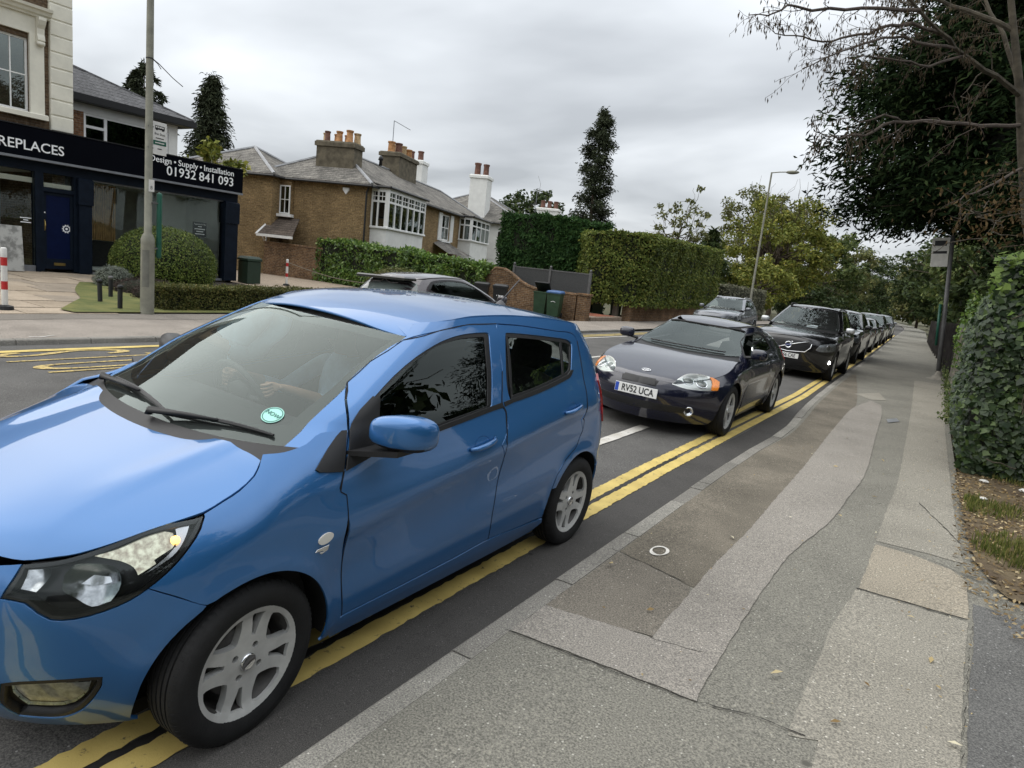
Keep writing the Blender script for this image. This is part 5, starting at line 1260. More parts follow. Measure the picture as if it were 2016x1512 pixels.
# bare tree with hanging seed catkins
def bare_tree():
    root = empty('bare_tree', (1.6, 13.6, 0)); tag(root, 'nearly bare tree with hanging brown catkins reaching over the pavement from the right', 'tree'); b0 = np.array([1.6, 13.6, 0])
    trunk = [(1.6, 13.6, -.2), (1.40, 13.5, 1.2), (1.11, 13.4, 2.34), (.78, 13.42, 3.42), (.54, 13.33, 4.33), (.33, 13.27, 5.23), (.08, 13.17, 6.1), (-.16, 13.08, 6.95), (-.36, 12.98, 7.64), (-.6, 12.8, 9)]
    mb = MB(); mb.tube([np.array(p)-b0 for p in trunk], [.11, .10, .09, .08, .07, .06, .05, .042, .034, .016], 10); mb.build('trunk', M_BARKP, root, smooth=True)
    BR = [([(.36, 13.27, 5.15), (-.02, 12.71, 5.31), (-.45, 12.11, 5.45), (-.8, 11.57, 5.64), (-1.14, 11.16, 5.87), (-1.41, 10.81, 6.15), (-1.9, 10.2, 6.6)], .045),
          ([(-.72, 11.73, 5.61), (-1.09, 11.14, 5.63), (-1.35, 10.71, 5.47), (-1.61, 10.13, 5.18), (-1.83, 9.71, 4.97), (-2.08, 9.17, 4.88), (-2.32, 8.77, 4.82)], .028),
          ([(-.58, 11.91, 5.5), (-.93, 11.32, 5.41), (-1.27, 10.74, 5.35), (-1.52, 10.04, 5.05), (-1.75, 9.47, 4.74), (-1.97, 8.91, 4.44)], .026),
          ([(-1.07, 11.26, 5.83), (-1.64, 10.31, 5.58), (-2.07, 9.38, 5.27), (-2.24, 9.03, 5.25), (-2.34, 8.68, 5.02), (-2.55, 8.4, 4.92)], .026),
          ([(.48, 13.39, 4.76), (-.07, 12.26, 4.48), (-.67, 11.14, 4.31), (-1.03, 10.4, 4.16), (-1.29, 9.82, 3.86), (-1.5, 9.3, 3.71), (-1.65, 8.96, 3.7)], .034),
          ([(-.93, 10.59, 4.2), (-1.13, 10.1, 4.17), (-1.35, 9.68, 3.96), (-1.56, 9.33, 4.06)], .016),
          ([(.32, 13.28, 5.3), (-.04, 13.46, 6.13), (-.38, 13.61, 6.74), (-.76, 13.73, 7.29), (-1.2, 13.8, 8.)], .04),
          ([(-.45, 12.11, 5.45), (-.82, 11.33, 5.1), (-1.15, 10.74, 5.02), (-1.52, 10.25, 4.96), (-1.69, 9.87, 4.76)], .022),
          ([(.59, 13.32, 4.1), (.26, 12.31, 3.7), (-.02, 11.6, 3.41), (-.12, 11.27, 3.29)], .024),
          ([(.08, 13.17, 6.1), (-.61, 13.05, 6.41), (-1.19, 12.84, 6.63), (-2.04, 12.45, 6.73), (-2.9, 12.0, 6.9)], .04)]
    cat_P = []; 
    def sub(p, d, L, r, depth, tm):
        n = 4; pts = [p]; q = p.copy(); dd = d.copy()
        for i in range(n):
            dd = unit(dd+NR.normal(0, .22, 3)+np.array([0, 0, -.05])); q = q+dd*L/n; pts.append(q.copy())
            if depth > 0 and NR.uniform() < .8: sub(q.copy(), unit(dd+NR.normal(0, .6, 3)), L*NR.uniform(.4, .65), r*.55, depth-1, tm)
            if depth <= 1:
                for _ in range(NR.integers(1, 3)): cat_P.append(q+NR.normal(0, .025, 3))
        tm.tube(pts, [max(.0022, r*(1-.75*i/n)) for i in range(n+1)], 4, caps=False)
    for bi, (pts, r) in enumerate(BR):
        P = [np.array(p) for p in pts]; tm = MB(); n = len(P)
        fine = []
        for i in range(n-1):
            for t in (0, .33, .67): fine.append(P[i]+(P[i+1]-P[i])*t+NR.normal(0, .012, 3))
        fine.append(P[-1]); k = len(fine)
        tm.tube(fine, [max(.004, r*(1-.85*i/k)) for i in range(k)], 7)
        for i in range(3, k):
            f = i/k; cnt = 2 if bi not in (8,) else 1
            for _ in range(cnt):
                if NR.uniform() < .47: continue
                d = unit(fine[i]-fine[i-1]); sub(fine[i].copy(), unit(d*.7+NR.normal(0, .55, 3)+np.array([-.2, -.1, -.05])), NR.uniform(.28, .6)*(1.1-.4*f), max(.004, r*.35*(1-.6*f)), (2 if bi in (0, 6, 9) else 1), tm)
        o = tm.build('branch', M_BARKP if bi in (0, 6, 9) else M_TWIG, root); o.location = -Vector(b0)
    cp = np.array(cat_P)-b0
    cp = cp[NR.uniform(0, 1, len(cp)) < .62]
    leaves('catkins', cp, NR.normal(0, 1, (len(cp), 3))*[1, 1, .05], .062, leaf_mat('catkin', (.045, .034, .024), (.095, .07, .045), rough=.9, trans=.1), root, .28, .05, axis=np.tile([0., 0, -3.], (len(cp), 1)))['kind'] = 'stuff'
    # withered leaves hanging on the lower boughs
    n = 420; c = np.array([[.31, 11.91, 3.36], [-.03, 11.29, 3.12], [.51, 12.48, 3.73], [.25, 11.6, 3.0], [.6, 12.2, 3.2], [.8, 12.6, 3.6]]); Pd = c[NR.integers(0, len(c), n)]+NR.normal(0, 1, (n, 3))*[.28, .28, .22]-b0
    leaves('withered_leaves', Pd, NR.normal(0, 1, (n, 3)), .085, LF_BROWN, root, .45, .5, droop=1.5)['kind'] = 'stuff'
    tm = MB()
    for k in range(20):
        a = c[k % len(c)]+NR.normal(0, .12, 3); e = a+np.array([-.35, -.3, -.1])*NR.uniform(.6, 1.4)+NR.normal(0, .25, 3); limb(tm, a, e, .009, .003, .8, 4, 4)
    o = tm.build('withered_twigs', M_BARKP, root); o.location = -Vector(b0); o['kind'] = 'stuff'
bare_tree()

# ivy over the fence end on the right
def ivy():
    root = empty('ivy_hedge', (1.5, 9.5, 0)); tag(root, 'thick dark ivy mound covering the fence end at the right of the pavement', 'ivy'); b0 = np.array([1.5, 9.5, 0])
    P = []; N_ = []
    def surf(n, fn): t = NR.uniform(0, 1, n); u = NR.uniform(0, 1, n); p, q = fn(t, u); P.append(p); N_.append(q)
    H = 2.28
    def bulge(z): return .16*np.sin(np.clip(z/H, 0, 1)*math.pi)+.05
    surf(9500, lambda t, u: (np.column_stack([.40+2.6*t, 8.40-bulge(u*H)+.10*np.sin(t*9)*.3, .06+u*H]), np.tile([0, -1, .45], (len(t), 1))))
    surf(4600, lambda t, u: (np.column_stack([.50-bulge(u*H)*.8+0*t, 8.4+3.6*t, .06+u*H*(1-.18*t)]), np.tile([-1, -.3, .45], (len(t), 1))))
    surf(2600, lambda t, u: (np.column_stack([.42+2.6*u, 8.4+3.6*t, H*(1-.18*t)+.05+.08*np.sin(u*11+t*7)]), np.tile([-.2, -.2, 1], (len(t), 1))))
    P = np.concatenate(P); N_ = np.concatenate(N_); P = P+unit(N_)*(noise3(P, 3.1, 2)*.07+noise3(P, 8., 5)*.03)[:, None]+NR.normal(0, .02, P.shape)
    leaves('foliage', P-b0, N_, .062, LF_IVY, root, 1.0, .38, shape='ivy', fold=.10, droop=.9)
    # fresh growth on the crown
    n = 420; Pn = np.column_stack([NR.uniform(.35, .9, n), NR.uniform(8.15, 9.4, n), H-NR.exponential(.17, n)+.12]); leaves('young_leaves', Pn-b0, np.tile([-.3, -.5, .8], (n, 1)), .07, leaf_mat('young_ivy_leaf', (.08, .14, .03), (.17, .24, .06), rough=.45), root, 1., .5, shape='ivy', droop=.4)
    mb = MB(); mb.box(.52-1.5, 3.2-1.5, 8.42-9.5, 12.2-9.5, -.1, H-.12); mb.build('stems', M_CORE, root)  # solid dark box added behind the ivy leaves, no modelled stems
    tm = MB()
    for (a, e, r) in (((.75, 8.12, .95), (1.25, 8.05, .72), .008), ((.9, 8.1, .62), (.93, 8.08, .40), .007), ((1.0, 8.02, .9), (1.6, 8.0, 1.02), .010), ((.55, 8.2, 1.75), (.95, 8.15, 1.95), .007), ((.78, 8.1, 1.05), (.80, 8.08, .85), .007), ((.6, 8.1, .35), (.85, 8.05, .32), .007)): limb(tm, np.array(a)-b0, np.array(e)-b0, r, r*.6, .4, 4, 5)
    tm.build('dead_stems', M_BARKP, root)
ivy()

# verge: soil with leaf litter and grass
def verge():
    o = structure(patch('verge_soil', [(.40, 8.5), (.40, 7.2), (.42, 6.0), (.46, 5.2), (.58, 4.75), (1.0, 4.55), (1.7, 4.3), (3.2, 4.0), (3.4, 8.6), (1.5, 8.6)], .02, mat('verge_earth', (.075, .052, .032), .97, var=0, col2=(.15, .115, .065), scale=5, bump=.9, bscale=45), None, ZP, .18, .03))
    n = 11000; x = .45+NR.exponential(.75, n); y = NR.uniform(4.3, 8.4, n); k = (x < 3.2) & (x > .44+.5*np.clip((5.2-y), 0, 1)); x, y = x[k], y[k]
    pat = noise3(np.column_stack([x*1.0, y, 0*x]), 2.6, 7); keep = (NR.uniform(0, 1, len(x)) < np.clip(.32+pat*1.2+.25*(x-.8), .0, 1)); x, y = x[keep], y[keep]
    P = np.column_stack([x, y, [ZP(a, b)+.015 for a, b in zip(x, y)]])
    P = np.repeat(P, 4, 0)+NR.normal(0, .018, (len(P)*4, 3))*[1, 1, 0]
    g = leaves('verge_grass', P, NR.normal(0, 1, (len(P), 3))*[1, 1, .1], .062, LF_GRASS, None, .10, .1, axis=np.tile([0., 0, 1.6], (len(P), 1))); tag(g, 'short patchy grass on the right verge', 'grass', kind='stuff')
    n = 2600; x = .36+np.abs(NR.normal(0, .55, n)); y = NR.uniform(3.9, 8.4, n); k = (x < 3.2) & (x > .33+.35*np.clip((4.9-y), 0, 1)); x, y = x[k], y[k]
    P = np.column_stack([x, y, [ZP(a, b)+.028 for a, b in zip(x, y)]])
    l = leaves('leaf_litter', P, np.tile([0., 0, 1], (len(P), 1)), .034, leaf_mat('litter', (.10, .065, .032), (.27, .19, .095), (.46, .38, .25), rough=.85, trans=.05), None, .5, .3); tag(l, 'dry leaf litter along the pavement edge', 'leaf litter', kind='stuff')
verge()

n = 9000; P = np.column_stack([NR.uniform(-70, 50, n), NR.uniform(222, 244, n), NR.uniform(0, 1, n)**.8*13-2.5]); P[:, 2] *= .8+.25*np.sin(P[:, 0]*.21)
o = leaves('far_wood', P, np.tile([0., -1, .5], (n, 1)), 1.5, LF_DGRN, None, .7, .6); tag(o, 'dark mass of far-off woodland closing the end of the road', 'woodland', kind='stuff')
hedge('garden_hedge', 'tall dark hedge along the back of the pavement beside the photographer', [(3.6, 3.8), (3.7, -16)], 1.4, .0, [2.5, 2.5], .16, 9000, LF_DGRN, rough=.15)
for (x, y, h, lab) in ((6.5, -1.5, 8., 'dark garden tree behind the near pavement hedge'), (7.5, -9., 8.5, 'second dark garden tree farther back along the near pavement hedge'), (5.6, 6.8, 8., 'dark garden tree behind the ivy mound out of frame')):
    broad_tree('garden_tree', lab, (x, y, 0), h, 3.4, h*.55, LF_DGRN, 5000, .30, 46, trunk_r=.2, group='trees behind the near pavement')
VIVA = dict(
    mid=-1.7, cowl=-.12, tuck=.075, tuckh=.15, pb=4.2, pr=2.6, flare=.010,
    W=[(.12,.70),(.2,.735),(.28,.762),(.45,.783),(.6,.790),(.75,.788),(.85,.777),(.92,.764),(.97,.752),(1.03,.735),(1.1,.708),(1.2,.668),(1.3,.622),(1.38,.578),(1.42,.548),(1.48,.50)],
    T=[(.8,.955),(.3,.985),(-.2,1.),(-1.4,1.005),(-2.2,.995),(-2.6,.985),(-3,.95)],
    nose=[(.12,.60),(.2,.67),(.3,.725),(.42,.745),(.55,.745),(.66,.730),(.74,.70),(.8,.69),(1.5,.69)],
    tail=[(.12,-2.84),(.25,-2.90),(.4,-2.93),(.6,-2.93),(.8,-2.90),(1.,-2.86),(1.2,-2.83),(1.38,-2.74),(1.5,-2.67)],
    screen=[(.85,.26),(.95,.06),(1.0,-.045),(1.1,-.235),(1.2,-.425),(1.3,-.625),(1.36,-.755),(1.40,-.85),(1.44,-.96)],
    bonnet_edge=[(.75,.70),(.62,.735),(.5,.765),(.3,.815),(.137,.862),(0,.915),(-.08,.96),(-.2,1.0),(-.4,1.02)],
    bonnet_mid=[(.78,.70),(.70,.745),(.62,.79),(.5,.84),(.3,.905),(.1,.955),(-.1,1.0),(-.3,1.045)],
    roof_edge=[(-.6,1.34),(-.85,1.385),(-1.0,1.415),(-1.12,1.434),(-1.28,1.452),(-1.44,1.463),(-1.7,1.466),(-1.97,1.458),(-2.23,1.442),(-2.5,1.415),(-2.75,1.375)],
    roof_mid=[(-.7,1.37),(-.85,1.42),(-1.0,1.457),(-1.3,1.495),(-1.6,1.503),(-2.0,1.492),(-2.3,1.465),(-2.55,1.435),(-2.8,1.385)],
    Lf=.70, nf=2.05, Lr=.36, nr=3.0, Lw=.30, nw=2.5,
    crease=[(.2,.62),(-.4,.70),(-1.4,.835),(-2.3,.93),(-2.8,.95)], crx=(-.15,-2.75), crh=.016, hol=.014,
    arches=[(0,.29,.345),(-2.385,.29,.345)],
    ridge=[(-.1,.475,.45,.425,.014,.030)],
)
COUPE = dict(mid=-2.1, cowl=-.42, tuck=.05, tuckh=.12, pb=3.2, pr=2.4, flare=.018,
    W=[(.12,.78),(.22,.82),(.35,.855),(.5,.872),(.62,.878),(.72,.868),(.8,.845),(.88,.80),(.95,.765),(1.05,.71),(1.15,.655),(1.24,.59),(1.30,.53),(1.36,.46)],
    T=[(1.,.90),(.6,.955),(.2,.99),(-.5,1.),(-1.8,.985),(-2.6,1.),(-3.1,.97),(-3.5,.91)],
    nose=[(.12,.80),(.2,.86),(.32,.91),(.45,.92),(.55,.905),(.62,.87),(.68,.80),(.75,.78),(1.5,.78)],
    tail=[(.12,-3.30),(.3,-3.42),(.55,-3.46),(.8,-3.43),(.95,-3.38),(1.05,-3.2),(1.15,-2.95),(1.25,-2.62),(1.36,-2.2)],
    screen=[(.72,.05),(.82,-.20),(.88,-.37),(.95,-.55),(1.05,-.80),(1.15,-1.06),(1.22,-1.25),(1.28,-1.45),(1.33,-1.7)],
    bonnet_edge=[(.82,.60),(.65,.645),(.45,.695),(.2,.755),(-.1,.82),(-.35,.865),(-.6,.89),(-.9,.9)],
    bonnet_mid=[(.88,.615),(.78,.665),(.6,.72),(.3,.79),(0,.845),(-.3,.885),(-.6,.91)],
    roof_edge=[(-1.1,1.17),(-1.3,1.225),(-1.5,1.265),(-1.75,1.287),(-2.0,1.28),(-2.3,1.24),(-2.6,1.17),(-2.9,1.08),(-3.2,.98)],
    roof_mid=[(-1.2,1.205),(-1.4,1.265),(-1.6,1.305),(-1.8,1.325),(-2.0,1.325),(-2.3,1.285),(-2.6,1.21),(-2.9,1.115),(-3.2,1.0)],
    Lf=.85, nf=2.2, Lr=.5, nr=2.6, Lw=.38, nw=2.3,
    crease=[(.3,.60),(-.5,.63),(-1.5,.66),(-2.5,.70),(-3.2,.74)], crx=(-.35,-2.05), crh=.012, hol=.010,
    arches=[(0,.31,.36),(-2.53,.31,.36)])
SUV = dict(mid=-2.3, cowl=-.48, tuck=.06, tuckh=.14, pb=3.6, pr=2.8, flare=.016,
    W=[(.15,.82),(.3,.88),(.5,.92),(.75,.938),(.9,.94),(1.0,.925),(1.08,.895),(1.18,.855),(1.3,.80),(1.45,.73),(1.55,.675),(1.62,.645),(1.7,.58)],
    T=[(1.,.93),(.5,.975),(0,1.),(-2,1.),(-3,.98),(-3.8,.92)],
    nose=[(.2,.78),(.3,.86),(.45,.91),(.65,.925),(.8,.915),(.92,.87),(1.0,.82),(1.6,.80)],
    tail=[(.2,-3.55),(.5,-3.70),(.9,-3.70),(1.1,-3.64),(1.3,-3.50),(1.5,-3.38),(1.7,-3.2)],
    screen=[(.95,-.22),(1.05,-.40),(1.12,-.52),(1.25,-.76),(1.4,-1.06),(1.5,-1.25),(1.58,-1.41),(1.66,-1.60)],
    bonnet_edge=[(.85,.90),(.6,.95),(.3,.985),(0,1.01),(-.3,1.04),(-.6,1.06),(-1,1.07)],
    bonnet_mid=[(.92,.93),(.8,.975),(.5,1.03),(.2,1.065),(-.2,1.10),(-.5,1.125),(-.8,1.14)],
    roof_edge=[(-1.2,1.53),(-1.45,1.59),(-1.8,1.63),(-2.3,1.63),(-2.8,1.60),(-3.2,1.55),(-3.6,1.49)],
    roof_mid=[(-1.3,1.58),(-1.5,1.64),(-1.8,1.685),(-2.3,1.695),(-2.8,1.67),(-3.2,1.61),(-3.6,1.54)],
    Lf=.70, nf=2.6, Lr=.5, nr=2.6, Lw=.36, nw=2.4,
    crease=[(.3,.78),(-.5,.80),(-1.5,.86),(-2.8,.95),(-3.4,.97)], crx=(-.4,-3.2), crh=.012, hol=.012,
    arches=[(0,.355,.40),(-2.774,.355,.40)])

# small dark hatch driving away on the far lane, and a tall van-like car
HATCH = dict(mid=-1.95, cowl=-.30, tuck=.06, tuckh=.14, pb=3.6, pr=2.8, flare=.012,
    W=[(.15,.76),(.3,.82),(.5,.85),(.7,.86),(.82,.85),(.92,.825),(1.0,.79),(1.1,.74),(1.2,.69),(1.3,.63),(1.38,.57),(1.45,.50)],
    T=[(.9,.94),(.4,.98),(0,1.),(-2,1.),(-2.8,.98),(-3.4,.93)],
    nose=[(.15,.72),(.3,.80),(.5,.83),(.65,.81),(.75,.76),(.82,.74),(1.5,.74)],
    tail=[(.15,-3.15),(.4,-3.28),(.7,-3.28),(.9,-3.22),(1.0,-3.16),(1.15,-3.02),(1.3,-2.86),(1.4,-2.72),(1.5,-2.6)],
    screen=[(.85,-.02),(.95,-.20),(1.0,-.30),(1.1,-.52),(1.2,-.75),(1.3,-1.0),(1.36,-1.16),(1.42,-1.34)],
    bonnet_edge=[(.78,.72),(.5,.78),(.2,.84),(-.1,.89),(-.4,.93),(-.8,.95)],
    bonnet_mid=[(.8,.75),(.6,.82),(.3,.89),(0,.945),(-.3,.99),(-.6,1.02)],
    roof_edge=[(-.9,1.28),(-1.15,1.35),(-1.5,1.40),(-1.9,1.40),(-2.4,1.37),(-2.8,1.31),(-3.1,1.25)],
    roof_mid=[(-1.0,1.32),(-1.2,1.385),(-1.5,1.435),(-1.9,1.445),(-2.4,1.415),(-2.8,1.35),(-3.1,1.28)],
    Lf=.75, nf=2.3, Lr=.45, nr=2.6, Lw=.34, nw=2.4,
    crease=[(.3,.66),(-.5,.68),(-1.5,.74),(-2.6,.80)], crx=(-.3,-2.9), crh=.010, hol=.010,
    arches=[(0,.31,.36),(-2.55,.31,.36)])
# ---------------------------------------------------------------- cars
CP_BLACK = mat('black_trim', (.012, .012, .013), .45, var=.1, scale=30, bump=.05, bscale=300)
CP_SHELL = mat('car_inner_shell', (.006, .006, .007), .8, var=0)
CP_CHROME = mat('chrome', (.75, .76, .78), .08, 1., var=0)
CP_RUBBER = mat('tyre_rubber', (.009, .009, .0095), .78, var=.25, scale=14, bump=.15, bscale=120)
CP_ALLOY = mat('alloy_silver', (.58, .58, .565), .36, .35, var=.12, scale=9)
CP_ALLOYD = mat('alloy_barrel', (.06, .057, .054), .55, .4, var=.3, scale=20)
CP_SCREEN = glass_mat('windscreen_glass', (.86, .93, .90), 1.6, 0., .02)
CP_SIDEGL = glass_mat('side_window_glass', (.16, .18, .18), 1.5, 0.)
CP_REARGL = glass_mat('rear_window_glass', (.86, .91, .89), 1.5, 0.)
CP_LENS = glass_mat('lamp_lens', (.92, .94, .95), 1.45, 0.)
CP_HOUS = mat('lamp_housing', (.02, .02, .022), .35, .3, var=0)
CP_REFL = mat('lamp_reflector', (.82, .83, .85), .12, 1., var=0)
CP_SEAT = mat('seat_fabric', (.014, .014, .016), .9, var=.3, scale=40)
CP_DASH = mat('dashboard_plastic', (.03, .031, .033), .7, var=.2, scale=30)
CP_RED = mat('tail_lamp_red', (.30, .008, .012), .12, 0, var=.15, scale=30, coat=.8)
CP_AMBER = mat('lamp_amber', (.75, .23, .03), .2, 0, var=.2, scale=60, coat=.5)
CP_PLATE = mat('number_plate_white', (.72, .72, .70), .35, var=.04, scale=20)
CP_PLATEBLUE = mat('number_plate_blue', (.02, .07, .42), .35, var=0)
CP_INK = mat('plate_lettering', (.01, .01, .011), .4, var=0)
CP_WHITEPL = mat('white_plastic', (.75, .73, .68), .3, var=.03)

def car_uv(sh, chart, pts):
    out = []
    for p in pts:
        if len(p) == 2: x, z = p; y = float(sh.halfwidth(chart, np.array(x), np.array(z)))
        else: x, y, z = p
        out.append((float(sh.inv(chart, x, y, z)), z))
    return out
def arc(cx, cz, r, a0, a1, n=14):
    return [(cx+r*math.cos(math.radians(a0+(a1-a0)*i/n)), cz+r*math.sin(math.radians(a0+(a1-a0)*i/n))) for i in range(n+1)]

def make_wheel(parent, x, y, z, r, rim, width, side, style='pair4', steer=0., hub=CP_ALLOY, name='wheel'):
    """wheel > tyre, rim, barrel; outer face towards side*y"""
    w = empty(name); w.parent = parent; w.location = (x, y, z); w.rotation_euler = (0, 0, steer+(0 if side > 0 else math.pi))
    hw = width/2
    mb = MB(); prof = []
    sw = r-rim
    # sidewall and tread profile (radius, axial)
    P = [(rim-.012, -hw*.80), (rim+.004, -hw*.93), (rim+sw*.35, -hw*1.02), (rim+sw*.7, -hw*.99), (r-.014, -hw*.88), (r-.004, -hw*.74)]
    gro = []
    for k in range(-3, 4):
        t = k/3.5*hw*.72
        gro.append((t, k))
    tread = [(r, -hw*.60)]
    for g in (-.42, -.14, .14, .42):
        tread += [(r, g*hw-hw*.05), (r-.007, g*hw-hw*.03), (r-.007, g*hw+hw*.03), (r, g*hw+hw*.05)]
    tread += [(r, hw*.60)]
    prof = P+tread+[(a, -b) for a, b in P[::-1]]
    mb.lathe(prof, 72, axis='y', cap=False)
    # shoulder blocks
    for i in range(72):
        a = 2*math.pi*i/72; b = a+2*math.pi/72*.55
        for s in (-1, 1):
            vs = []
            for ang in (a, b):
                for rr, yy in ((r-.02, hw*.93), (r-.003, hw*.77), (r+.0015, hw*.6), (r-.02, hw*.6)):
                    vs.append((rr*math.cos(ang), s*yy, rr*math.sin(ang)))
            mb.add(vs, [(0,1,5,4),(1,2,6,5),(0,3,2,1),(4,5,6,7)] if s > 0 else [(4,5,1,0),(5,6,2,1),(1,2,3,0),(7,6,5,4)])
    mb.build('tyre', CP_RUBBER, w, auto=35)
    # barrel behind spokes
    mb = MB(); mb.lathe([(rim-.006, hw*.82), (rim-.03, hw*.55), (rim-.035, -hw*.8), (.05, -hw*.8)], 40, axis='y', cap=False)
    mb.lathe([(0.001, hw*.30), (rim*.62, hw*.30), (rim*.64, hw*.15)], 30, axis='y', cap=False)   # brake disc
    mb.build('barrel', CP_ALLOYD, w, smooth=True)
    # face: disc with openings, dished
    R0 = rim-.004
    def hole_big(a0):
        pts = []
        for (rr, da) in ((.46, 0), (.53, 11), (.68, 20), (.86, 23), (.90, 16), (.905, 0), (.90, -16), (.86, -23), (.68, -20), (.53, -11)):
            a = math.radians(a0+da); pts.append((rr*R0*math.cos(a), rr*R0*math.sin(a)))
        return pts
    def hole_slot(a0, wd=6.2):
        pts = []
        for (rr, da) in ((.47, wd*.75), (.68, wd*1.05), (.885, wd*1.35), (.885, -wd*1.35), (.68, -wd*1.05), (.47, -wd*.75)):
            a = math.radians(a0+da); pts.append((rr*R0*math.cos(a), rr*R0*math.sin(a)))
        return pts
    def bolt(a0):
        a = math.radians(a0); c = (.29*R0*math.cos(a), .29*R0*math.sin(a))
        return [(c[0]+.062*R0*math.cos(t*math.pi/5), c[1]+.062*R0*math.sin(t*math.pi/5)) for t in range(10)]
    H = []
    rot0 = 12
    if style == 'pair4':
        for k in range(4): H += [hole_big(45+90*k+rot0), hole_slot(90*k+rot0), bolt(90*k+20+rot0)]
    else:
        n = int(style)
        for k in range(n):
            a0 = 360/n*k; wd = 180/n*.62
            q = []
            for (rr, f) in ((.36, .35), (.6, .8), (.88, 1.), (.9, 0), (.88, -1.), (.6, -.8), (.36, -.35)):
                a = math.radians(a0+wd*f); q.append((rr*R0*math.cos(a), rr*R0*math.sin(a)))
            H.append(q)
    O = np.array([(R0*math.cos(t*2*math.pi/64), R0*math.sin(t*2*math.pi/64)) for t in range(64)])
    HD = [densify(q, .012, 70) for q in H]
    v2, F = cdt(O, HD, .03)
    rr = np.hypot(v2[:, 0], v2[:, 1])/R0
    yy = hw*(.66+.22*sstep(.80, .98, rr)+.05*sstep(.35, .0, rr)-.02)
    P = np.stack([v2[:, 0], yy, v2[:, 1]], 1)
    mb = MB(); Fo = []
    for f in F:
        a, b, c = P[list(f)]
        Fo.append(f if np.cross(b-a, c-a)[1] > 0 else f[::-1])
    mb.add(P, Fo)
    for (a, b) in boundary(Fo):
        pa, pb = P[a], P[b]
        ra = np.hypot(pa[0], pa[2])
        sh_ = .90 if ra < R0*.93 else 1.
        ca = pa*np.array([1, 1, 1]); cb = pb*np.array([1, 1, 1]); ca[1] -= .028; cb[1] -= .028
        mb.add([pa, pb, cb, ca], [(1, 0, 3, 2)])
    fo = mb.build('rim', hub, w, auto=38)
    mb = MB(); mb.lathe([(.155*R0, hw*.66), (.15*R0, hw*.76), (.125*R0, hw*.775), (.12*R0, hw*.765), (.0005, hw*.77)], 24, axis='y', cap=False)
    mb.build('hub_cap', CP_CHROME if style == 'pair4' else hub, w, smooth=True)
    return w

def make_seat(parent, x, y, z, name='seat', s=1.):
    st = empty(name); st.parent = parent; st.location = (x, y, z)
    def pad(nm, cx, cy, cz, sx, sy, sz, tilt):
        bm = bmesh.new(); bmesh.ops.create_cube(bm, size=1)
        bmesh.ops.subdivide_edges(bm, edges=bm.edges, cuts=3, use_grid_fill=True)
        for v in bm.verts:
            q = v.co*2; f = (1-.10*(q.y**2+q.z**2))*(1)
            v.co = Vector((v.co.x*sx*(1-.25*(abs(q.y)**3+abs(q.z)**3)/2), v.co.y*sy*(1-.12*abs(q.z)**3), v.co.z*sz*(1-.10*abs(q.y)**3)))
        me = bpy.data.meshes.new(nm); bm.to_mesh(me); bm.free(); me.polygons.foreach_set('use_smooth', [True]*len(me.polygons))
        o = link(nm, me, CP_SEAT, st, (cx, cy, cz), (0, tilt, 0))
    pad('cushion', .18, 0, .12, .5, .48, .16, -.12)
    pad('backrest', -.14, 0, .42, .14, .46, .62, -.30)
    pad('headrest', -.26, 0, .80, .10, .25, .20, -.25)
    mb = MB(); mb.tube([(-.24, .06, .66), (-.26, .06, .8)], .007, 6); mb.tube([(-.24, -.06, .66), (-.26, -.06, .8)], .007, 6); mb.build('headrest_post', CP_CHROME, st)
    return st

def steering_wheel(parent, x, y, z, tilt=1.05):
    mb = MB(); n = 28; m = 8; vs = []; fs = []
    for i in range(n):
        a = 2*math.pi*i/n
        for k in range(m):
            b = 2*math.pi*k/m; rr = .182+.015*math.cos(b)
            vs.append((.015*math.sin(b), rr*math.cos(a), rr*math.sin(a)))
    for i in range(n):
        for k in range(m): fs.append((i*m+k, i*m+(k+1) % m, ((i+1) % n)*m+(k+1) % m, ((i+1) % n)*m+k))
    mb.add(vs, fs)
    mb.lathe([(.001, -.03), (.07, -.02), (.075, .02), (.001, .04)], 16, axis='x')
    for a in (0, math.pi, -math.pi/2):
        mb.tube([(0, .06*math.cos(a), .06*math.sin(a)), (0, .18*math.cos(a), .18*math.sin(a))], .014, 6)
    mb.tube([(.02, 0, 0), (.35, 0, 0)], .03, 8)
    o = mb.build('steering_wheel', CP_DASH, parent, smooth=True, loc=(x, y, z), rot=(0, .42, 0))
    return o

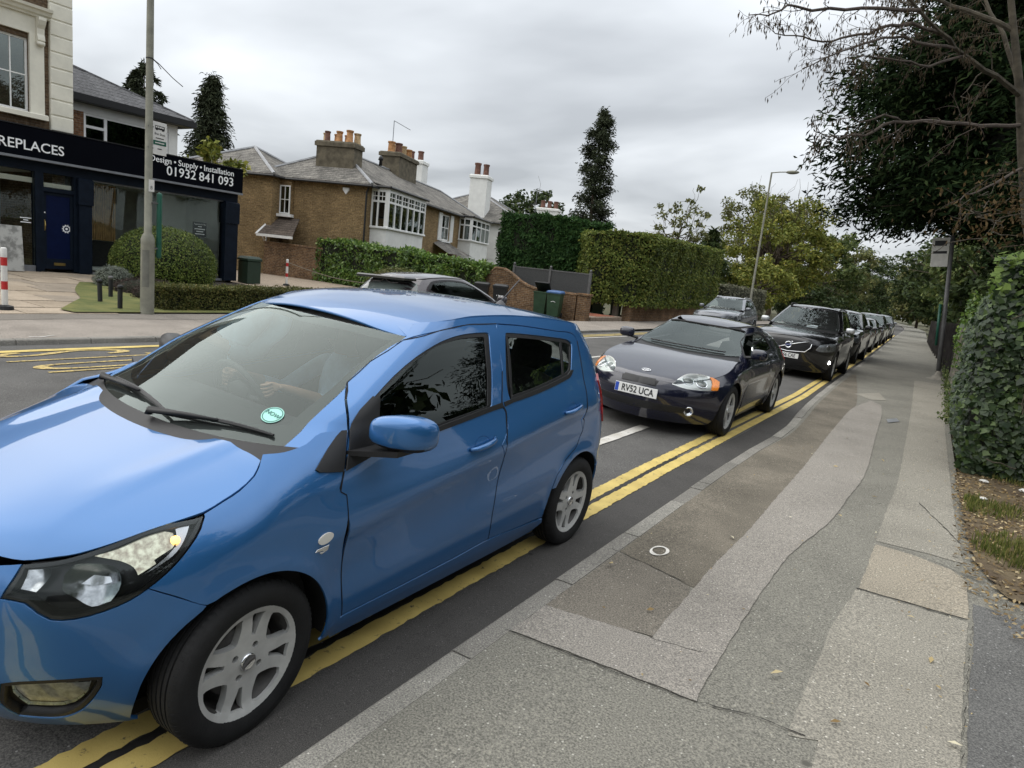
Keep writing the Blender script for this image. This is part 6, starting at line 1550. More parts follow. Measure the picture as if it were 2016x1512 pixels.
def viva():
    blue = mat('blue_metallic_paint', (.030, .140, .360), .30, .40, var=.03, scale=900, coat=1., coatr=.02)
    sh = Shell(VIVA)
    root = empty('hatchback_car', (-2.5714+.75, 1.3456, 0))
    root.rotation_euler = (0, 0, 0)
    tag(root, 'bright blue five-door hatchback with silver wheels in front, driver at the wheel', 'car')
    # car frame: x forward = world -Y, y left = world +X ; leans towards the kerb with the camber
    root.matrix_world = Matrix.Translation((-2.5714+.75, 1.3456, 0)) @ Matrix.Rotation(-math.pi/2, 4, 'Z') @ Matrix.Rotation(-.034, 4, 'X') @ Matrix.Translation((0, -.75, 0))
    U = lambda pts, c='side': car_uv(sh, c, pts)
    cen = sh.cF.len+.004
    # ---- outlines, car coordinates in metres (x forward, z up)
    seam_b = [(-.100,.633,1.000),(-.084,.647,.985),(-.043,.674,.946),(.021,.684,.908),(.075,.684,.886),(.143,.680,.858)]
    hl_up = [(.286,.623,.830),(.377,.587,.793),(.449,.545,.764),(.493,.510,.748),(.553,.446,.732)]
    hl_in = [(.582,.450,.686),(.607,.443,.640)]
    hl_low = [(.570,.501,.635),(.551,.534,.609),(.529,.561,.591),(.485,.605,.593),(.426,.651,.614),(.370,.686,.642),(.327,.706,.673)]
    hl_back = [(.278,.717,.712),(.210,.718,.776),(.167,.705,.821),(.144,.686,.852)]
    seam_w = [(.259,.741,.634),(.179,.778,.588)]
    fr_arch = arc(0, .29, .341, 58, 200)
    cutA = [(-.424,.297),(-.402,.43),(-.385,.563),(-.377,.74),(-.371,.916),(-.40,.985),(-.435,1.054)]
    door_top = [(-.481,1.151),(-.536,1.202),(-.681,1.275),(-.885,1.359),(-1.102,1.402),(-1.333,1.424),(-1.584,1.425)]
    cutB = [(-1.510,1.20),(-1.452,1.044),(-1.476,1.006),(-1.462,.911),(-1.449,.779),(-1.436,.630),(-1.418,.479),(-1.431,.322)]
    fdoor = cutA+door_top+cutB+[(-1.170,.311),(-.804,.303)]
    fglass = [(-.583,1.161),(-.721,1.233),(-.884,1.301),(-1.072,1.354),(-1.254,1.380),(-1.457,1.384),(-1.471,1.369),(-1.415,1.20),(-1.361,1.050),(-1.344,1.037),(-.875,.996),(-.55,.972)]
    rtop = [(-1.837,1.412),(-2.185,1.380),(-2.385,1.362)]
    rcut = [(-2.429,1.316),(-2.410,1.134),(-2.394,.975),(-2.387,.896),(-2.385,.776),(-2.318,.682),(-2.178,.622),(-2.084,.543),(-2.043,.461),(-2.018,.361),(-2.009,.285)]
    rdoor = [(-1.584,1.425)]+rtop+rcut+[(-1.75,.300)]+[(a, b) for a, b in cutB[::-1]]
    rglass = [(-1.637,1.380),(-1.800,1.370),(-2.072,1.348),(-2.287,1.326),(-2.342,1.298),(-2.264,1.155),(-2.209,1.128),(-1.859,1.082),(-1.546,1.056)]
    scr_side = [(-.201,.618,1.003),(-.284,.604,1.043),(-.410,.591,1.124),(-.584,.563,1.225),(-.777,.536,1.317),(-.862,.527,1.352),(-.914,.522,1.373)]
    # ---- panels
    bon_half = [(-.035,0.),(-.040,.12),(-.067,.338),(-.100,.560)]+[(x, y) for x, y, z in seam_b]+[(.286,.630),(.377,.592),(.449,.550),(.493,.512),(.553,.448),(.600,.36),(.635,.25),(.655,.12),(.66,0.)]
    bon = bon_half+[(x, -y) for x, y in bon_half[-2:0:-1]]
    sheet(sh, 'bonnet', blue, root, 'top', bon, h=.03, gap=.003)
    bump = [(cen, .69), U([(.660,.25,.70)])[0]]+U([hl_up[-1]]+hl_in+hl_low+seam_w)+U(arc(0, .29, .341, 56, -18, 8))+U([(.30,.17),(.42,.60,.155)])+[(cen, .15)]
    fog = [(.611,.445,.367),(.581,.490,.381),(.516,.567,.392),(.444,.631,.396),(.425,.646,.395),(.424,.640,.362),(.436,.617,.312),(.452,.583,.264),(.470,.537,.228),(.500,.499,.214),(.560,.420,.215),(.602,.417,.279)]
    gr_lo = [(cen-.38,.42),(cen-.40,.30),(cen-.36,.22),(cen-.05,.215),(cen-.05,.43)]
    gr_up = [(cen-.40,.675),(cen-.36,.60),(cen-.05,.585),(cen-.05,.675)]
    bo = sheet(sh, 'front_bumper', blue, root, 'side', bump, [U(fog), gr_lo, gr_up], sides=(1, -1), h=.03)
    mb = geo_mesh('grille', [shell_geo(sh, 'side', gr_lo, h=.04, off=-.02, depth=0), shell_geo(sh, 'side', gr_up, h=.04, off=-.015, depth=0)], (1, -1))
    link('grille', mb, CP_BLACK, bo)
    wing = U(cutA+[(-.33,1.05),(-.26,1.02)]+[(-.17,.638,1.003)]+seam_b+[hl_back[3]]+hl_back[2::-1]+[hl_low[-1]]+seam_w)+U(fr_arch[1:-1])+U([(-.33,.22),(-.40,.22)])
    bs = [(-.435,1.054)]+door_top+rtop+rcut
    body = car_uv(sh, 'glass', scr_side+[(-.948,1.411),(-1.065,1.431),(-1.216,1.446),(-1.373,1.457),(-1.620,1.462),(-1.892,1.458),(-2.146,1.444),(-2.4,1.423),(-2.58,1.398),(-2.585,1.30),(-2.60,1.15),(-2.63,1.0),(-2.66,.80),(-2.69,.60)]+arc(-2.385, .29, .341, 142, 30)+rcut[-3::-1]+[(-2.385,1.362)]+rtop[1::-1]+door_top[::-1]+[(-.435,1.054),(-.402,.985),(-.30,.965),(-.22,.968)])
    for s in (1, -1):
        wo = sheet(sh, 'front_wing', blue, root, 'side', wing, sides=(s,), h=.028, gap=.003)
        G = lambda pts: car_uv(sh, 'glass', pts)
        fd = sheet(sh, 'front_door', blue, root, 'glass', G(fdoor), [G(fglass)], sides=(s,), h=.03, gap=.003)
        rd = sheet(sh, 'rear_door', blue, root, 'glass', G(rdoor), [G(rglass)], sides=(s,), h=.03, gap=.003)
        sheet(sh, 'body_side', blue, root, 'glass', body, sides=(s,), h=.035)
        # dark shut lines along the door cuts
        for ln, par in ((cutA[:5], fd), (cutB, rd), (rcut, rd), (door_top, fd)):
            Lp = []
            for (a_, b_) in zip(ln[:-1], ln[1:]):
                for t_ in (0, .5): Lp.append((a_[0]+(b_[0]-a_[0])*t_, a_[1]+(b_[1]-a_[1])*t_))
            Lp = np.array(G(Lp+[ln[-1]])); tt = np.gradient(Lp, axis=0); tt /= np.linalg.norm(tt, axis=1, keepdims=True); nn_ = np.stack([-tt[:, 1], tt[:, 0]], 1)*.0024
            sheet(sh, 'shut_line', CP_SHELL, par, 'glass', (Lp+nn_).tolist()+(Lp-nn_)[::-1].tolist(), sides=(s,), h=.03, gap=0, off=.0012, depth=0)
        # glass and frames
        fi = [(x, z) for x, z in fglass]
        g0 = densify(G(fglass), .03); g1 = inset(g0, .016)
        me = geo_mesh('window_frame', [shell_geo(sh, 'glass', g0.tolist(), [g1.tolist()], h=.04, off=-.004, gap=0, depth=.006, hb=.03)], (s,)); link('window_frame', me, CP_BLACK, fd)
        sheet(sh, 'window', CP_SIDEGL, fd, 'glass', G(fglass), sides=(s,), h=.08, off=-.010, gap=0, depth=0)
        g0 = densify(U(rglass), .03); g1 = inset(g0, .018)
        me = geo_mesh('window_frame', [shell_geo(sh, 'side', g0.tolist(), [g1.tolist()], h=.04, off=-.004, gap=0, depth=.006, hb=.03)], (s,)); link('window_frame', me, CP_BLACK, rd)
        sheet(sh, 'window', CP_REARGL, rd, 'side', U(rglass), sides=(s,), h=.08, off=-.010, gap=0, depth=0)
        sheet(sh, 'quarter_bar', CP_BLACK, rd, 'side', U([(-2.215,1.338),(-2.235,1.336),(-2.165,1.118),(-2.145,1.112)]), sides=(s,), h=.05, off=-.005, gap=0, depth=.01)
        # belt mouldings
        sheet(sh, 'belt_moulding', CP_BLACK, fd, 'side', U([(-.55,.978),(-.875,1.000),(-1.344,1.043),(-1.456,1.052),(-1.462,1.028),(-1.344,1.020),(-.875,.978),(-.55,.956)]), sides=(s,), h=.05, off=.004, gap=0, depth=.012)
        sheet(sh, 'belt_moulding', CP_BLACK, rd, 'side', U([(-1.470,1.052),(-1.546,1.060),(-1.859,1.086),(-2.209,1.131),(-2.262,1.155),(-2.29,1.150),(-2.225,1.112),(-1.859,1.064),(-1.546,1.040),(-1.474,1.030)]), sides=(s,), h=.05, off=.004, gap=0, depth=.012)
        # black corner plates at the mirror
        sheet(sh, 'corner_plate', CP_BLACK, wo, 'side', U([(-.250,.742,.940),(-.262,.929),(-.30,.923),(-.368,.914),(-.372,.93),(-.428,1.052),(-.405,1.052),(-.33,1.0)]), sides=(s,), h=.03, off=.007, gap=.001, depth=.01)
        mp = sheet(sh, 'mirror_plate', CP_BLACK, fd, 'glass', G([(-.376,.916),(-.438,1.054),(-.50,1.120),(-.575,1.164),(-.590,1.158),(-.56,.975),(-.545,.955),(-.450,.932)]), sides=(s,), h=.03, off=.008, gap=.001, depth=.012)
        # headlamp
        hlp = U(hl_up[::-1]+hl_back[::-1]+hl_low[::-1]+hl_in[::-1])
        hl = sheet(sh, 'headlight', CP_LENS, root, 'side', hlp, sides=(s,), h=.03, gap=.003, off=.001, depth=0)
        hd = densify(hlp, .03)
        sheet(sh, 'lamp_housing', CP_HOUS, hl, 'side', inset(hd, -.004).tolist(), sides=(s,), h=.03, gap=0, off=-.05, depth=0)
        rim_ = inset(hd, .012)
        link('lamp_rim', geo_mesh('lamp_rim', [shell_geo(sh, 'side', inset(hd, .002).tolist(), [rim_.tolist()], h=.05, off=-.006, gap=0, depth=.045, hb=.03)], (s,)), CP_HOUS, hl)
        chrome = mat('faceted_reflector', (.50, .51, .52), .14, 1., var=.25, scale=45)
        def facet(nm, pts, m, off, dp, hh=.015):
            q = U(pts); V, NN, FF = shell_geo(sh, 'side', q, h=hh, gap=0, off=off, depth=0); cu = np.mean([np.array(v_) for v_ in V], axis=0); V2 = []; mx_ = max(np.linalg.norm(np.array(v_)-cu) for v_ in V)
            for v_, n_ in zip(V, NN):
                k_ = min(1, np.linalg.norm(np.array(v_)-cu)/mx_); w_ = np.array(v_)-np.array(n_)*(dp*(1-k_*k_)+R.uniform(0, .0005)); V2.append((w_[0], w_[1]*s, w_[2]))
            me = bpy.data.meshes.new(nm); me.from_pydata(V2, [], [f if s > 0 else f[::-1] for f in FF]); me.polygons.foreach_set('use_smooth', [True]*len(me.polygons)); return link(nm, me, m, hl)
        facet('reflector', [(.505,.561,.673),(.492,.542,.713),(.466,.548,.740),(.406,.606,.743),(.386,.633,.729),(.383,.652,.706),(.394,.663,.672),(.414,.657,.636),(.455,.627,.620),(.488,.590,.649)], chrome, -.018, .028)
        facet('bulb_shield', [(.464,.590,.693),(.434,.601,.716),(.403,.632,.711),(.402,.643,.697),(.433,.622,.688)], CP_CHROME, -.012, .004, .03)
        facet('reflector', [(.578,.472,.669),(.553,.459,.719),(.509,.508,.728),(.517,.515,.711),(.554,.508,.663)], chrome, -.018, .012)
        facet('indicator', [(.423,.572,.763),(.358,.603,.793),(.267,.641,.825),(.235,.668,.819),(.238,.689,.793),(.278,.695,.753),(.345,.676,.712),(.350,.659,.733),(.374,.627,.751)], mat('indicator_reflector', (.80, .66, .50), .16, .9, var=.45, scale=55), -.014, .012)
        facet('clear_reflector', [(.225,.665,.827),(.187,.680,.836),(.209,.696,.805),(.256,.707,.756),(.337,.683,.709),(.276,.697,.752),(.237,.694,.788)], mat('pale_reflector', (.72, .72, .74), .2, .8, var=.1), -.013, .003)
        u0, z0 = U([(.235,.685,.795)])[0]
        pb = sh.pos('side', np.array(u0), np.array(z0))
        mbb = MB(); mbb.lathe([(.001, -.014), (.012, -.008), (.014, 0), (.012, .008), (.001, .014)], 12, c=(pb[0], (pb[1]-.006)*s, pb[2]))
        mbb.build('indicator_bulb', mat('indicator_lit', (1., .50, .12), .3, var=0, emit=2.2), hl, smooth=True)
        # fog lamp
        fg = sheet(sh, 'fog_lamp_surround', CP_BLACK, bo, 'side', U(fog), sides=(s,), h=.03, gap=.002, off=-.028, depth=0)
        fdz = densify(U(fog), .02)
        link('fog_lamp_lip', geo_mesh('fog_lamp_lip', [shell_geo(sh, 'side', inset(fdz, .001).tolist(), [inset(fdz, .013).tolist()], h=.05, off=-.004, gap=0, depth=.03, hb=.02)], (s,)), CP_BLACK, bo)
        fl = [(.595,.465,.360),(.520,.552,.372),(.450,.622,.373),(.451,.613,.337),(.472,.581,.293),(.494,.552,.279),(.558,.479,.278),(.589,.461,.327)]
        sheet(sh, 'fog_lamp', mat('fog_reflector', (.62, .62, .60), .35, .25, var=.3, scale=50), bo, 'side', U(fl), sides=(s,), h=.02, gap=0, off=-.024, depth=.004)
        sheet(sh, 'fog_lamp_lens', CP_LENS, bo, 'side', U(fl), sides=(s,), h=.03, gap=0, off=-.010, depth=.012)
        # side repeater and badge
        u0, z0 = U([(-.275, .687)])[0]
        O = [(u0+.031*math.cos(t*math.pi/8), z0+.021*math.sin(t*math.pi/8)) for t in range(16)]
        sheet(sh, 'side_repeater', CP_WHITEPL, wo, 'side', O, sides=(s,), h=.015, gap=0, off=.006, depth=.006)
        sheet(sh, 'badge', CP_CHROME, wo, 'side', [(u0-.028, z0-.030), (u0+.022, z0-.036), (u0+.028, z0-.045), (u0-.004, z0-.047), (u0-.022, z0-.053), (u0+.008, z0-.052), (u0-.004, z0-.060), (u0-.03, z0-.050)], sides=(s,), h=.015, gap=0, off=.004, depth=.003)
        # door handles with cups
        for (hx, hz, dr) in ((-1.245, .882, fd), (-2.19, .938, rd)):
            u0, z0 = U([(hx, hz)])[0]
            O = [(u0+.062*math.cos(t*math.pi/12), z0+.036*math.sin(t*math.pi/12)) for t in range(24)]
            V, NN, FF = shell_geo(sh, 'side', O, h=.012, gap=0, off=.0015, depth=0)
            c3 = sh.pos('side', np.array(u0), np.array(z0)); V2 = []
            for v in V:
                q = min(1, math.hypot((v[0]-c3[0])/.062, (v[2]-c3[2])/.036)); V2.append((v[0], (v[1]-.022*(1-q*q))*s, v[2]))
            me = bpy.data.meshes.new('handle_cup'); me.from_pydata(V2, [], [f if s > 0 else f[::-1] for f in FF]); me.polygons.foreach_set('use_smooth', [True]*len(me.polygons))
            link('handle_cup', me, mat('blue_metallic_shade', (.034, .128, .36), .4, .35, var=.03, coat=1.), dr)
            mbh = MB(); pts = []; rd_ = []
            for t in range(9):
                q = t/8; xx = hx+.105-.21*q; zz = hz-.012+.024*q; yy = float(sh.width(np.array(xx), np.array(zz)))
                pts.append((xx, (yy+.004+.026*math.sin(math.pi*q)**.5)*s, zz)); rd_.append(.010+.004*math.sin(math.pi*q))
            mbh.tube(pts, rd_, 10); mbh.build('door_handle', blue, dr, smooth=True)
        # mirror
        mr = empty('door_mirror'); mr.parent = fd
        bm = bmesh.new(); bmesh.ops.create_uvsphere(bm, u_segments=28, v_segments=18, radius=1)
        for v in bm.verts:
            x, y, z = v.co
            sx = (abs(x)**.75)*(1 if x > 0 else -1); sy = (abs(y)**.55)*(1 if y > 0 else -1); sz = (abs(z)**.6)*(1 if z > 0 else -1)
            yy = (.902 if s > 0 else .80)+.120*sy; tap = 1-.22*(sy < 0)*(-sy)-.10*max(0, sy)**3
            xx = (-.535 if s > 0 else -.63)+ (.085 if x > 0 else .045)*sx*tap-.045*(sy)**1
            zz = 1.078+.070*sz*tap+.006*sy-.012*max(0, sx)*(-sz if sz > 0 else 0)
            v.co = (xx, yy*s, zz)
        me = bpy.data.meshes.new('mirror_cap'); bm.to_mesh(me); bm.free()
        if s < 0: me.flip_normals()
        me.materials.append(blue); me.materials.append(CP_BLACK)
        me.polygons.foreach_set('use_smooth', [True]*len(me.polygons))
        me.polygons.foreach_set('material_index', [1 if (p.center.z < 1.036 or p.center.x < -.585-.045*((abs(p.center.y)-.925)/.115)) else 0 for p in me.polygons])
        link('mirror_cap', me, None, mr)
        mb = MB(); mb.add([(-.40, .735*s, .965), (-.56, .735*s, .97), (-.60, .93*s, 1.0), (-.47, .93*s, .997), (-.40, .735*s, .985), (-.56, .735*s, .99), (-.60, .93*s, 1.022), (-.47, .93*s, 1.02)], [(0,1,2,3),(4,5,6,7),(0,1,5,4),(1,2,6,5),(2,3,7,6),(3,0,4,7)])
        mb.build('mirror_foot', CP_BLACK, mr, recalc=True)
        # taillight
        sheet(sh, 'tail_light', CP_RED, root, 'glass', car_uv(sh, 'glass', [(-2.61,1.06),(-2.64,.98),(-2.665,.86),(-2.70,.78),(-2.80,.77),(-2.83,.86),(-2.80,1.0),(-2.72,1.08),(-2.66,1.10)]), sides=(s,), h=.03, gap=.002, off=.012, depth=.02)
        # wheel house
        for ax in (0, -2.385):
            mb = MB(); n_ = 20; A_ = [math.radians(-8+196*i/n_) for i in range(n_+1)]
            vs = [(ax+rr*math.cos(t), min(yy, float(sh.halfwidth('side', np.array(ax+rr*math.cos(t)), np.array(max(.15, .30+rr*math.sin(t)))))-.014)*s if yy > .6 else yy*s, .30+rr*math.sin(t)) for (rr, yy) in ((.343, .772), (.36, .47), (.02, .47)) for t in A_]
            mb.add(vs, [(j*(n_+1)+i, j*(n_+1)+i+1, (j+1)*(n_+1)+i+1, (j+1)*(n_+1)+i) for j in range(2) for i in range(n_)])
            mb.build('wheel_house', CP_SHELL, root, smooth=True)
        make_wheel(root, 0, .70*s, .292, .292, .208, .165, s, steer=.06 if s > 0 else .06)
        make_wheel(root, -2.385, .70*s, .292, .292, .208, .165, s)
    # sill
    for s in (1, -1):
        sheet(sh, 'sill', blue, root, 'side', U([(-.352,.27),(-.43,.292),(-.804,.298),(-1.17,.306),(-1.431,.317),(-1.75,.296),(-2.02,.272),(-2.035,.24),(-1.95,.195),(-.40,.195)]), sides=(s,), h=.03)
    # roof, rear
    xs = np.linspace(-.93, -2.60, 24)
    ye = [float(sh.halfwidth('glass', np.array(x), sh.re(np.array(x)))) for x in xs]
    rf = [(-.842, 0.), (-.846, .2), (-.866, .38), (-.898, .49), (-.921, .528)]+list(zip(xs[1:], [y-.001 for y in ye[1:]]))+[(-2.66, .42), (-2.70, .2), (-2.71, 0.)]
    rfull = rf+[(x, -y) for x, y in rf[-2:0:-1]]
    ro = sheet(sh, 'roof', blue, root, 'roof', rfull, h=.04, gap=.003)
    mb = MB(); q = sh.height('roof', np.array(-2.40), np.array(0.))
    mb.lathe([(.001, .035), (.012, .03), (.03, .012), (.042, 0), (.042, -.01)], 16, c=(-2.42, 0, float(q[2])-.004)); mb.tube([(-2.42, 0, float(q[2])+.02), (-2.56, 0, float(q[2])+.13), (-2.62, 0, float(q[2])+.175)], [.006, .004, .003], 6)
    an = mb.build('aerial', mat('aerial_plastic', (.06, .06, .065), .4, var=.05), ro, smooth=True)
    scr = car_uv(sh, 'glass', scr_side)+[(car_uv(sh, 'glass', [(-.866,.38,1.385)])[0][0], 1.384), (sh.cW.len-.15, 1.389), (sh.cW.len+.002, 1.390), (sh.cW.len+.002, .992), (sh.cW.len-.2, .995)]+[car_uv(sh, 'glass', [(-.10,.42,1.0)])[0]]
    sheet(sh, 'windscreen', CP_SCREEN, root, 'glass', scr, sides=(1, -1), h=.06, gap=0, off=-.003, depth=0)
    s0 = densify(scr, .03); s1 = inset(s0, .05)
    s1 = [(u, max(z, 1.045-.0)) if z < 1.1 else (u, z) for u, z in s1]
    s1 = [(u if u < sh.cW.len-.06 else sh.cW.len+.001, z) for u, z in s1]
    # printed border of the windscreen: three strips
    e_ = sh.cW.len+.002
    uS = lambda z: np.interp(z, [b for a, b in car_uv(sh, 'glass', scr_side)], [a for a, b in car_uv(sh, 'glass', scr_side)])
    zs = np.linspace(1.003, 1.373, 14)
    bl = [(float(uS(z)), float(z)) for z in zs]; br = [(float(uS(z))+.055-.012*(z-1)/.37, float(z)) for z in zs[::-1]]
    g1 = shell_geo(sh, 'glass', bl+br, h=.05, gap=0, off=-.007, depth=0)
    g2 = shell_geo(sh, 'glass', [(e_, .99), (e_, 1.042), (e_-.3, 1.044), (e_-.5, 1.050), (float(uS(1.03))+.05, 1.06), (float(uS(1.003)), 1.003), (e_-.55, .998), (e_-.3, .993)], h=.05, gap=0, off=-.0075, depth=0)
    g3 = shell_geo(sh, 'glass', [(e_, 1.39), (e_-.3, 1.388), (float(uS(1.373)), 1.375), (float(uS(1.355))+.05, 1.357), (e_-.3, 1.366), (e_, 1.362)], h=.05, gap=0, off=-.0075, depth=0)
    link('windscreen_border', geo_mesh('windscreen_border', [g1, g2, g3], (1, -1)), mat('printed_border', (.03, .032, .033), .6, var=.05), root)
    # cowl under the wipers
    cw = [(e_, .90), (e_, .996), (e_-.3, .998), (float(uS(1.003))+.01, 1.003), (float(uS(1.003))-.09, 1.0), (float(uS(1.003))-.09, .90)]
    sheet(sh, 'cowl', CP_BLACK, root, 'glass', cw, sides=(1, -1), h=.05, gap=0, off=.004, depth=0)
    # wipers
    def on_scr(y, z, o=.012):
        u = float(sh.inv('glass', sh.xW(np.array(z))-.02, abs(y), z)); ys = float(sh.width(np.array(sh.xW(np.array(z))-.05), np.array(z)))
        f = np.interp(abs(y)/ys, sh.cW.fy[::-1], sh.cW.fx[::-1]); x = float(sh.xW(np.array(z)))-sh.cW.L*(1-f)
        return Vector((x+o*.45, y, z+o*.9))
    for (pv, bl0, bl1) in (((-.52, 1.003), (-.44, 1.026), (.13, 1.010)), ((.05, .998), (.12, 1.008), (.56, 1.017))):
        wi = empty('wiper'); wi.parent = root
        a = on_scr(pv[0], pv[1], .02); b0 = on_scr(*bl0); b1 = on_scr(*bl1); mid = (b0+b1)/2+Vector((.012, 0, .022))
        mb = MB(); mb.tube([a+Vector((.01, 0, -.005)), a+Vector((.008, 0, .012)), a.lerp(mid, .5)+Vector((.008, 0, .01)), mid], [.016, .014, .010, .006], 8); mb.build('wiper_arm', CP_BLACK, wi, smooth=True)
        mb = MB(); n = 12
        mb.tube([b0.lerp(b1, t/n)+Vector((.004, 0, .014*math.sin(math.pi*t/n)+.004)) for t in range(n+1)], [.005+.004*math.sin(math.pi*t/n) for t in range(n+1)], 6)
        mb.tube([b0.lerp(b1, t/n)+Vector((.001, 0, .001)) for t in range(n+1)], .004, 4); mb.build('wiper_blade', CP_BLACK, wi)
    # rear panels
    rl = sh.cR.len; 
    def rearu(z, d): return float(sh.xR(np.array(z))+sh.cR.L-(sh.xW(np.array(z))-sh.cW.L))-d
    tg = [(rearu(1.385, rl+.004), 1.385), (rearu(1.385, .24), 1.385), (rearu(1.30, .16), 1.30), (rearu(1.0, .12), 1.0), (rearu(.8, .12), .8), (rearu(.62, .2), .62), (rearu(.60, rl+.004), .60)]
    rw = [(rearu(1.34, rl+.001), 1.34), (rearu(1.34, .30), 1.34), (rearu(1.2, .24), 1.2), (rearu(1.10, .28), 1.10), (rearu(1.07, rl+.001), 1.07)]
    t1 = [(rearu(1.385, rl+.004), 1.385), (rearu(1.385, .24), 1.385), (rearu(1.30, .16), 1.30), (rearu(1.09, .13), 1.09), (rearu(1.07, .28), 1.085), (rearu(1.1, .27), 1.10), (rearu(1.2, .24), 1.2), (rearu(1.34, .30), 1.34), (rearu(1.34, rl+.004), 1.34)]
    t2 = [(rearu(1.075, rl+.004), 1.075), (rearu(1.09, .13), 1.088), (rearu(.8, .10), .8), (rearu(.62, .16), .62), (rearu(.60, rl+.004), .60)]
    link('tailgate', geo_mesh('tailgate', [shell_geo(sh, 'glass', t1, h=.04), shell_geo(sh, 'glass', t2, h=.04)], (1, -1)), blue, root)
    sheet(sh, 'rear_window', CP_REARGL, root, 'glass', rw, sides=(1, -1), h=.06, gap=0, off=-.006, depth=0)
    rb = car_uv(sh, 'glass', arc(-2.385, .29, .341, 194, 146, 6)+[(-2.69,.585)])+[(rearu(.585, .2), .585), (rearu(.585, rl+.004), .585), (rearu(.18, rl+.004), .18), (rearu(.18, .1), .18)]
    sheet(sh, 'rear_bumper', blue, root, 'glass', rb, sides=(1, -1), h=.04)
    # dark shell seen through the panel gaps
    gg = [shell_geo(sh, 'side', U([(-.36,.93),(-.2,.96),(0,.89),(.14,.84),(.3,.75)]+arc(0, .29, .40, 50, 175)), h=.06, gap=0, off=-.016, depth=0)]
    gg.append(shell_geo(sh, 'side', U(arc(0, .29, .40, 185, 170, 2)+[(-.40,.92),(-.5,.93),(-1.4,1.02),(-2.2,1.10),(-2.5,1.02),(-2.62,.7)]+arc(-2.385, .29, .40, 128, -10)+[(-1.9,.2),(-.5,.2)]), h=.07, gap=0, off=-.016, depth=0))
    gg.append(shell_geo(sh, 'glass', inset(densify(car_uv(sh, 'glass', [(-1.40,1.44),(-1.60,1.45),(-1.66,1.38),(-1.56,1.05),(-1.34,1.04),(-1.46,1.38)]), .04), -.002).tolist(), h=.06, gap=0, off=-.014, depth=0))
    for g_ in gg:
        for s in (1, -1): link('inner_shell', geo_mesh('inner_shell', [g_], (s,)), CP_SHELL, root)
    # cabin
    mb = MB(); mb.box(-2.6, .0, -.66, .66, .22, .30); mb.box(-.36, -.02, -.64, .64, .30, .93); mb.box(-2.65, -2.3, -.6, .6, .3, .78)
    mb.build('cabin_floor', CP_DASH, root)
    mb = MB(); prof = [(-.06, .95), (-.20, .975), (-.45, .985), (-.58, .965), (-.62, .90), (-.56, .72), (-.4, .6)]
    mb.prism(prof, lambda a, b, d: (a, d, b), -.62, .62); mb.build('dashboard', CP_DASH, root, recalc=True)
    mb = MB(); mb.add([(-.90, -.50, 1.372), (-.90, .50, 1.372), (-2.45, .47, 1.40), (-2.45, -.47, 1.40), (-1.5, -.5, 1.44), (-1.5, .5, 1.44)], [(0, 1, 5, 4), (4, 5, 2, 3)]); mb.build('headlining', mat('headlining', (.35, .34, .32), .9, var=.05), root)
    mb = MB(); mb.box(-2.70, .33, -.575, .575, .15, .20); mb.box(.33, .52, -.34, .34, .152, .198); mb.build('underbody', CP_SHELL, root)
    make_seat(root, -1.25, -.34, .36); make_seat(root, -1.25, .34, .36)
    st = make_seat(root, -2.08, .34, .38); make_seat(root, -2.08, -.34, .38)
    steering_wheel(root, -.70, -.34, .93)
    mb = MB(); mb.tube([(-.83, 0, 1.345), (-.86, 0, 1.32)], .012, 8); mb.bbox(-.885, -.865, -.12, .12, 1.285, 1.345); mb.build('rear_view_mirror', CP_BLACK, root)
    # parking disc sticker low in the windscreen corner
    tk = empty('windscreen_sticker'); tk.parent = root
    c0 = on_scr(.47, 1.075, .004); nx = Vector((.45, .22, .87)).normalized(); up = Vector((-.87, 0, .47)); rt = up.cross(nx).normalized(); up = nx.cross(rt)
    M = frame(c0, rt, up)
    mb = MB(); mb.lathe([(.001, 0), (.043, 0)], 28, cap=False); o = mb.build('disc', mat('sticker_green', (.36, .72, .62), .5, var=0), tk); o.data.transform(M); 
    mb = MB(); mb.lathe([(.036, .0012), (.039, .0012)], 28, cap=False); o = mb.build('ring', mat('sticker_ink', (.02, .12, .11), .5, var=0), tk); o.data.transform(M)
    text_mesh('NOW', .026, 'lettering', MATS['sticker_ink'], tk, M @ Matrix.Translation((0, .002, .0014)), ext=.0003)
    return root
VIVA_ROOT = viva()
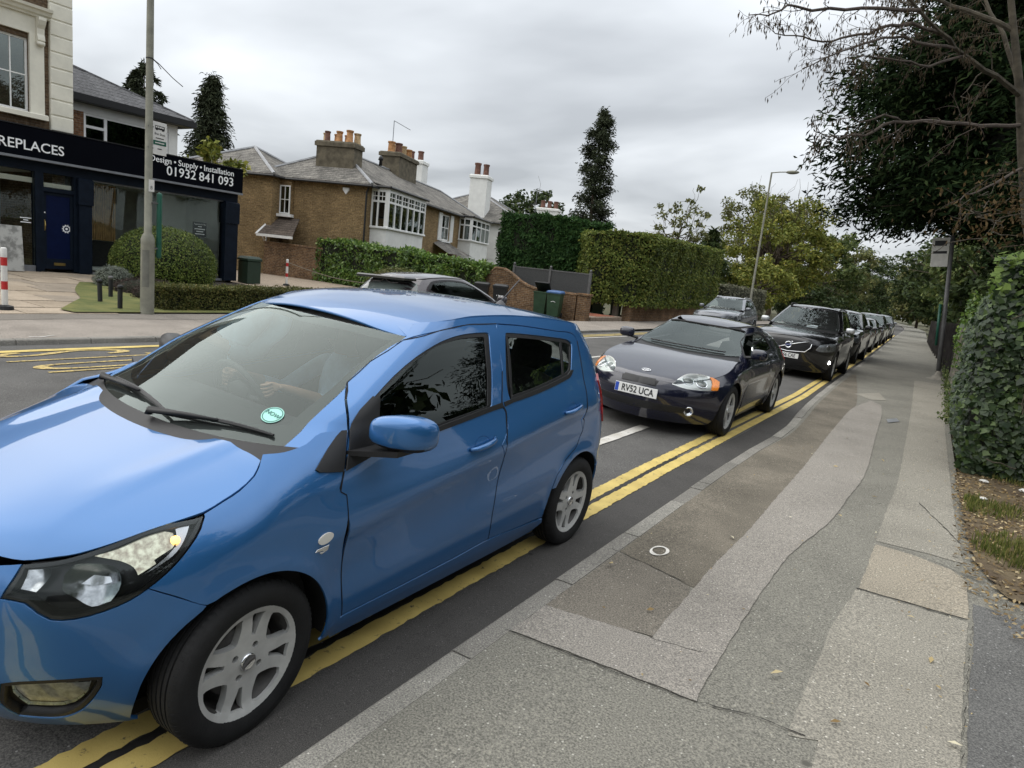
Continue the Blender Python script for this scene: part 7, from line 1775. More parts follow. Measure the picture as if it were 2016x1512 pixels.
# ---------------------------------------------------------------- other cars
def generic_car(name, label, sp, xc, yf, away=False, paint=None, group=None, detail=2, headlamp=None, grille=None, lower=None, fogs=None, plate=None, windows=None, wheel='10', wr=.31, rim=.215, doors=(-.72, -1.9), badge=None, rails=None, lamps_on=False, glass_side=None, low_trim=None, bar=None, zoff=0., plate_z=.45, tall=0.):
    """car on the road at axle position (xc, yf); faces the camera (-Y) or drives away (+Y)"""
    sh = Shell(sp); wb = -sp['arches'][1][0]; wy = max(v for _, v in sp['W'])-.09
    root = empty(name); tag(root, label, 'car', group)
    sgn = -1 if not away else 1
    yl = yf-sgn*0; zl = zroad(xc+wy*.9, yf-sgn*wb/2); zr_ = zroad(xc-wy*.9, yf-sgn*wb/2); roll = math.atan2(zr_-zl, 1.8*wy)
    pitch = math.atan2(zg(yf)-zg(yf+wb*(-sgn)), wb)
    if not away: M = Matrix.Translation((xc, yf, zroad(xc, yf)-.006+zoff)) @ Matrix.Rotation(-math.pi/2, 4, 'Z') @ Matrix.Rotation(-roll, 4, 'X') @ Matrix.Rotation(-pitch, 4, 'Y')
    else: M = Matrix.Translation((xc, yf, zroad(xc, yf)-.006+zoff)) @ Matrix.Rotation(math.pi/2, 4, 'Z') @ Matrix.Rotation(roll, 4, 'X') @ Matrix.Rotation(-pitch, 4, 'Y')
    root.matrix_world = M
    U = lambda pts, c='side': car_uv(sh, c, pts)
    cen = sh.cF.len+.004; ax0, az0, ar = sp['arches'][0]; ax1, az1, ar1 = sp['arches'][1]
    h = .045 if detail > 1 else .09
    cowl = sp['cowl']; xe = [p[0] for p in sp['bonnet_edge']]; xfe = max(xe)-.06
    # bonnet line
    E = []
    for x in np.linspace(cowl-.16, xfe, 9): z = float(sh.ze(np.array(x))); E.append((x, float(sh.halfwidth('side', np.array(x), np.array(z))), z))
    ue = U([E[-1]])[0][0]; zc_ = float(sh.zc(np.array(max(p[0] for p in sp['bonnet_mid'])-.03)))
    FL = [(ue+(cen-ue)*t, E[-1][2]+(zc_-E[-1][2])*math.sin(t*math.pi/2)) for t in np.linspace(.15, 1, 7)]
    FL3 = [sh.pos('side', np.array(u), np.array(z)) for u, z in FL]
    zb = sp['W'][0][0]+.04
    # windscreen outline in the screen chart
    zs0 = float(sh.zc(np.array(cowl)))+.012; xs_top = max(x for x, z in sp['roof_mid'])-.12
    zs1 = float(sh.rc(np.array(xs_top)))-.012
    wl = sh.cW.len+.002
    sb = wl-(.64 if wl > .9 else .6)*wl; us = lambda t: wl*(.20+.05*t)
    scr = [(wl, zs0), (wl*.6, zs0+.004), (wl*.34, zs0+.01), (us(0), zs0+.02)]+[(us(t), zs0+.02+(zs1-.02-zs0)*t) for t in (.33, .66, .95)]+[(wl*.4, zs1-.006), (wl*.7, zs1), (wl, zs1)]
    sheet(sh, 'windscreen', CP_SCREEN, root, 'glass', scr, sides=(1, -1), h=.05, gap=0, off=-.004, depth=0)
    if detail > 1:
        g1 = shell_geo(sh, 'glass', [(us(0), zs0+.02), (us(.5), zs0+(zs1-zs0)*.5), (us(.95), zs1-.02), (us(.95)+.05, zs1-.02), (us(.5)+.05, zs0+(zs1-zs0)*.5), (us(0)+.06, zs0+.02)], h=.04, gap=0, off=-.016, depth=0)
        g2 = shell_geo(sh, 'glass', [(wl, zs0-.05), (wl*.5, zs0-.05), (us(0)-.03, zs0-.03), (us(0), zs0+.03), (wl*.4, zs0+.035), (wl, zs0+.03)], h=.04, gap=0, off=-.014, depth=0)
        hp = [sh.pos('glass', np.array(min(wl-.002, u)), np.array(zz)) for u, zz in [(us(.95), zs1-.02), (wl*.4, zs1-.006), (wl*.7, zs1), (wl, zs1)]]
        mb = MB(); mb.tube([(q[0]+.004, q[1], q[2]+.004) for q in hp]+[(q[0]+.004, -q[1], q[2]+.004) for q in hp[-2::-1]], .010, 6); mb.build('screen_seal', CP_BLACK, root)
        link('windscreen_border', geo_mesh('windscreen_border', [g1, g2], (1, -1)), CP_BLACK, root)
    # bonnet
    bh = [(cowl+.13, 0.), (cowl+.10, E[1][1]*.5)]+[(x, y) for x, y, z in E[1:]]+[(p[0], p[1]) for p in FL3]
    bh[-1] = (bh[-1][0], 0.)
    bon = sheet(sh, 'bonnet', paint, root, 'top', bh+[(x, -y) for x, y in bh[-2:0:-1]], h=h, gap=.004)
    # nose with wings
    hl_uv = [U(q) for q in (headlamp or [])]; holes = list(hl_uv)
    gr_uv = [[(cen-d, z) for d, z in q] for q in (grille or [])]; lo_uv = [[(cen-d, z) for d, z in q] for q in (lower or [])]
    dA = doors[0]
    nose = U([(dA, zb), (dA+.02, .6)])+U([(cowl-.17-.10, float(sh.ze(np.array(cowl-.2)))-.004)] if dA < cowl-.3 else [])+U(E)+FL+[(cen, zb)]+U([(float(sh.xF(np.array(zb)))-.35, zb), (ax0+ar*1.02, zb)])+U(arc(ax0, az0, ar, -12, 186, 16))+U([(ax0-ar*1.02, zb)])
    nose = [p for p in nose]
    sheet(sh, 'front_body', paint, root, 'side', nose, holes, sides=(1, -1), h=h)
    if gr_uv: gg = sheet(sh, 'grille', CP_BLACK, root, 'side', gr_uv[0], sides=(1, -1), h=h, gap=0, off=.006, depth=.01)
    if gr_uv and detail > 1:
        q = gr_uv[0]; z0 = min(p[1] for p in q); z1 = max(p[1] for p in q); d = max(cen-p[0] for p in q)
        for k in range(1, 6):
            zz = z0+(z1-z0)*k/6; sheet(sh, 'grille_bar', mat('grille_bar_black', (.016, .016, .017), .35, var=0), gg, 'side', [(cen, zz-.007), (cen-d*.86, zz-.007), (cen-d*.86, zz+.007), (cen, zz+.007)], sides=(1, -1), h=.08, gap=0, off=.014, depth=.008)
    if badge == 'ring':
        qq = [gr_uv[0][k] for k in range(0, 4)]; pp = [sh.pos('side', np.array(min(u, cen-.004)), np.array(z)) for u, z in qq]; mb = MB(); mb.tube([(a[0]+.012, a[1]+.004, a[2]) for a in pp[::-1]]+[(a[0]+.012, -a[1]-.004, a[2]) for a in pp[1:]], .011, 6); mb.build('grille_frame', CP_CHROME, gg, smooth=True)
    for q in lo_uv: sheet(sh, 'lower_intake', CP_BLACK, root, 'side', q, sides=(1, -1), h=h, gap=0, off=.004, depth=.008)
    for s in (1, -1):
        for q in hl_uv:
            hd = densify(q, .04); m_h = CP_HOUS if sp is not COUPE else CP_REFL
            hl = sheet(sh, 'headlight', CP_LENS, root, 'side', q, sides=(s,), h=.05, gap=.002, off=.002, depth=0)
            sheet(sh, 'lamp_housing', mat('lamp_white_reflector', (.97, .96, .92), .3, .35, var=.02) if sp is COUPE else mat('lamp_grey_reflector', (.50, .51, .53), .25, .3, var=.3, scale=18), hl, 'side', inset(hd, -.004).tolist(), sides=(s,), h=.03, gap=0, off=-.008, depth=0)
            if detail > 1 and headlamp:
                c_u = np.mean([p[0] for p in q]); c_z = np.mean([p[1] for p in q])
                L_ = max(p[0] for p in q)-min(p[0] for p in q)
                for du in (((.155, .016), (-.005, .0)) if sp is COUPE else ((.02, 0),)):
                    r_ = .074 if sp is COUPE else .060
                    pc = sh.pos('side', np.array(c_u+du[0]), np.array(c_z+du[1])); nn = sh.normal('side', np.array([c_u+du[0]]), np.array([c_z+du[1]]))[0]
                    Mx = Vector((nn[0], nn[1]*s, nn[2])).to_track_quat('Z', 'Y').to_matrix().to_4x4(); Mx.translation = (pc[0], pc[1]*s, pc[2])
                    mb = MB(); mb.lathe([(r_, -.006), (r_*.93, .001), (r_*.84, -.004), (r_*.80, -.007)], 22, cap=False); o = mb.build('lamp_ring', CP_CHROME, hl, smooth=True); o.data.transform(Mx)
                    mb = MB(); mb.lathe([(r_*.84, -.006), (r_*.6, -.005), (r_*.55, -.002), (.001, .001)], 20, cap=False); o = mb.build('lamp_projector', mat('lamp_projector_grey', (.22, .22, .21), .2, .6, var=.1), hl, smooth=True); o.data.transform(Mx)
                if sp is COUPE:
                    am = U([(.415,.668,.722),(.390,.688,.721),(.334,.765,.683),(.388,.785,.628),(.420,.783,.588),(.500,.742,.586),(.445,.715,.655)])
                    sheet(sh, 'indicator', CP_AMBER, hl, 'side', am, sides=(s,), h=.04, gap=0, off=.0045, depth=.01)
        for q in (fogs or []):
            u0, z0 = U([q])[0]; pc = sh.pos('side', np.array(u0), np.array(z0)); nn = np.array([.85, .5, 0]); nn /= np.linalg.norm(nn)
            Mx = Vector((nn[0], nn[1]*s, nn[2])).to_track_quat('Z', 'Y').to_matrix().to_4x4(); Mx.translation = (pc[0], pc[1]*s, pc[2])
            fo = empty('fog_light'); fo.parent = root
            mb = MB(); mb.lathe([(.055, -.02), (.055, .012), (.042, .014), (.040, .004)], 20, cap=False); o = mb.build('bezel', CP_CHROME, fo, smooth=True); o.data.transform(Mx)
            mb = MB(); mb.lathe([(.041, .005), (.02, -.008), (.001, -.01)], 18, cap=False); o = mb.build('lamp', mat('fog_lamp_lit', (1., .98, .92), .3, var=0, emit=14.) if lamps_on else CP_REFL, fo, smooth=True); o.data.transform(Mx)
        # sides
        W1, W2 = (windows+[None])[:2]
        dB = doors[1]; zlow = zb+.02
        wp = [p for q in windows for p in q]
        re_ = lambda x: float(sh.re(np.array(x)))-.012
        # body side runs from the screen pillar over the roof rail to the tail
        tx = [float(sh.xR(np.array(z)))+.30 for z in (1.15, .9, .6, .35)]
        top = [(x, re_(x)) for x in np.linspace(xs_top-.12, sp['roof_edge'][-1][0]+.22, 8)]
        z9 = top[-1][1]
        tail = [(max(float(sh.xR(np.array(z)))+.22, top[-1][0]-.6), z) for z in np.linspace(z9-.06, .45, 6)]
        fr = [(us(t), zs0+.02+(zs1-.02-zs0)*t) for t in (0, .33, .66, .95)]
        out = car_uv(sh, 'glass', [(dA, float(sh.ze(np.array(cowl-.3)))+.0)])+fr+car_uv(sh, 'glass', top+tail)+car_uv(sh, 'glass', arc(ax1, az1, ar1, 168, -6, 16))+car_uv(sh, 'glass', [(ax1+ar1*1.03, zb), (dA, zb), (dA, .6)])
        gh = [car_uv(sh, 'glass', q) for q in windows]
        bs = sheet(sh, 'body_side', paint, root, 'glass', out, gh, sides=(s,), h=h)
        for q, gq in zip(windows, gh):
            sheet(sh, 'side_window', glass_side or CP_SIDEGL, bs, 'glass', gq, sides=(s,), h=.12, gap=0, off=-.008, depth=0)
            if detail > 1:
                g0 = densify(gq, .05); link('window_trim', geo_mesh('window_trim', [shell_geo(sh, 'glass', g0.tolist(), [inset(g0, .02).tolist()], h=.06, off=-.003, gap=0, depth=.006, hb=.05)], (s,)), CP_BLACK, bs)
        if detail > 1:
            for dx in doors[1:]:
                zt = min(re_(dx), 2)-.02
                zz = np.linspace(zb+.06, float(np.interp(dx, sorted([p[0] for p in windows[0]]), [z for x, z in sorted(windows[0])])) if False else .9, 10)
                L1 = car_uv(sh, 'glass', [(dx+.05*math.sin((z-.3)*2.5), z) for z in zz]); R1 = [(u+.006, z) for u, z in L1]
                sheet(sh, 'door_gap', CP_SHELL, bs, 'glass', L1+R1[::-1], sides=(s,), h=.05, gap=0, off=.0012, depth=0)
            hx = doors[1]+.22; hz = .80 if sp is COUPE else .93
            mb = MB(); pts = [(hx-.10+.20*t, (float(sh.width(np.array(hx), np.array(hz)))+.006+.022*math.sin(math.pi*t))*s, hz) for t in np.linspace(0, 1, 7)]; mb.tube(pts, .012, 7); mb.build('door_handle', paint, bs, smooth=True)
        # mirror
        mx, mz = dA-.05+.0, belt_z(windows)+.07
        bm = bmesh.new(); bmesh.ops.create_uvsphere(bm, u_segments=18, v_segments=12, radius=1); yw = float(sh.width(np.array(mx-.2), np.array(mz-.06)))
        for v in bm.verts:
            f = lambda t, e: abs(t)**e*(1 if t > 0 else -1)
            v.co = (mx-.08+f(v.co.x, .7)*(.075 if v.co.x > 0 else .04), (yw+.14+f(v.co.y, .6)*.105)*s, mz+f(v.co.z, .6)*.068)
        me = bpy.data.meshes.new('door_mirror'); bm.to_mesh(me); bm.free()
        if s < 0: me.flip_normals()
        me.polygons.foreach_set('use_smooth', [True]*len(me.polygons)); link('door_mirror', me, bar or paint, root)
        mb = MB(); mb.tube([(mx-.08, (yw-.02)*s, mz-.06), (mx-.07, (yw+.08)*s, mz-.045)], .022, 6); mb.build('mirror_stalk', CP_BLACK, root)
        # tail lamps, wheels, arches
        z = z9-.32; sheet(sh, 'tail_light', CP_RED, root, 'glass', car_uv(sh, 'glass', [(float(sh.xR(np.array(.98)))+.30, .98), (float(sh.xR(np.array(.75)))+.34, .78)])+[(car_uv(sh, 'glass', [(float(sh.xR(np.array(.75)))+.34, .78)])[0][0]-.28, .78), (car_uv(sh, 'glass', [(float(sh.xR(np.array(.98)))+.30, .98)])[0][0]-.25, .98)], sides=(s,), h=.06, gap=.002, off=.01, depth=.02)
        for (ax, az, a_r) in sp['arches']:
            mb = MB(); n_ = 16; A_ = [math.radians(-14+208*i/n_) for i in range(n_+1)]; y0 = wy+.07
            vs = [(ax+rr*math.cos(t), (min(yy, float(sh.halfwidth('side', np.array(ax+rr*math.cos(t)), np.array(max(.16, az+rr*math.sin(t)))))-.016) if yy > y0-.1 else yy)*s, az+rr*math.sin(t)) for (rr, yy) in ((a_r+.002, y0-.01), (a_r+.01, y0-.34), (.02, y0-.34)) for t in A_]
            mb.add(vs, [(j*(n_+1)+i, j*(n_+1)+i+1, (j+1)*(n_+1)+i+1, (j+1)*(n_+1)+i) for j in range(2) for i in range(n_)]); mb.build('wheel_house', CP_SHELL, root, smooth=True)
            make_wheel(root, ax, wy*s-.02*s, wr, wr, rim, .21, s, style=wheel)
        if rails:
            pts = [(x, (float(sh.halfwidth('glass', np.array(x), sh.re(np.array(x))))-.03)*s, float(sh.re(np.array(x)))+.045) for x in np.linspace(xs_top-.35, sp['roof_edge'][-1][0]+.35, 10)]
            pts = [(pts[0][0]+.12, pts[0][1], pts[0][2]-.05)]+pts+[(pts[-1][0]-.12, pts[-1][1], pts[-1][2]-.05)]
            mb = MB(); mb.tube(pts, .018, 6); mb.build('roof_rail', rails, root, smooth=True)
    # roof
    rx = np.linspace(xs_top-.10, sp['roof_edge'][-1][0]+.24, 12)
    rf = [(xs_top+.02, 0.), (xs_top+.0, .3), (xs_top-.05, float(sh.halfwidth('glass', np.array(xs_top-.05), sh.re(np.array(xs_top-.05))))*.9)]+[(x, float(sh.halfwidth('glass', np.array(x), sh.re(np.array(x))))) for x in rx]+[(rx[-1]-.08, .3), (rx[-1]-.10, 0.)]
    sheet(sh, 'roof', paint, root, 'roof', rf+[(x, -y) for x, y in rf[-2:0:-1]], h=h*1.3, gap=.003)
    # tail
    rl = sh.cR.len
    def ru(z, d): return float(sh.xR(np.array(z))+sh.cR.L-(sh.xW(np.array(z))-sh.cW.L))-d
    zt = float(sh.rc(np.array(rx[-1]-.05)))-.01; zw = .98 if sp is not SUV else 1.12
    tg = [(ru(zt, rl+.004), zt), (ru(zt, .25), zt), (ru(zw, .10), zw), (ru(.5, .06), .5), (ru(zb, .06), zb), (ru(zb, rl+.004), zb)]
    rw = [(ru(zt-.04, rl-.03), zt-.05), (ru(zt-.05, .36), zt-.06), (ru(zw, .24), zw+.03), (ru(zw, rl-.03), zw+.02)]
    sheet(sh, 'tailgate', paint, root, 'glass', tg, sides=(1, -1), h=h*1.2, gap=.001)
    sheet(sh, 'rear_window', mat('rear_screen_glass', (.10, .12, .115), .03, 0, var=0, spec=.6, ior=1.5) if away else CP_BLACK, root, 'glass', [(ru(zt-.05, rl+.004), zt-.05)]+rw[1:3]+[(ru(zw+.02, rl+.004), zw+.02)], sides=(1, -1), h=.08, gap=0, off=.004, depth=0)
    if away:
        xr_ = float(rx[-1])-.02; zr9 = float(sh.rc(np.array(xr_)))
        mb = MB(); mb.bbox(xr_-.20, xr_+.10, -.56, .56, zr9-.045, zr9+.014, .02); mb.build('roof_spoiler', P_BLACK, root)
    # dark under-shell and cabin
    mb = MB(); x0, x1 = float(sh.xR(np.array(.5)))+.15, float(sh.xF(np.array(.5)))-.2; mb.box(x0+.15, ax0+ar+.02, -wy+.10, wy-.10, zb+.02, zb+.12); mb.box(ax0+ar, x1-.05, -.42, .42, zb+.022, zb+.118); mb.box(cowl-.35, cowl+.5, -wy+.05, wy-.05, zb+.1, float(sh.ze(np.array(cowl+.5)))-.10); mb.box(x0, x0+.5, -wy+.1, wy-.1, zb+.1, .78)
    mb.build('underbody', CP_SHELL, root)
    mb = MB(); zd = float(sh.ze(np.array(cowl))); mb.box(cowl-.55, cowl-.10, -wy+.12, wy-.12, zd-.3, zd-.015); mb.build('dashboard', CP_DASH, root)
    if detail > 1:
        xs_ = cowl-1.15
        make_seat(root, xs_, -.36, .30+tall); make_seat(root, xs_, .36, .30+tall); steering_wheel(root, cowl-.62, -.36, .78+tall*1.3)
        for (y0, y1) in ((-.50, .02), (.0, .52)):
            mb = MB(); zz = zs0+.035; pts = []
            for t in np.linspace(0, 1, 8):
                y = y0+(y1-y0)*t; ys = float(sh.width(np.array(cowl-.2), np.array(zz))); f = np.interp(min(.98, abs(y)/ys), sh.cW.fy[::-1], sh.cW.fx[::-1]); pts.append((float(sh.xW(np.array(zz)))-sh.cW.L*(1-f)+.01, y, zz+.012))
            mb.tube(pts, .009, 6); mb.build('wiper', CP_BLACK, root)
    else:
        make_seat(root, cowl-1.15, -.36, .32+tall); make_seat(root, cowl-1.15, .36, .32+tall)
    # number plate
    if plate:
        xn = float(sh.xF(np.array(plate_z)))+.012; nx = Vector((1, 0, .08)).normalized(); pl = empty('number_plate'); pl.parent = root
        if away: xn = float(sh.xR(np.array(plate_z)))-.012; nx = Vector((-1, 0, .05))
        rt = Vector((0, 1, 0)) if not away else Vector((0, -1, 0)); up = nx.cross(rt); Mp = frame((xn, 0, plate_z), rt, up)
        mb = MB(); mb.bbox(-.26, .26, -.0555, .0555, -.008, .0, .003); o = mb.build('plate', CP_PLATE, pl); o.data.transform(Mp)
        if plate[1]:
            mb = MB(); mb.box(-.256, -.214, -.05, .05, .0005, .0012); o = mb.build('plate_band', CP_PLATEBLUE, pl); o.data.transform(Mp)
        text_mesh(plate[0], .108, 'plate_lettering', CP_INK, pl, Mp @ Matrix.Translation((.02 if plate[1] else 0, -.002, .0016)), ext=.0005, bold=.0022, sx=.80)
    if badge == 'ring':
        xn = float(sh.xF(np.array(.74)))+.03; bd = empty('badge'); bd.parent = root
        mb = MB(); mb.lathe([(.052, 0), (.066, .008), (.078, .006), (.08, -.004), (.052, -.004)], 28, c=(xn, 0, .745), axis='x', cap=False); mb.tube([(xn, .055, .80), (xn, .085, .83)], .010, 6); mb.tube([(xn, .055, .83), (xn, .085, .83)], .008, 5); mb.tube([(xn, .085, .80), (xn, .085, .83)], .008, 5); mb.build('badge_ring', CP_CHROME, bd, smooth=True)
        mb = MB(); mb.box(xn+.004, xn+.010, -.062, .062, .728, .762); mb.build('badge_band', mat('badge_blue', (.03, .05, .2), .3, var=0), bd)
        mb = MB(); mb.tube([(xn-.012, -.38, .60), (xn, 0, .745), (xn-.02, .42, .885)], .012, 6); mb.build('grille_sash', CP_CHROME, bd, smooth=True)
    if badge == 'h':
        q = sh.height('top', np.array(.70), np.array(0.)); bd = empty('badge'); bd.parent = root; x_, _, z_ = [float(v) for v in q]
        mb = MB(); n_ = 24; mb.tube([(x_+.028*math.sin(2*math.pi*k/n_), .055*math.cos(2*math.pi*k/n_), z_+.006-.010*math.sin(2*math.pi*k/n_)) for k in range(n_+1)], .005, 5, caps=False)
        mb.tube([(x_-.018, -.022, z_+.014), (x_+.018, -.030, z_-.001)], .005, 5); mb.tube([(x_-.018, .030, z_+.014), (x_+.018, .022, z_-.001)], .005, 5); mb.tube([(x_, -.026, z_+.006), (x_, .026, z_+.006)], .005, 5); mb.build('badge_oval', CP_CHROME, bd, smooth=True)
    return root, sh
def belt_z(windows): return min(z for q in windows for x, z in q)

P_NAVY = mat('navy_car_paint', (.005, .006, .019), .2, 0., var=.05, scale=900, coat=1., coatr=.02)
P_BLACK = mat('black_car_paint', (.008, .008, .009), .18, .1, var=.05, coat=1., coatr=.02)
P_DGREY = mat('dark_grey_car_paint', (.035, .036, .040), .24, .3, var=.05, coat=1., coatr=.02)
P_PLUM = mat('plum_brown_car_paint', (.050, .042, .046), .24, .3, var=.05, coat=1., coatr=.02)
P_SILV = mat('silver_blue_car_paint', (.16, .17, .19), .26, .4, var=.05, coat=1., coatr=.02)
M_SILVERCAP = mat('silver_mirror_cap', (.55, .56, .57), .25, .6, var=.05)

HLC = [(.795,.364,.611),(.695,.401,.674),(.623,.467,.732),(.508,.580,.745),(.390,.688,.722),(.332,.767,.683),(.387,.787,.628),(.420,.785,.586),(.565,.692,.580),(.726,.517,.582)]
WC = [(-.735,.912),(-.90,1.02),(-1.045,1.090),(-1.340,1.188),(-1.742,1.223),(-2.046,1.188),(-2.216,1.097),(-2.325,.991),(-2.075,.956),(-1.499,.923)]
generic_car('coupe_car', 'dark navy two-door coupe with twin-lens white headlamps, second in the queue', COUPE, -2.829, 8.0935, paint=P_NAVY, headlamp=[HLC], grille=[[(-.004, .565), (.24, .555), (.27, .615), (.0-.004, .635)]], lower=[[(-.004, .28), (.62, .30), (.70, .34), (.62, .365), (-.004, .375)]], fogs=[(.690,.600,.322)], plate=('RV52 UCA', True), plate_z=.475, windows=[WC], wheel='5', wr=.315, rim=.225, doors=(-.62, -1.93), badge='h')
HLS = [(.825,.575,.722),(.768,.644,.833),(.60,.78,.885),(.499,.848,.902),(.345,.918,.866),(.290,.925,.760),(.50,.85,.715),(.787,.644,.690)]
WS = [(-.95,1.135),(-1.25,1.33),(-1.5,1.47),(-1.75,1.55),(-2.2,1.57),(-2.75,1.54),(-3.0,1.40),(-2.9,1.26),(-2.0,1.18)]
generic_car('suv_car', 'large black SUV with round grille badge and lit fog lamp behind the coupe', SUV, -2.90, 17.2, paint=P_BLACK, headlamp=[HLS], grille=[[(-.004, .60), (.40, .635), (.50, .74), (.52, .83), (.40, .865), (-.004, .885)]], lower=[[(-.004, .28), (.55, .30), (.62, .38), (.50, .41), (-.004, .41)]], fogs=[(.50,.86,.46)], lamps_on=True, plate=('YH66 CAE', False), plate_z=.51, windows=[WS], wheel='5', wr=.355, rim=.245, doors=(-.80, -1.95, -2.75), badge='ring', rails=CP_BLACK, bar=M_SILVERCAP, tall=.25)
WH = [(-.75,1.00),(-1.0,1.15),(-1.25,1.27),(-1.55,1.345),(-2.0,1.355),(-2.45,1.30),(-2.62,1.18),(-2.3,1.07),(-1.4,1.02)]
generic_car('hatchback_car', 'dark plum hatchback driving away on the far lane behind the blue car roof', HATCH, -8.1, 11.45, away=True, paint=P_PLUM, windows=[WH], wheel='5', doors=(-.55, -1.7), glass_side=CP_REARGL)
HLH = [(.66,.45,.62),(.60,.52,.73),(.42,.70,.775),(.28,.80,.765),(.32,.80,.69),(.50,.68,.63)]
GRH = [[(-.004, .60), (.36, .61), (.38, .66), (-.004, .68)]]; LOH = [[(-.004, .26), (.50, .28), (.52, .36), (-.004, .38)]]
generic_car('estate_car', 'silver-grey estate with roof rails facing the camera on the far side of the road', SUV, -8.05, 28.6, paint=P_SILV, headlamp=[HLS], grille=[[(-.004, .62), (.42, .64), (.45, .80), (-.004, .82)]], lower=LOH, windows=[WS], wheel='5', wr=.345, rim=.23, doors=(-.80, -1.95), rails=mat('silver_rail', (.6, .61, .62), .3, .7, var=0), glass_side=CP_REARGL, tall=.2, detail=2)
def q_x(y): return kn(y)-1.12
queue = [(SUV, 24.3, P_BLACK, 'tall black van-like car close behind the black SUV', HLS, WS), (HATCH, 30.6, P_DGREY, 'dark grey hatchback fifth in the queue beside the kerb', HLH, WH), (HATCH, 36.0, P_BLACK, 'black hatchback sixth in the queue by the kerb', HLH, WH), (SUV, 42.0, P_BLACK, 'dark SUV with pale windscreen farther down the queue', HLS, WS), (HATCH, 48.8, P_DGREY, 'dark hatchback next to last in the visible queue', HLH, WH), (SUV, 56.0, P_SILV, 'grey car at the far end of the queue by the bend', HLS, WS)]
for (sp_, y_, pt, lab, hl_, wn_) in queue:
    generic_car('queued_car', lab, sp_, q_x(y_), y_, paint=pt, headlamp=[hl_], grille=GRH if sp_ is HATCH else [[(-.004, .62), (.42, .64), (.45, .82), (-.004, .84)]], lower=LOH, windows=[wn_], wheel='5', wr=.31 if sp_ is HATCH else .355, rim=.21, doors=(-.55, -1.7) if sp_ is HATCH else (-.80, -1.95), detail=1, group='cars queueing along the kerb', tall=0 if sp_ is HATCH else .25, bar=None)
# ---------------------------------------------------------------- street furniture and small things
M_POST = mat('galvanised_post', (.215, .212, .170), .7, .1, var=.18, scale=5, bump=.1, bscale=40)
M_GPOST = mat('grey_steel_post', (.115, .115, .115), .6, .3, var=.2, scale=5)
M_BGREEN = mat('bus_green', (.012, .085, .055), .4, var=.1)
M_BINGREEN = mat('green_bin_plastic', (.026, .060, .030), .5, var=.18, scale=4)
M_BINBLK = mat('black_bin_plastic', (.012, .013, .014), .5, var=.15, scale=4)
M_BINBLUE = mat('blue_lid_plastic', (.045, .11, .26), .5, var=.1)
M_REDREF = mat('red_band', (.42, .02, .02), .45, var=.1)
M_WHPOST = mat('white_post', (.62, .61, .58), .5, var=.08, scale=8)
M_WOOD = mat('weathered_timber', (.115, .098, .078), .9, var=.35, scale=3, bump=.5, bscale=30)
M_DKWOOD = mat('dark_fence_board', (.040, .036, .034), .9, var=.4, scale=2.5, bump=.5, bscale=30)
M_PALEWOOD = mat('pale_fence_board', (.150, .132, .108), .9, var=.3, scale=2.5, bump=.5, bscale=30)
M_CONC = mat('concrete_post', (.22, .205, .175), .9, var=.25, scale=4, bump=.5, bscale=40)

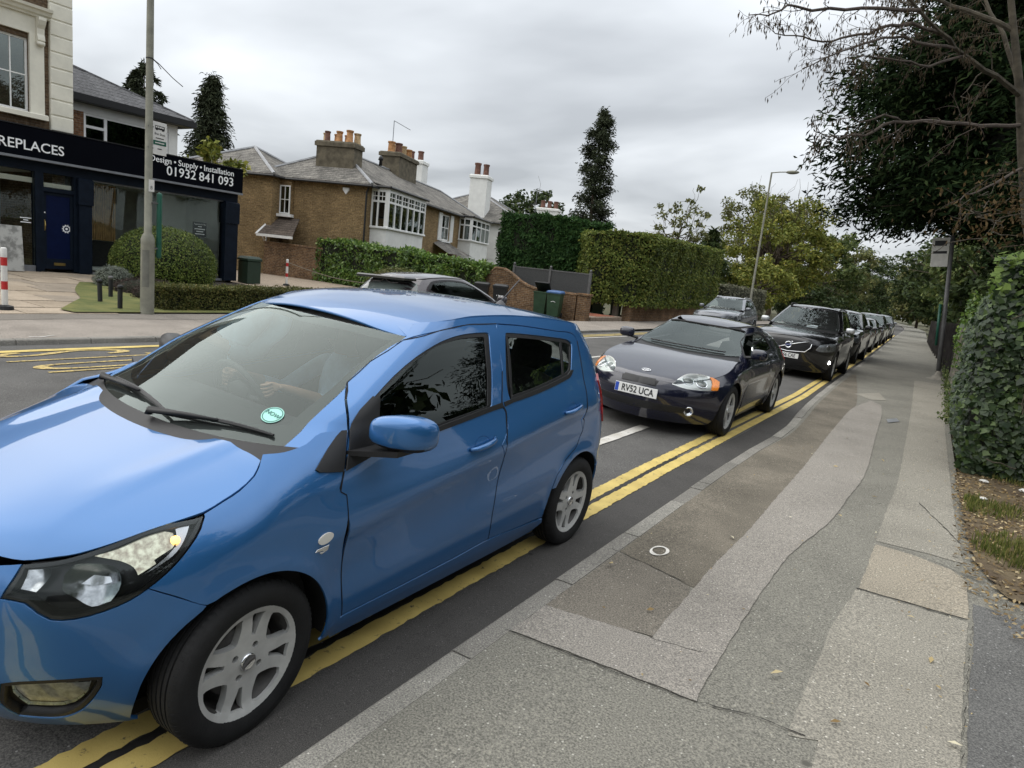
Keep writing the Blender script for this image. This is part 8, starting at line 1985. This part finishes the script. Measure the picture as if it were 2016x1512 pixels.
def lamp_left():
    r = empty('lamp_post', (-12.95, 7.07, .10)); tag(r, 'tall grey-green lamp post with a bus stop flag in front of the low hedge', 'lamp post')
    mb = MB(); mb.lathe([(.122, -.05), (.120, 1.32), (.122, 1.34)], 24, cap=False); mb.build('base_column', M_POST, r, smooth=True)
    mb = MB(); mb.lathe([(.122, 1.34), (.124, 1.42), (.095, 1.50), (.068, 1.54), (.062, 5.0), (.045, 9.2), (.001, 9.21)], 20, cap=False); mb.build('shaft', M_POST, r, smooth=True)
    mb = MB(); a0, a1 = math.radians(-75), math.radians(-15)
    vs = []
    for z in (.52, 1.22):
        for k in range(9): a = a0+(a1-a0)*k/8; vs.append((.1245*math.cos(a), .1245*math.sin(a), z))
    mb.add(vs, [(k, k+1, k+10, k+9) for k in range(8)]); mb.build('access_door', mat('post_door', (.14, .14, .118), .7, var=.15), r, smooth=True)
    mb = MB(); mb.tube([(.0, 0, 9.1), (.5, .25, 9.35), (1.1, .5, 9.4)], .03, 8); mb.build('bracket_arm', M_POST, r); mb = MB(); mb.lathe([(.001, .05), (.12, .03), (.14, -.03), (.001, -.06)], 14, c=(1.35, .62, 9.4)); mb.build('lantern', M_POST, r, smooth=True)
    # flag
    f = empty('bus_stop_flag'); f.parent = r; f.location = (.02, .06, 3.30); f.rotation_euler = (0, 0, math.radians(8))
    mb = MB(); mb.bbox(-.012, .0, .0, .29, -.29, .30, .003); mb.build('flag_panel', M_WHPOST, f)
    mb = MB(); mb.box(-.04, .02, -.11, .0, .18, .20); mb.box(-.04, .02, -.11, .0, -.20, -.18); mb.build('flag_bracket', M_GPOST, f)
    fr = lambda y, z: frame((.003, y, z), (0, 1, 0), (0, 0, 1))
    mb = MB(); mb.box(.001, .003, .045, .245, .165, .235); mb.box(.001, .003, .06, .10, .15, .165); mb.box(.001, .003, .19, .23, .15, .165); mb.build('bus_pictogram', CP_INK, f)
    mb = MB(); [mb.box(.003, .004, .055+.045*k, .09+.045*k, .195, .222) for k in range(4)]; mb.build('bus_windows', M_WHPOST, f)
    text_mesh('Bus Stop', .062, 'flag_lettering', CP_INK, f, fr(.145, .085), ext=.0005); mb = MB(); mb.box(.001, .003, .06, .23, .0, .016); mb.build('flag_print', CP_INK, f)
    mb = MB(); mb.box(.001, .003, .01, .28, -.115, -.035); mb.build('flag_green_band', M_BGREEN, f); mb = MB(); mb.box(.003, .004, .05, .24, -.084, -.066); mb.build('flag_print', M_WHPOST, f)
    mb = MB(); mb.box(.001, .003, .10, .19, -.19, -.175); mb.build('flag_print', CP_INK, f)
    # timetable tube and number plate
    mb = MB(); mb.lathe([(.001, 2.32), (.045, 2.30), (.048, 2.27), (.048, 1.12), (.04, 1.08), (.001, 1.07)], 14, c=(.05, .185, 0)); mb.build('timetable_case', M_BGREEN, r, smooth=True)
    mb = MB(); [mb.box(-.02, .08, .03, .17, z, z+.025) for z in (1.25, 2.1)]; mb.build('case_clip', M_GPOST, r)
    mb = MB(); mb.box(.063, .067, -.03, .075, 2.31, 2.53); mb.build('number_label', M_WHPOST, r); text_mesh('8', .09, 'label_lettering', CP_INK, r, frame((.068, .02, 2.38), (0, 1, 0), (0, 0, 1)), ext=.0004)
    mb = MB(); mb.lathe([(.066, 4.66), (.067, 4.68)], 16, cap=False); mb.tube([(.06, .02, 4.67), (.10, .12, 4.60), (.16, .34, 4.42), (.2, .52, 4.31)], .008, 5); mb.tube([(.06, .02, 4.66), (.1, .09, 4.60), (.11, .15, 4.52)], .007, 5); mb.build('cable_tie', CP_BLACK, r)
lamp_left()
def lamp_far():
    r = empty('street_lamp', (-11.2, 47.0, zg(47)+.08)); tag(r, 'tall street lamp with a side arm and oval head beyond the square hedge', 'street lamp')
    mb = MB(); mb.lathe([(.11, 0), (.11, 1.6), (.075, 1.7), (.055, 10.0)], 12, cap=False); mb.build('column', M_POST, r, smooth=True)
    mb = MB(); mb.tube([(0, 0, 9.97), (.5, .0, 10.02), (.95, .0, 10.03)], .035, 6); mb.build('arm', M_POST, r)
    bm = bmesh.new(); bmesh.ops.create_uvsphere(bm, u_segments=16, v_segments=10, radius=1)
    for v in bm.verts: v.co = Vector((v.co.x*.42+1.3, v.co.y*.17, v.co.z*(.10 if v.co.z > 0 else .14)+10.03))
    me = bpy.data.meshes.new('lamp_head'); bm.to_mesh(me); bm.free(); me.polygons.foreach_set('use_smooth', [True]*len(me.polygons)); link('lamp_head', me, M_POST, r)
lamp_far()
def banded(name, label, x, y, z, h, rope=None):
    r = empty(name, (x, y, z)); tag(r, label, 'bollard', 'red and white posts of the shop forecourt')
    mb = MB(); mb.lathe([(.13, 0), (.12, .06), (.05, .08)], 14); mb.build('foot', CP_BLACK, r); zz = .08; k = 0
    hs = [.26, .14, .26, .14, h-.88] 
    for i, q in enumerate(hs): mb = MB(); mb.lathe([(.047, zz), (.047, zz+q)] if i < 4 else [(.047, zz), (.047, zz+q), (.035, zz+q+.02), (.001, zz+q+.025)], 14, cap=False); mb.build('band', M_REDREF if i % 2 else M_WHPOST, r, smooth=True); zz += q
    if rope:
        mb = MB(); n = 14; mb.tube([(rope[0]*t/n, rope[1]*t/n, (h-.1)*(1-t/n)+rope[2]*(t/n)-.55*math.sin(math.pi*t/n)*.35) for t in range(n+1)], .018, 6); mb.build('rope', mat('old_rope', (.20, .17, .13), .9), r)
        mb = MB(); mb.tube([(rope[0], rope[1], -.1), (rope[0], rope[1], rope[2]+.1)], .03, 6); mb.build('rope_stake', M_GPOST, r)
banded('banded_bollard', 'red and white banded post at the left edge of the paved forecourt', -13.34, 4.87, .12, 1.02)
banded('banded_bollard', 'red and white banded post with a slack rope by the brick garden wall', -21.6, 17.2, .10, 1.0, (1.8, 3.6, .35))
for (x, y, lab) in ((-14.6, 7.0, 'leftmost black path light leaning at the edge of the grass'), (-15.6, 7.7, 'rear black path light nearest the lavender bush'), (-13.5, 6.84, 'front black path light with square cap standing in the grass')):
    r = empty('path_light', (x, y, cz(x, y))); tag(r, lab, 'path light', 'black path lights'); r.rotation_euler = (0, -.06 if x < -14 and x > -15 else 0, 0)
    mb = MB(); mb.lathe([(.045, -.03), (.045, .40)], 14, cap=False); mb.build('stem', M_BINBLK, r, smooth=True); mb = MB(); mb.lathe([(.052, .40), (.052, .46), (.03, .48), (.001, .485)], 14); mb.build('cap', M_GPOST if x < -15 else M_BINBLK, r, smooth=True)
    mb = MB(); mb.lathe([(.042, .37), (.042, .40)], 12, cap=False); mb.build('lens', M_SIGNW, r)
# marble slab propped outside the shop, and utility bin at its far corner
o = MB().bbox(-.03, .03, -.55, .55, 0, 1.22, .008).build('marble_slab', mat('veined_marble', (.20, .20, .19), .4, var=0, col2=(.42, .42, .40), scale=3.5, thr=(.42, .55)), None, loc=(-21.45, 7.75, .2), rot=(0, -.10, 0)); tag(o, 'grey veined marble slab propped up outside the shop window', 'marble slab')
def wheelie(label, x, y, rz, body, lid, num=None, h=1.05, w=.56, d=.62, openl=False, stripe=False, group='wheelie bins'):
    z = zg(y)+.10; r = empty('wheelie_bin', (x, y, z), rz); tag(r, label, 'bin', group)
    mb = MB(); b, t = .40, .5; v = [(-w*b, -d*.38, .06), (w*b, -d*.38, .06), (w*b, d*.42, .06), (-w*b, d*.42, .06), (-w*t, -d*.5, h-.09), (w*t, -d*.5, h-.09), (w*t, d*.5, h-.09), (-w*t, d*.5, h-.09)]
    mb.add(v, [(3, 2, 1, 0), (0, 1, 5, 4), (1, 2, 6, 5), (2, 3, 7, 6), (3, 0, 4, 7), (4, 5, 6, 7)]); mb.box(-w*.53, w*.53, -d*.53, d*.53, h-.12, h-.075); mb.build('body', body, r)
    mb = MB(); ang = 1.9 if openl else .0; pts = [(-w*.54, -d*.56, 0), (w*.54, -d*.56, 0), (w*.54, d*.54, 0), (-w*.54, d*.54, 0)]
    lidv = [(x_, y_, z_+(.05 if k < 2 else .07)) for k, (x_, y_, z_) in enumerate(pts)]; inn = [(x_*.8, y_*.8, z_+.04) for x_, y_, z_ in lidv]
    mb.add(pts+lidv+inn, [(3, 2, 1, 0), (0, 1, 5, 4), (1, 2, 6, 5), (2, 3, 7, 6), (3, 0, 4, 7), (4, 5, 9, 8), (5, 6, 10, 9), (6, 7, 11, 10), (7, 4, 8, 11), (8, 9, 10, 11)]); lo = mb.build('lid', lid, r, loc=(0, 0, h-.07))
    if openl: lo.location = (0, d*.54, h-.07); lo.data.transform(Matrix.Translation((0, -d*.54, 0))); lo.rotation_euler = (-.55, 0, 0)
    mb = MB(); mb.tube([(-w*.4, d*.6, h-.1), (w*.4, d*.6, h-.1)], .018, 6); mb.build('handle', body, r)
    for sx in (-1, 1): mb = MB(); mb.lathe([(.001, -.03), (.10, -.03), (.10, .03), (.001, .03)], 14, c=(sx*w*.46, d*.36, .10), axis='x'); mb.build('wheel', CP_RUBBER, r)
    if num: text_mesh(num, .25, 'painted_number', M_SIGNW, r, Matrix.Translation((0, -d*.452, h*.66)) @ Matrix.Rotation(math.pi/2-.07, 4, 'X'), ext=.003, bold=.004, sx=.8)
    if stripe: mb = MB(); mb.tube([(-.09, -d*.462, h*.60), (0, -d*.468, h*.63), (.09, -d*.462, h*.60)], .012, 5); mb.build('moulded_mark', M_SIGNW, r)
wheelie('green wheelie bin with a raised lid against the brick wall', -14.0, 23.9, .25, M_BINGREEN, M_BINBLK, openl=True)
wheelie('green wheelie bin with a blue lid against the brick wall', -13.25, 23.7, .25, M_BINGREEN, M_BINBLUE, stripe=True)
wheelie('black wheelie bin numbered 16B behind the dark hatchback', -15.2, 22.6, .5, M_BINBLK, M_BINBLK, '16B')
wheelie('black wheelie bin half hidden to the left of the one numbered 16B', -16.2, 22.7, .5, M_BINBLK, M_BINBLK, '16D')
wheelie('dark green wheelie bin numbered 174 inside the gateway', -13.85, 29.0, .4, M_BINGREEN, M_BINGREEN, '174', group='wheelie bins')
wheelie('second dark green bin beside the gateway post under the hedge', -13.1, 29.4, .4, M_BINGREEN, M_BINGREEN, '174', group='wheelie bins')
# green cabinet at the shop corner
r = empty('litter_bin', (-21.9, 15.75, .12)); tag(r, 'dark green litter bin at the corner of the shop', 'bin'); mb = MB(); mb.bbox(-.28, .28, -.28, .28, 0, .82, .03); mb.build('body', mat('dark_bin_green', (.012, .03, .018), .5), r); mb = MB(); mb.bbox(-.31, .31, -.31, .31, .82, .98, .08); mb.build('hood', MATS['dark_bin_green'], r)

# garden walls: visible bricks are below ten pixels, coping stones are built one by one
def coping(P, r, pts, w, m, step=.45):
    for (a, b) in zip(pts[:-1], pts[1:]):
        a, b = Vector(a), Vector(b); L = (b-a).length; n = max(1, round(L/step)); d = (b-a)/n; nr = Vector((d.y, -d.x, 0)).normalized()*w/2
        for k in range(n):
            p = a+d*k+d*.02; q = a+d*(k+1)-d*.02; up = Vector((0, 0, .07))
            mb = MB(); mb.add([p-nr, p+nr, q+nr, q-nr, p-nr*.9+up, p+nr*.9+up, q+nr*.9+up, q-nr*.9+up], [(3, 2, 1, 0), (4, 5, 6, 7), (0, 1, 5, 4), (1, 2, 6, 5), (2, 3, 7, 6), (3, 0, 4, 7)]); mb.build('coping_brick', m, r)
def wall_run(name, label, pts, th, m, group=None, cop=True, zb=None):
    """pts: (x, y, ztop)"""
    o = Vector((pts[0][0], pts[0][1], zg(pts[0][1]))); r = empty(name, o); tag(r, label, 'wall', group); P = [Vector(p)-o for p in pts]
    mb = MB()
    for a, b in zip(P[:-1], P[1:]):
        d = (b-a); nr = Vector((d.y, -d.x, 0)).normalized()*th/2; A0 = Vector((a.x, a.y, -.3)); B0 = Vector((b.x, b.y, -.3))
        mb.add([A0-nr, A0+nr, B0+nr, B0-nr, a-nr, a+nr, b+nr, b-nr], [(3, 2, 1, 0), (4, 5, 6, 7), (0, 1, 5, 4), (1, 2, 6, 5), (2, 3, 7, 6), (3, 0, 4, 7)])
    mb.build('brickwork', m, r, recalc=False)
    if cop: coping(None, r, P, th+.08, m)
    return r
def vw(a, b): return (-25+a*-.352-b*.936, 24.55+a*.936-b*.352)
wall_run('garden_wall', 'old patchy brick garden wall in front of the villa flank', [(*vw(-1.3, 4.7), 1.66), (*vw(-1.3, 1.2), 1.60), (*vw(-1.3, -1.2), 1.35)], .25, M_STOCKOLD)
sw = [(-17.2, 24.1, .95), (-16.6, 24.2, 1.62), (-16.2, 24.25, 1.60), (-15.8, 24.3, 1.42), (-15.4, 24.35, 1.16), (-15.0, 24.4, 1.0), (-14.6, 24.42, .92), (-13.5, 24.5, .90), (-12.7, 24.55, .88)]
wall_run('drive_wall', 'brick drive wall sweeping up to a tall end behind the green bins', sw, .24, M_STOCKOLD)
def pier(label, x, y, h, w=.42):
    r = empty('brick_pier', (x, y, zg(y))); tag(r, label, 'pier', 'brick piers along the far footway'); mb = MB(); mb.box(-w/2, w/2, -w/2, w/2, -.2, h); mb.build('brickwork', M_STOCKOLD, r); mb = MB(); mb.bbox(-w/2-.05, w/2+.05, -w/2-.05, w/2+.05, h, h+.09, .02); mb.build('cap', M_STOCKOLD, r)
pier('square brick pier at the road end of the drive wall', -12.4, 24.6, 1.10); pier('brick pier under the square hedge beside the gateway', -12.35, 29.1, .98)
wall_run('frontage_wall', 'low dark brick wall under the overhanging square hedge', [(-12.35, 29.3, .62), (-12.4, 34, .55), (-12.6, 42, .45)], .24, M_STOCKOLD)
def grey_fence():
    r = empty('fence', (-16.2, 25.0, -.2)); tag(r, 'dark grey fence panels with ball-topped posts above the drive wall', 'fence')
    X = [0, 1.85, 3.75]
    m = mat('grey_mesh_panel', (.050, .052, .052), .75, var=.35, scale=40)
    for k, x in enumerate(X):
        mb = MB(); mb.box(x-.05, x+.05, -.05, .05, 0, 2.05); mb.build('post', M_GPOST, r); mb = MB(); mb.lathe([(.001, 2.17), (.045, 2.14), (.055, 2.10), (.04, 2.05)], 10, c=(x, 0, 0)); mb.build('finial', M_GPOST, r, smooth=True)
        if k < 2:
            x1 = X[k+1]; mb = MB(); mb.box(x+.06, x1-.06, -.02, .02, .95, 1.95); mb.build('panel', m, r); mb = MB(); mb.box(x+.06, x1-.06, -.035, .035, 1.95, 2.0); mb.build('rail', M_GPOST, r)
grey_fence()
r = empty('gate_post', (-12.75, 28.6, -.15)); tag(r, 'rough weathered timber gate post at the gateway under the hedge', 'post'); mb = MB(); mb.add([(-.12, -.12, -.1), (.12, -.12, -.1), (.12, .12, -.1), (-.12, .12, -.1), (-.10, -.10, 1.25), (.10, -.11, 1.32), (.09, .10, 1.38), (-.10, .1, 1.28)], [(3, 2, 1, 0), (4, 5, 6, 7), (0, 1, 5, 4), (1, 2, 6, 5), (2, 3, 7, 6), (3, 0, 4, 7)]); mb.build('timber', M_WOOD, r)
r = empty('gate_step', (-12.9, 27.0, -.13)); tag(r, 'red tiled step at the gateway between the brick piers', 'step')
mb = MB(); mb.bbox(-.9, .6, -1.8, 1.4, -.1, .16, .02); mb.build('slab', mat('step_stone', (.26, .20, .15), .85, var=.2), r)
for i in range(4):
    for j in range(6): mb = MB(); mb.bbox(-.78+.31*i, -.49+.31*i, -.9+.31*j, -.61+.31*j, .16, .175, .004); mb.build('tile', mat('red_quarry_tile', (.26, .09, .05), .7, var=.25, scale=3), r)

# right side: concrete posts, boards, leaning bus stop pole
def right_fence():
    r = empty('closeboard_fence', (.45, 12.2, 0)); tag(r, 'timber board fence running along the right edge of the pavement', 'fence'); fx = lambda y: float(np.interp(y, [12, 22, 30, 40, 60], [.47, .44, .22, -.15, -.75]))-.45
    y = 12.3; k = 0
    while y < 58:
        w = .145; h = 1.55+R.uniform(-.03, .03); x = fx(y); z = zg(y); t = R.uniform(-.012, .012); m = M_PALEWOOD if (y < 19 or 40 < y) else M_DKWOOD
        mb = MB(); mb.box(x-.012+t, x+.012+t, y-12.2, y-12.2+w-.012, z+.12, z+h); mb.build('board', m, r); y += w; k += 1
    for y in np.arange(12.3, 58, 2.4):
        x = fx(y); mb = MB(); mb.box(x-.10, x-.018, y-12.25, y-12.14, zg(y)-.1, zg(y)+1.68); mb.build('post', M_CONC if y < 20 else M_DKWOOD, r)
    mb = MB(); ys = [12.3, 22, 30, 40, 58]
    for a, b in zip(ys[:-1], ys[1:]): mb.add([(fx(a)-.02, a-12.2, zg(a)+.0), (fx(b)-.02, b-12.2, zg(b)+.0), (fx(b)-.02, b-12.2, zg(b)+.2), (fx(a)-.02, a-12.2, zg(a)+.2)], [(3, 2, 1, 0)])
    mb.build('gravel_board', M_CONC, r)
right_fence()
def bus_pole():
    r = empty('bus_stop_pole', (.14, 21.6, zg(21.6)+.1)); tag(r, 'leaning dark bus stop pole with a white flag beside the pavement fence', 'bus stop')
    d = Vector((-.30, .25, 3.3)); P = lambda t: d*t
    mb = MB(); mb.lathe([(.34, -.01), (.20, .05), (.09, .14), (.062, .25)], 18, cap=False); mb.build('mortar_base', M_CONC, r, smooth=True)
    mb = MB(); mb.tube([P(0), P(.5), P(1.18)], [.058, .055, .05], 12); mb.build('pole', M_GPOST, r, smooth=True)
    f = P(.93); mb = MB(); mb.bbox(-.46, -.06, -.012, .012, -.0, .78, .004); o = mb.build('flag', M_WHPOST, r, loc=f, rot=(0, -.09, 0))
    mb = MB(); mb.box(-.42, -.10, -.0135, -.0125, .35, .42); mb.box(-.40, -.12, -.0135, -.0125, .56, .70); o = mb.build('flag_print', CP_INK, r, loc=f, rot=(0, -.09, 0))
    mb = MB(); mb.tube([P(.28)+Vector((-.12, -.02, 0)), P(.62)+Vector((-.12, -.02, 0))], .035, 10); mb.build('timetable_case', M_BGREEN, r, smooth=True)
bus_pole()
def wild_strip():
    n = 2200; y = NR.uniform(12, 34, n); x = .36+NR.normal(0, .06, n); z = np.array([zg(b) for b in y])+.1+NR.exponential(.10, n); P = np.column_stack([x, y, z])
    l = leaves('fence_weeds', P, np.tile([-1., -.3, .4], (n, 1)), .07, LF_GRN, None, .5, .6); tag(l, 'weeds and creeper at the foot of the pavement fence', 'weeds', kind='stuff')
    dome('fence_creeper', 'bright green creeper on the fence just past the ivy mound', (.50, 17.2, .55), (.22, .9, .9), 900, .09, LF_LAUREL, under=-.9, core=False)
wild_strip()

# chalk ring and litter on the near pavement
mb = MB(); n = 30; v = []
for k in range(n):
    a = 2*math.pi*k/n; w_ = .011+.007*(math.sin(a*2)+math.sin(a*3+1))*.5
    for rr in (.075-w_, .075+w_): x, y = -1.21+rr*.62*math.cos(a), 3.845+rr*math.sin(a); v.append((x, y, ZP(x, y)+.009))
mb.add(v, [(2*k, 2*k+1, (2*k+3) % (2*n), (2*k+2) % (2*n)) for k in range(n)]); mb.build('chalk_ring', mat('chalk_white', (.62, .60, .55), .9, var=.15, scale=40), PAVE)
LP = []
for (x, y) in [(-.41, 5.57), (-1.18, 6.2), (.24, 3.6), (.12, 4.0), (.30, 2.9), (.36, 2.75), (-.9, 4.4), (-.62, 7.3), (-1.05, 7.9), (-.2, 6.4), (-.35, 2.9), (.02, 3.1), (-.7, 5.2), (-.05, 2.75), (.28, 3.3), (-1.25, 4.9), (-.98, 3.05), (-.3, 8.2), (-.75, 9.1), (-1.36, 3.42)]: LP.append((x, y))
for _ in range(120): LP.append((R.uniform(-1.35, .4), R.uniform(2.2, 14)**1.0))
for _ in range(160): LP.append((R.uniform(.05, .42), R.uniform(3, 16)))
P = np.array([(x, y, ZP(x, y)+.018) for x, y in LP]); sz = NR.uniform(.010, .026, len(P)); sz[:20] = NR.uniform(.03, .06, 20)
l = leaves('fallen_leaves', P, np.tile([0., 0, 1.], (len(P), 1)), sz, leaf_mat('fallen_leaf', (.16, .10, .045), (.45, .36, .20), (.62, .58, .48), rough=.85, trans=.05), None, .42, .18); tag(l, 'scattered small fallen leaves and scraps on the near pavement', 'leaves', kind='stuff')
for i, (x, y, s_) in enumerate(((.62, 8.02, .035), (.95, 7.95, .04), (.58, 7.2, .028))):
    bm = bmesh.new(); bmesh.ops.create_icosphere(bm, subdivisions=2, radius=s_)
    for v in bm.verts: v.co = Vector((v.co.x*1.3, v.co.y, v.co.z*.45))*(1+R.uniform(-.15, .15))
    me = bpy.data.meshes.new('litter_scrap'); bm.to_mesh(me); bm.free(); o = link('litter_scrap', me, M_WHPOST, None, (x, y, ZP(x, y)+.035)); tag(o, ['white scrap of litter below the left of the ivy mound', 'white scrap of litter at the foot of the ivy beside dead stems', 'small pale litter scrap on the verge in front of the ivy'][i], 'litter', 'litter on the verge')

# ---------------------------------------------------------------- driver of the blue car
def driver():
    M = VIVA_ROOT.matrix_world; loc = M @ Vector((-1.28, -.34, .45))
    V = []; E = []; Rr = []
    def add(p, r, par=None):
        V.append(p); Rr.append(r)
        if par is not None: E.append((par, len(V)-1))
        return len(V)-1
    y0 = -.34
    pel = add((-1.28, y0, .56), (.14, .11)); bel = add((-1.33, y0, .72), (.14, .11), pel); ch = add((-1.385, y0, .90), (.16, .11), bel); nb = add((-1.39, y0, 1.06), (.075, .065), ch); nk = add((-1.375, y0, 1.125), (.052, .052), nb)
    jaw = add((-1.345, y0, 1.185), (.062, .068), nk); hd = add((-1.345, y0, 1.255), (.074, .088), jaw); tp = add((-1.352, y0, 1.325), (.058, .068), hd)
    ns = add((-1.245, y0, 1.232), (.012, .012), jaw)
    for s in (1, -1):
        sh_ = add((-1.385, y0+.175*s, 1.015), (.062, .062), nb); el = add((-1.17, y0+.27*s, .86), (.043, .043), sh_); fa = add((-1.02, y0+.245*s, .915), (.038, .036), el); wr = add((-.865, y0+.20*s, .972), (.027, .024), fa); pm = add((-.80, y0+.185*s, .995), (.036, .020), wr); kn_ = add((-.765, y0+.178*s, 1.005), (.034, .016), pm)
        for k in range(4):
            o = (k-1.5)*.019; L = (.9, 1., .95, .8)[k]
            a = add((-.745, y0+(.182)*s, .995-o), (.0088, .0088), kn_); b = add((-.715-.006*L, y0+(.176)*s, .985-o), (.0082, .0082), a); c = add((-.702, y0+(.150)*s, .978-o), (.0078, .0078), b); add((-.722, y0+(.136)*s, .974-o), (.007, .007), c)
        t1 = add((-.79, y0+.155*s, 1.0), (.0095, .0095), pm); t2 = add((-.76, y0+.142*s, 1.01), (.009, .009), t1); add((-.735, y0+.140*s, 1.015), (.0075, .0075), t2)
        hp = add((-1.22, y0+.09*s, .54), (.085, .08), pel); kne = add((-.84, y0+.11*s, .61), (.062, .062), hp); an = add((-.60, y0+.11*s, .36), (.042, .042), kne); add((-.46, y0+.11*s, .335), (.035, .028), an)
    me = bpy.data.meshes.new('body'); me.from_pydata([(x+1.28, y+.34, z-.45) for x, y, z in V], E, [])
    o = bpy.data.objects.new('tmp', me); COL.objects.link(o); md = o.modifiers.new('s', 'SKIN'); md.use_smooth_shade = True; sv = me.skin_vertices[0].data
    for i, r in enumerate(Rr): sv[i].radius = r
    sv[0].use_root = True
    sb = o.modifiers.new('d', 'SUBSURF'); sb.levels = 2; sb.render_levels = 2
    dg = bpy.context.evaluated_depsgraph_get(); m2 = bpy.data.meshes.new_from_object(o.evaluated_get(dg)); bpy.data.objects.remove(o)
    skin = mat('skin', (.42, .25, .18), .55, var=.08); shirt = mat('light_blue_shirt', (.50, .64, .82), .85, var=.1, scale=12); trs = mat('dark_trousers', (.03, .03, .04), .9)
    m2.materials.clear(); [m2.materials.append(k) for k in (skin, shirt, trs)]
    for p in m2.polygons:
        c = p.center; x, y, z = c.x-1.28, c.y-.34, c.z+.45
        p.material_index = 2 if z < .66 and x > -1.36 and not (x > -1.1 and z > .75) else (1 if (z < 1.10 and x < -1.0) else 0); p.use_smooth = True
    r = empty('person'); r.matrix_world = M @ Matrix.Translation((-1.28, -.34, .45)); tag(r, 'driver in a light blue shirt with hands on the steering wheel of the blue car', 'person')
    link('body', m2, None, r)
    bm = bmesh.new(); bmesh.ops.create_uvsphere(bm, u_segments=20, v_segments=14, radius=1)
    for v in bm.verts: v.co = Vector((v.co.x*.088-.082, v.co.y*.082, v.co.z*.088+.83))
    bmesh.ops.delete(bm, geom=[v for v in bm.verts if v.co.z < .80 and v.co.x > -.10 or (v.co.x > -.02 and v.co.z < .85)], context='VERTS')
    mh = bpy.data.meshes.new('hair'); bm.to_mesh(mh); bm.free(); mh.polygons.foreach_set('use_smooth', [True]*len(mh.polygons)); link('hair', mh, mat('grey_brown_hair', (.09, .075, .06), .8, var=.3, scale=60), r)
    for s in (1, -1):
        mb = MB(); mb.lathe([(.001, -.006), (.010, 0), (.001, .006)], 8, c=(.005, .030*s, .808), axis='x'); mb.build('eye', CP_INK, r); mb = MB(); mb.lathe([(.001, -.01), (.018, -.004), (.022, .004), (.001, .01)], 10, c=(-.075, .078*s, .795), axis='y'); mb.build('ear', skin, r, smooth=True)
    mb = MB(); mb.tube([(.006, -.022, .742), (.012, 0, .740), (.006, .022, .742)], .006, 6); mb.build('mouth', mat('lips', (.30, .13, .11), .5), r)
    mb = MB(); mb.tube([(-.10, .12, .60), (-.02, .02, .42), (.03, -.12, .15)], .022, 4); mb.build('seat_belt', CP_BLACK, r)
driver()
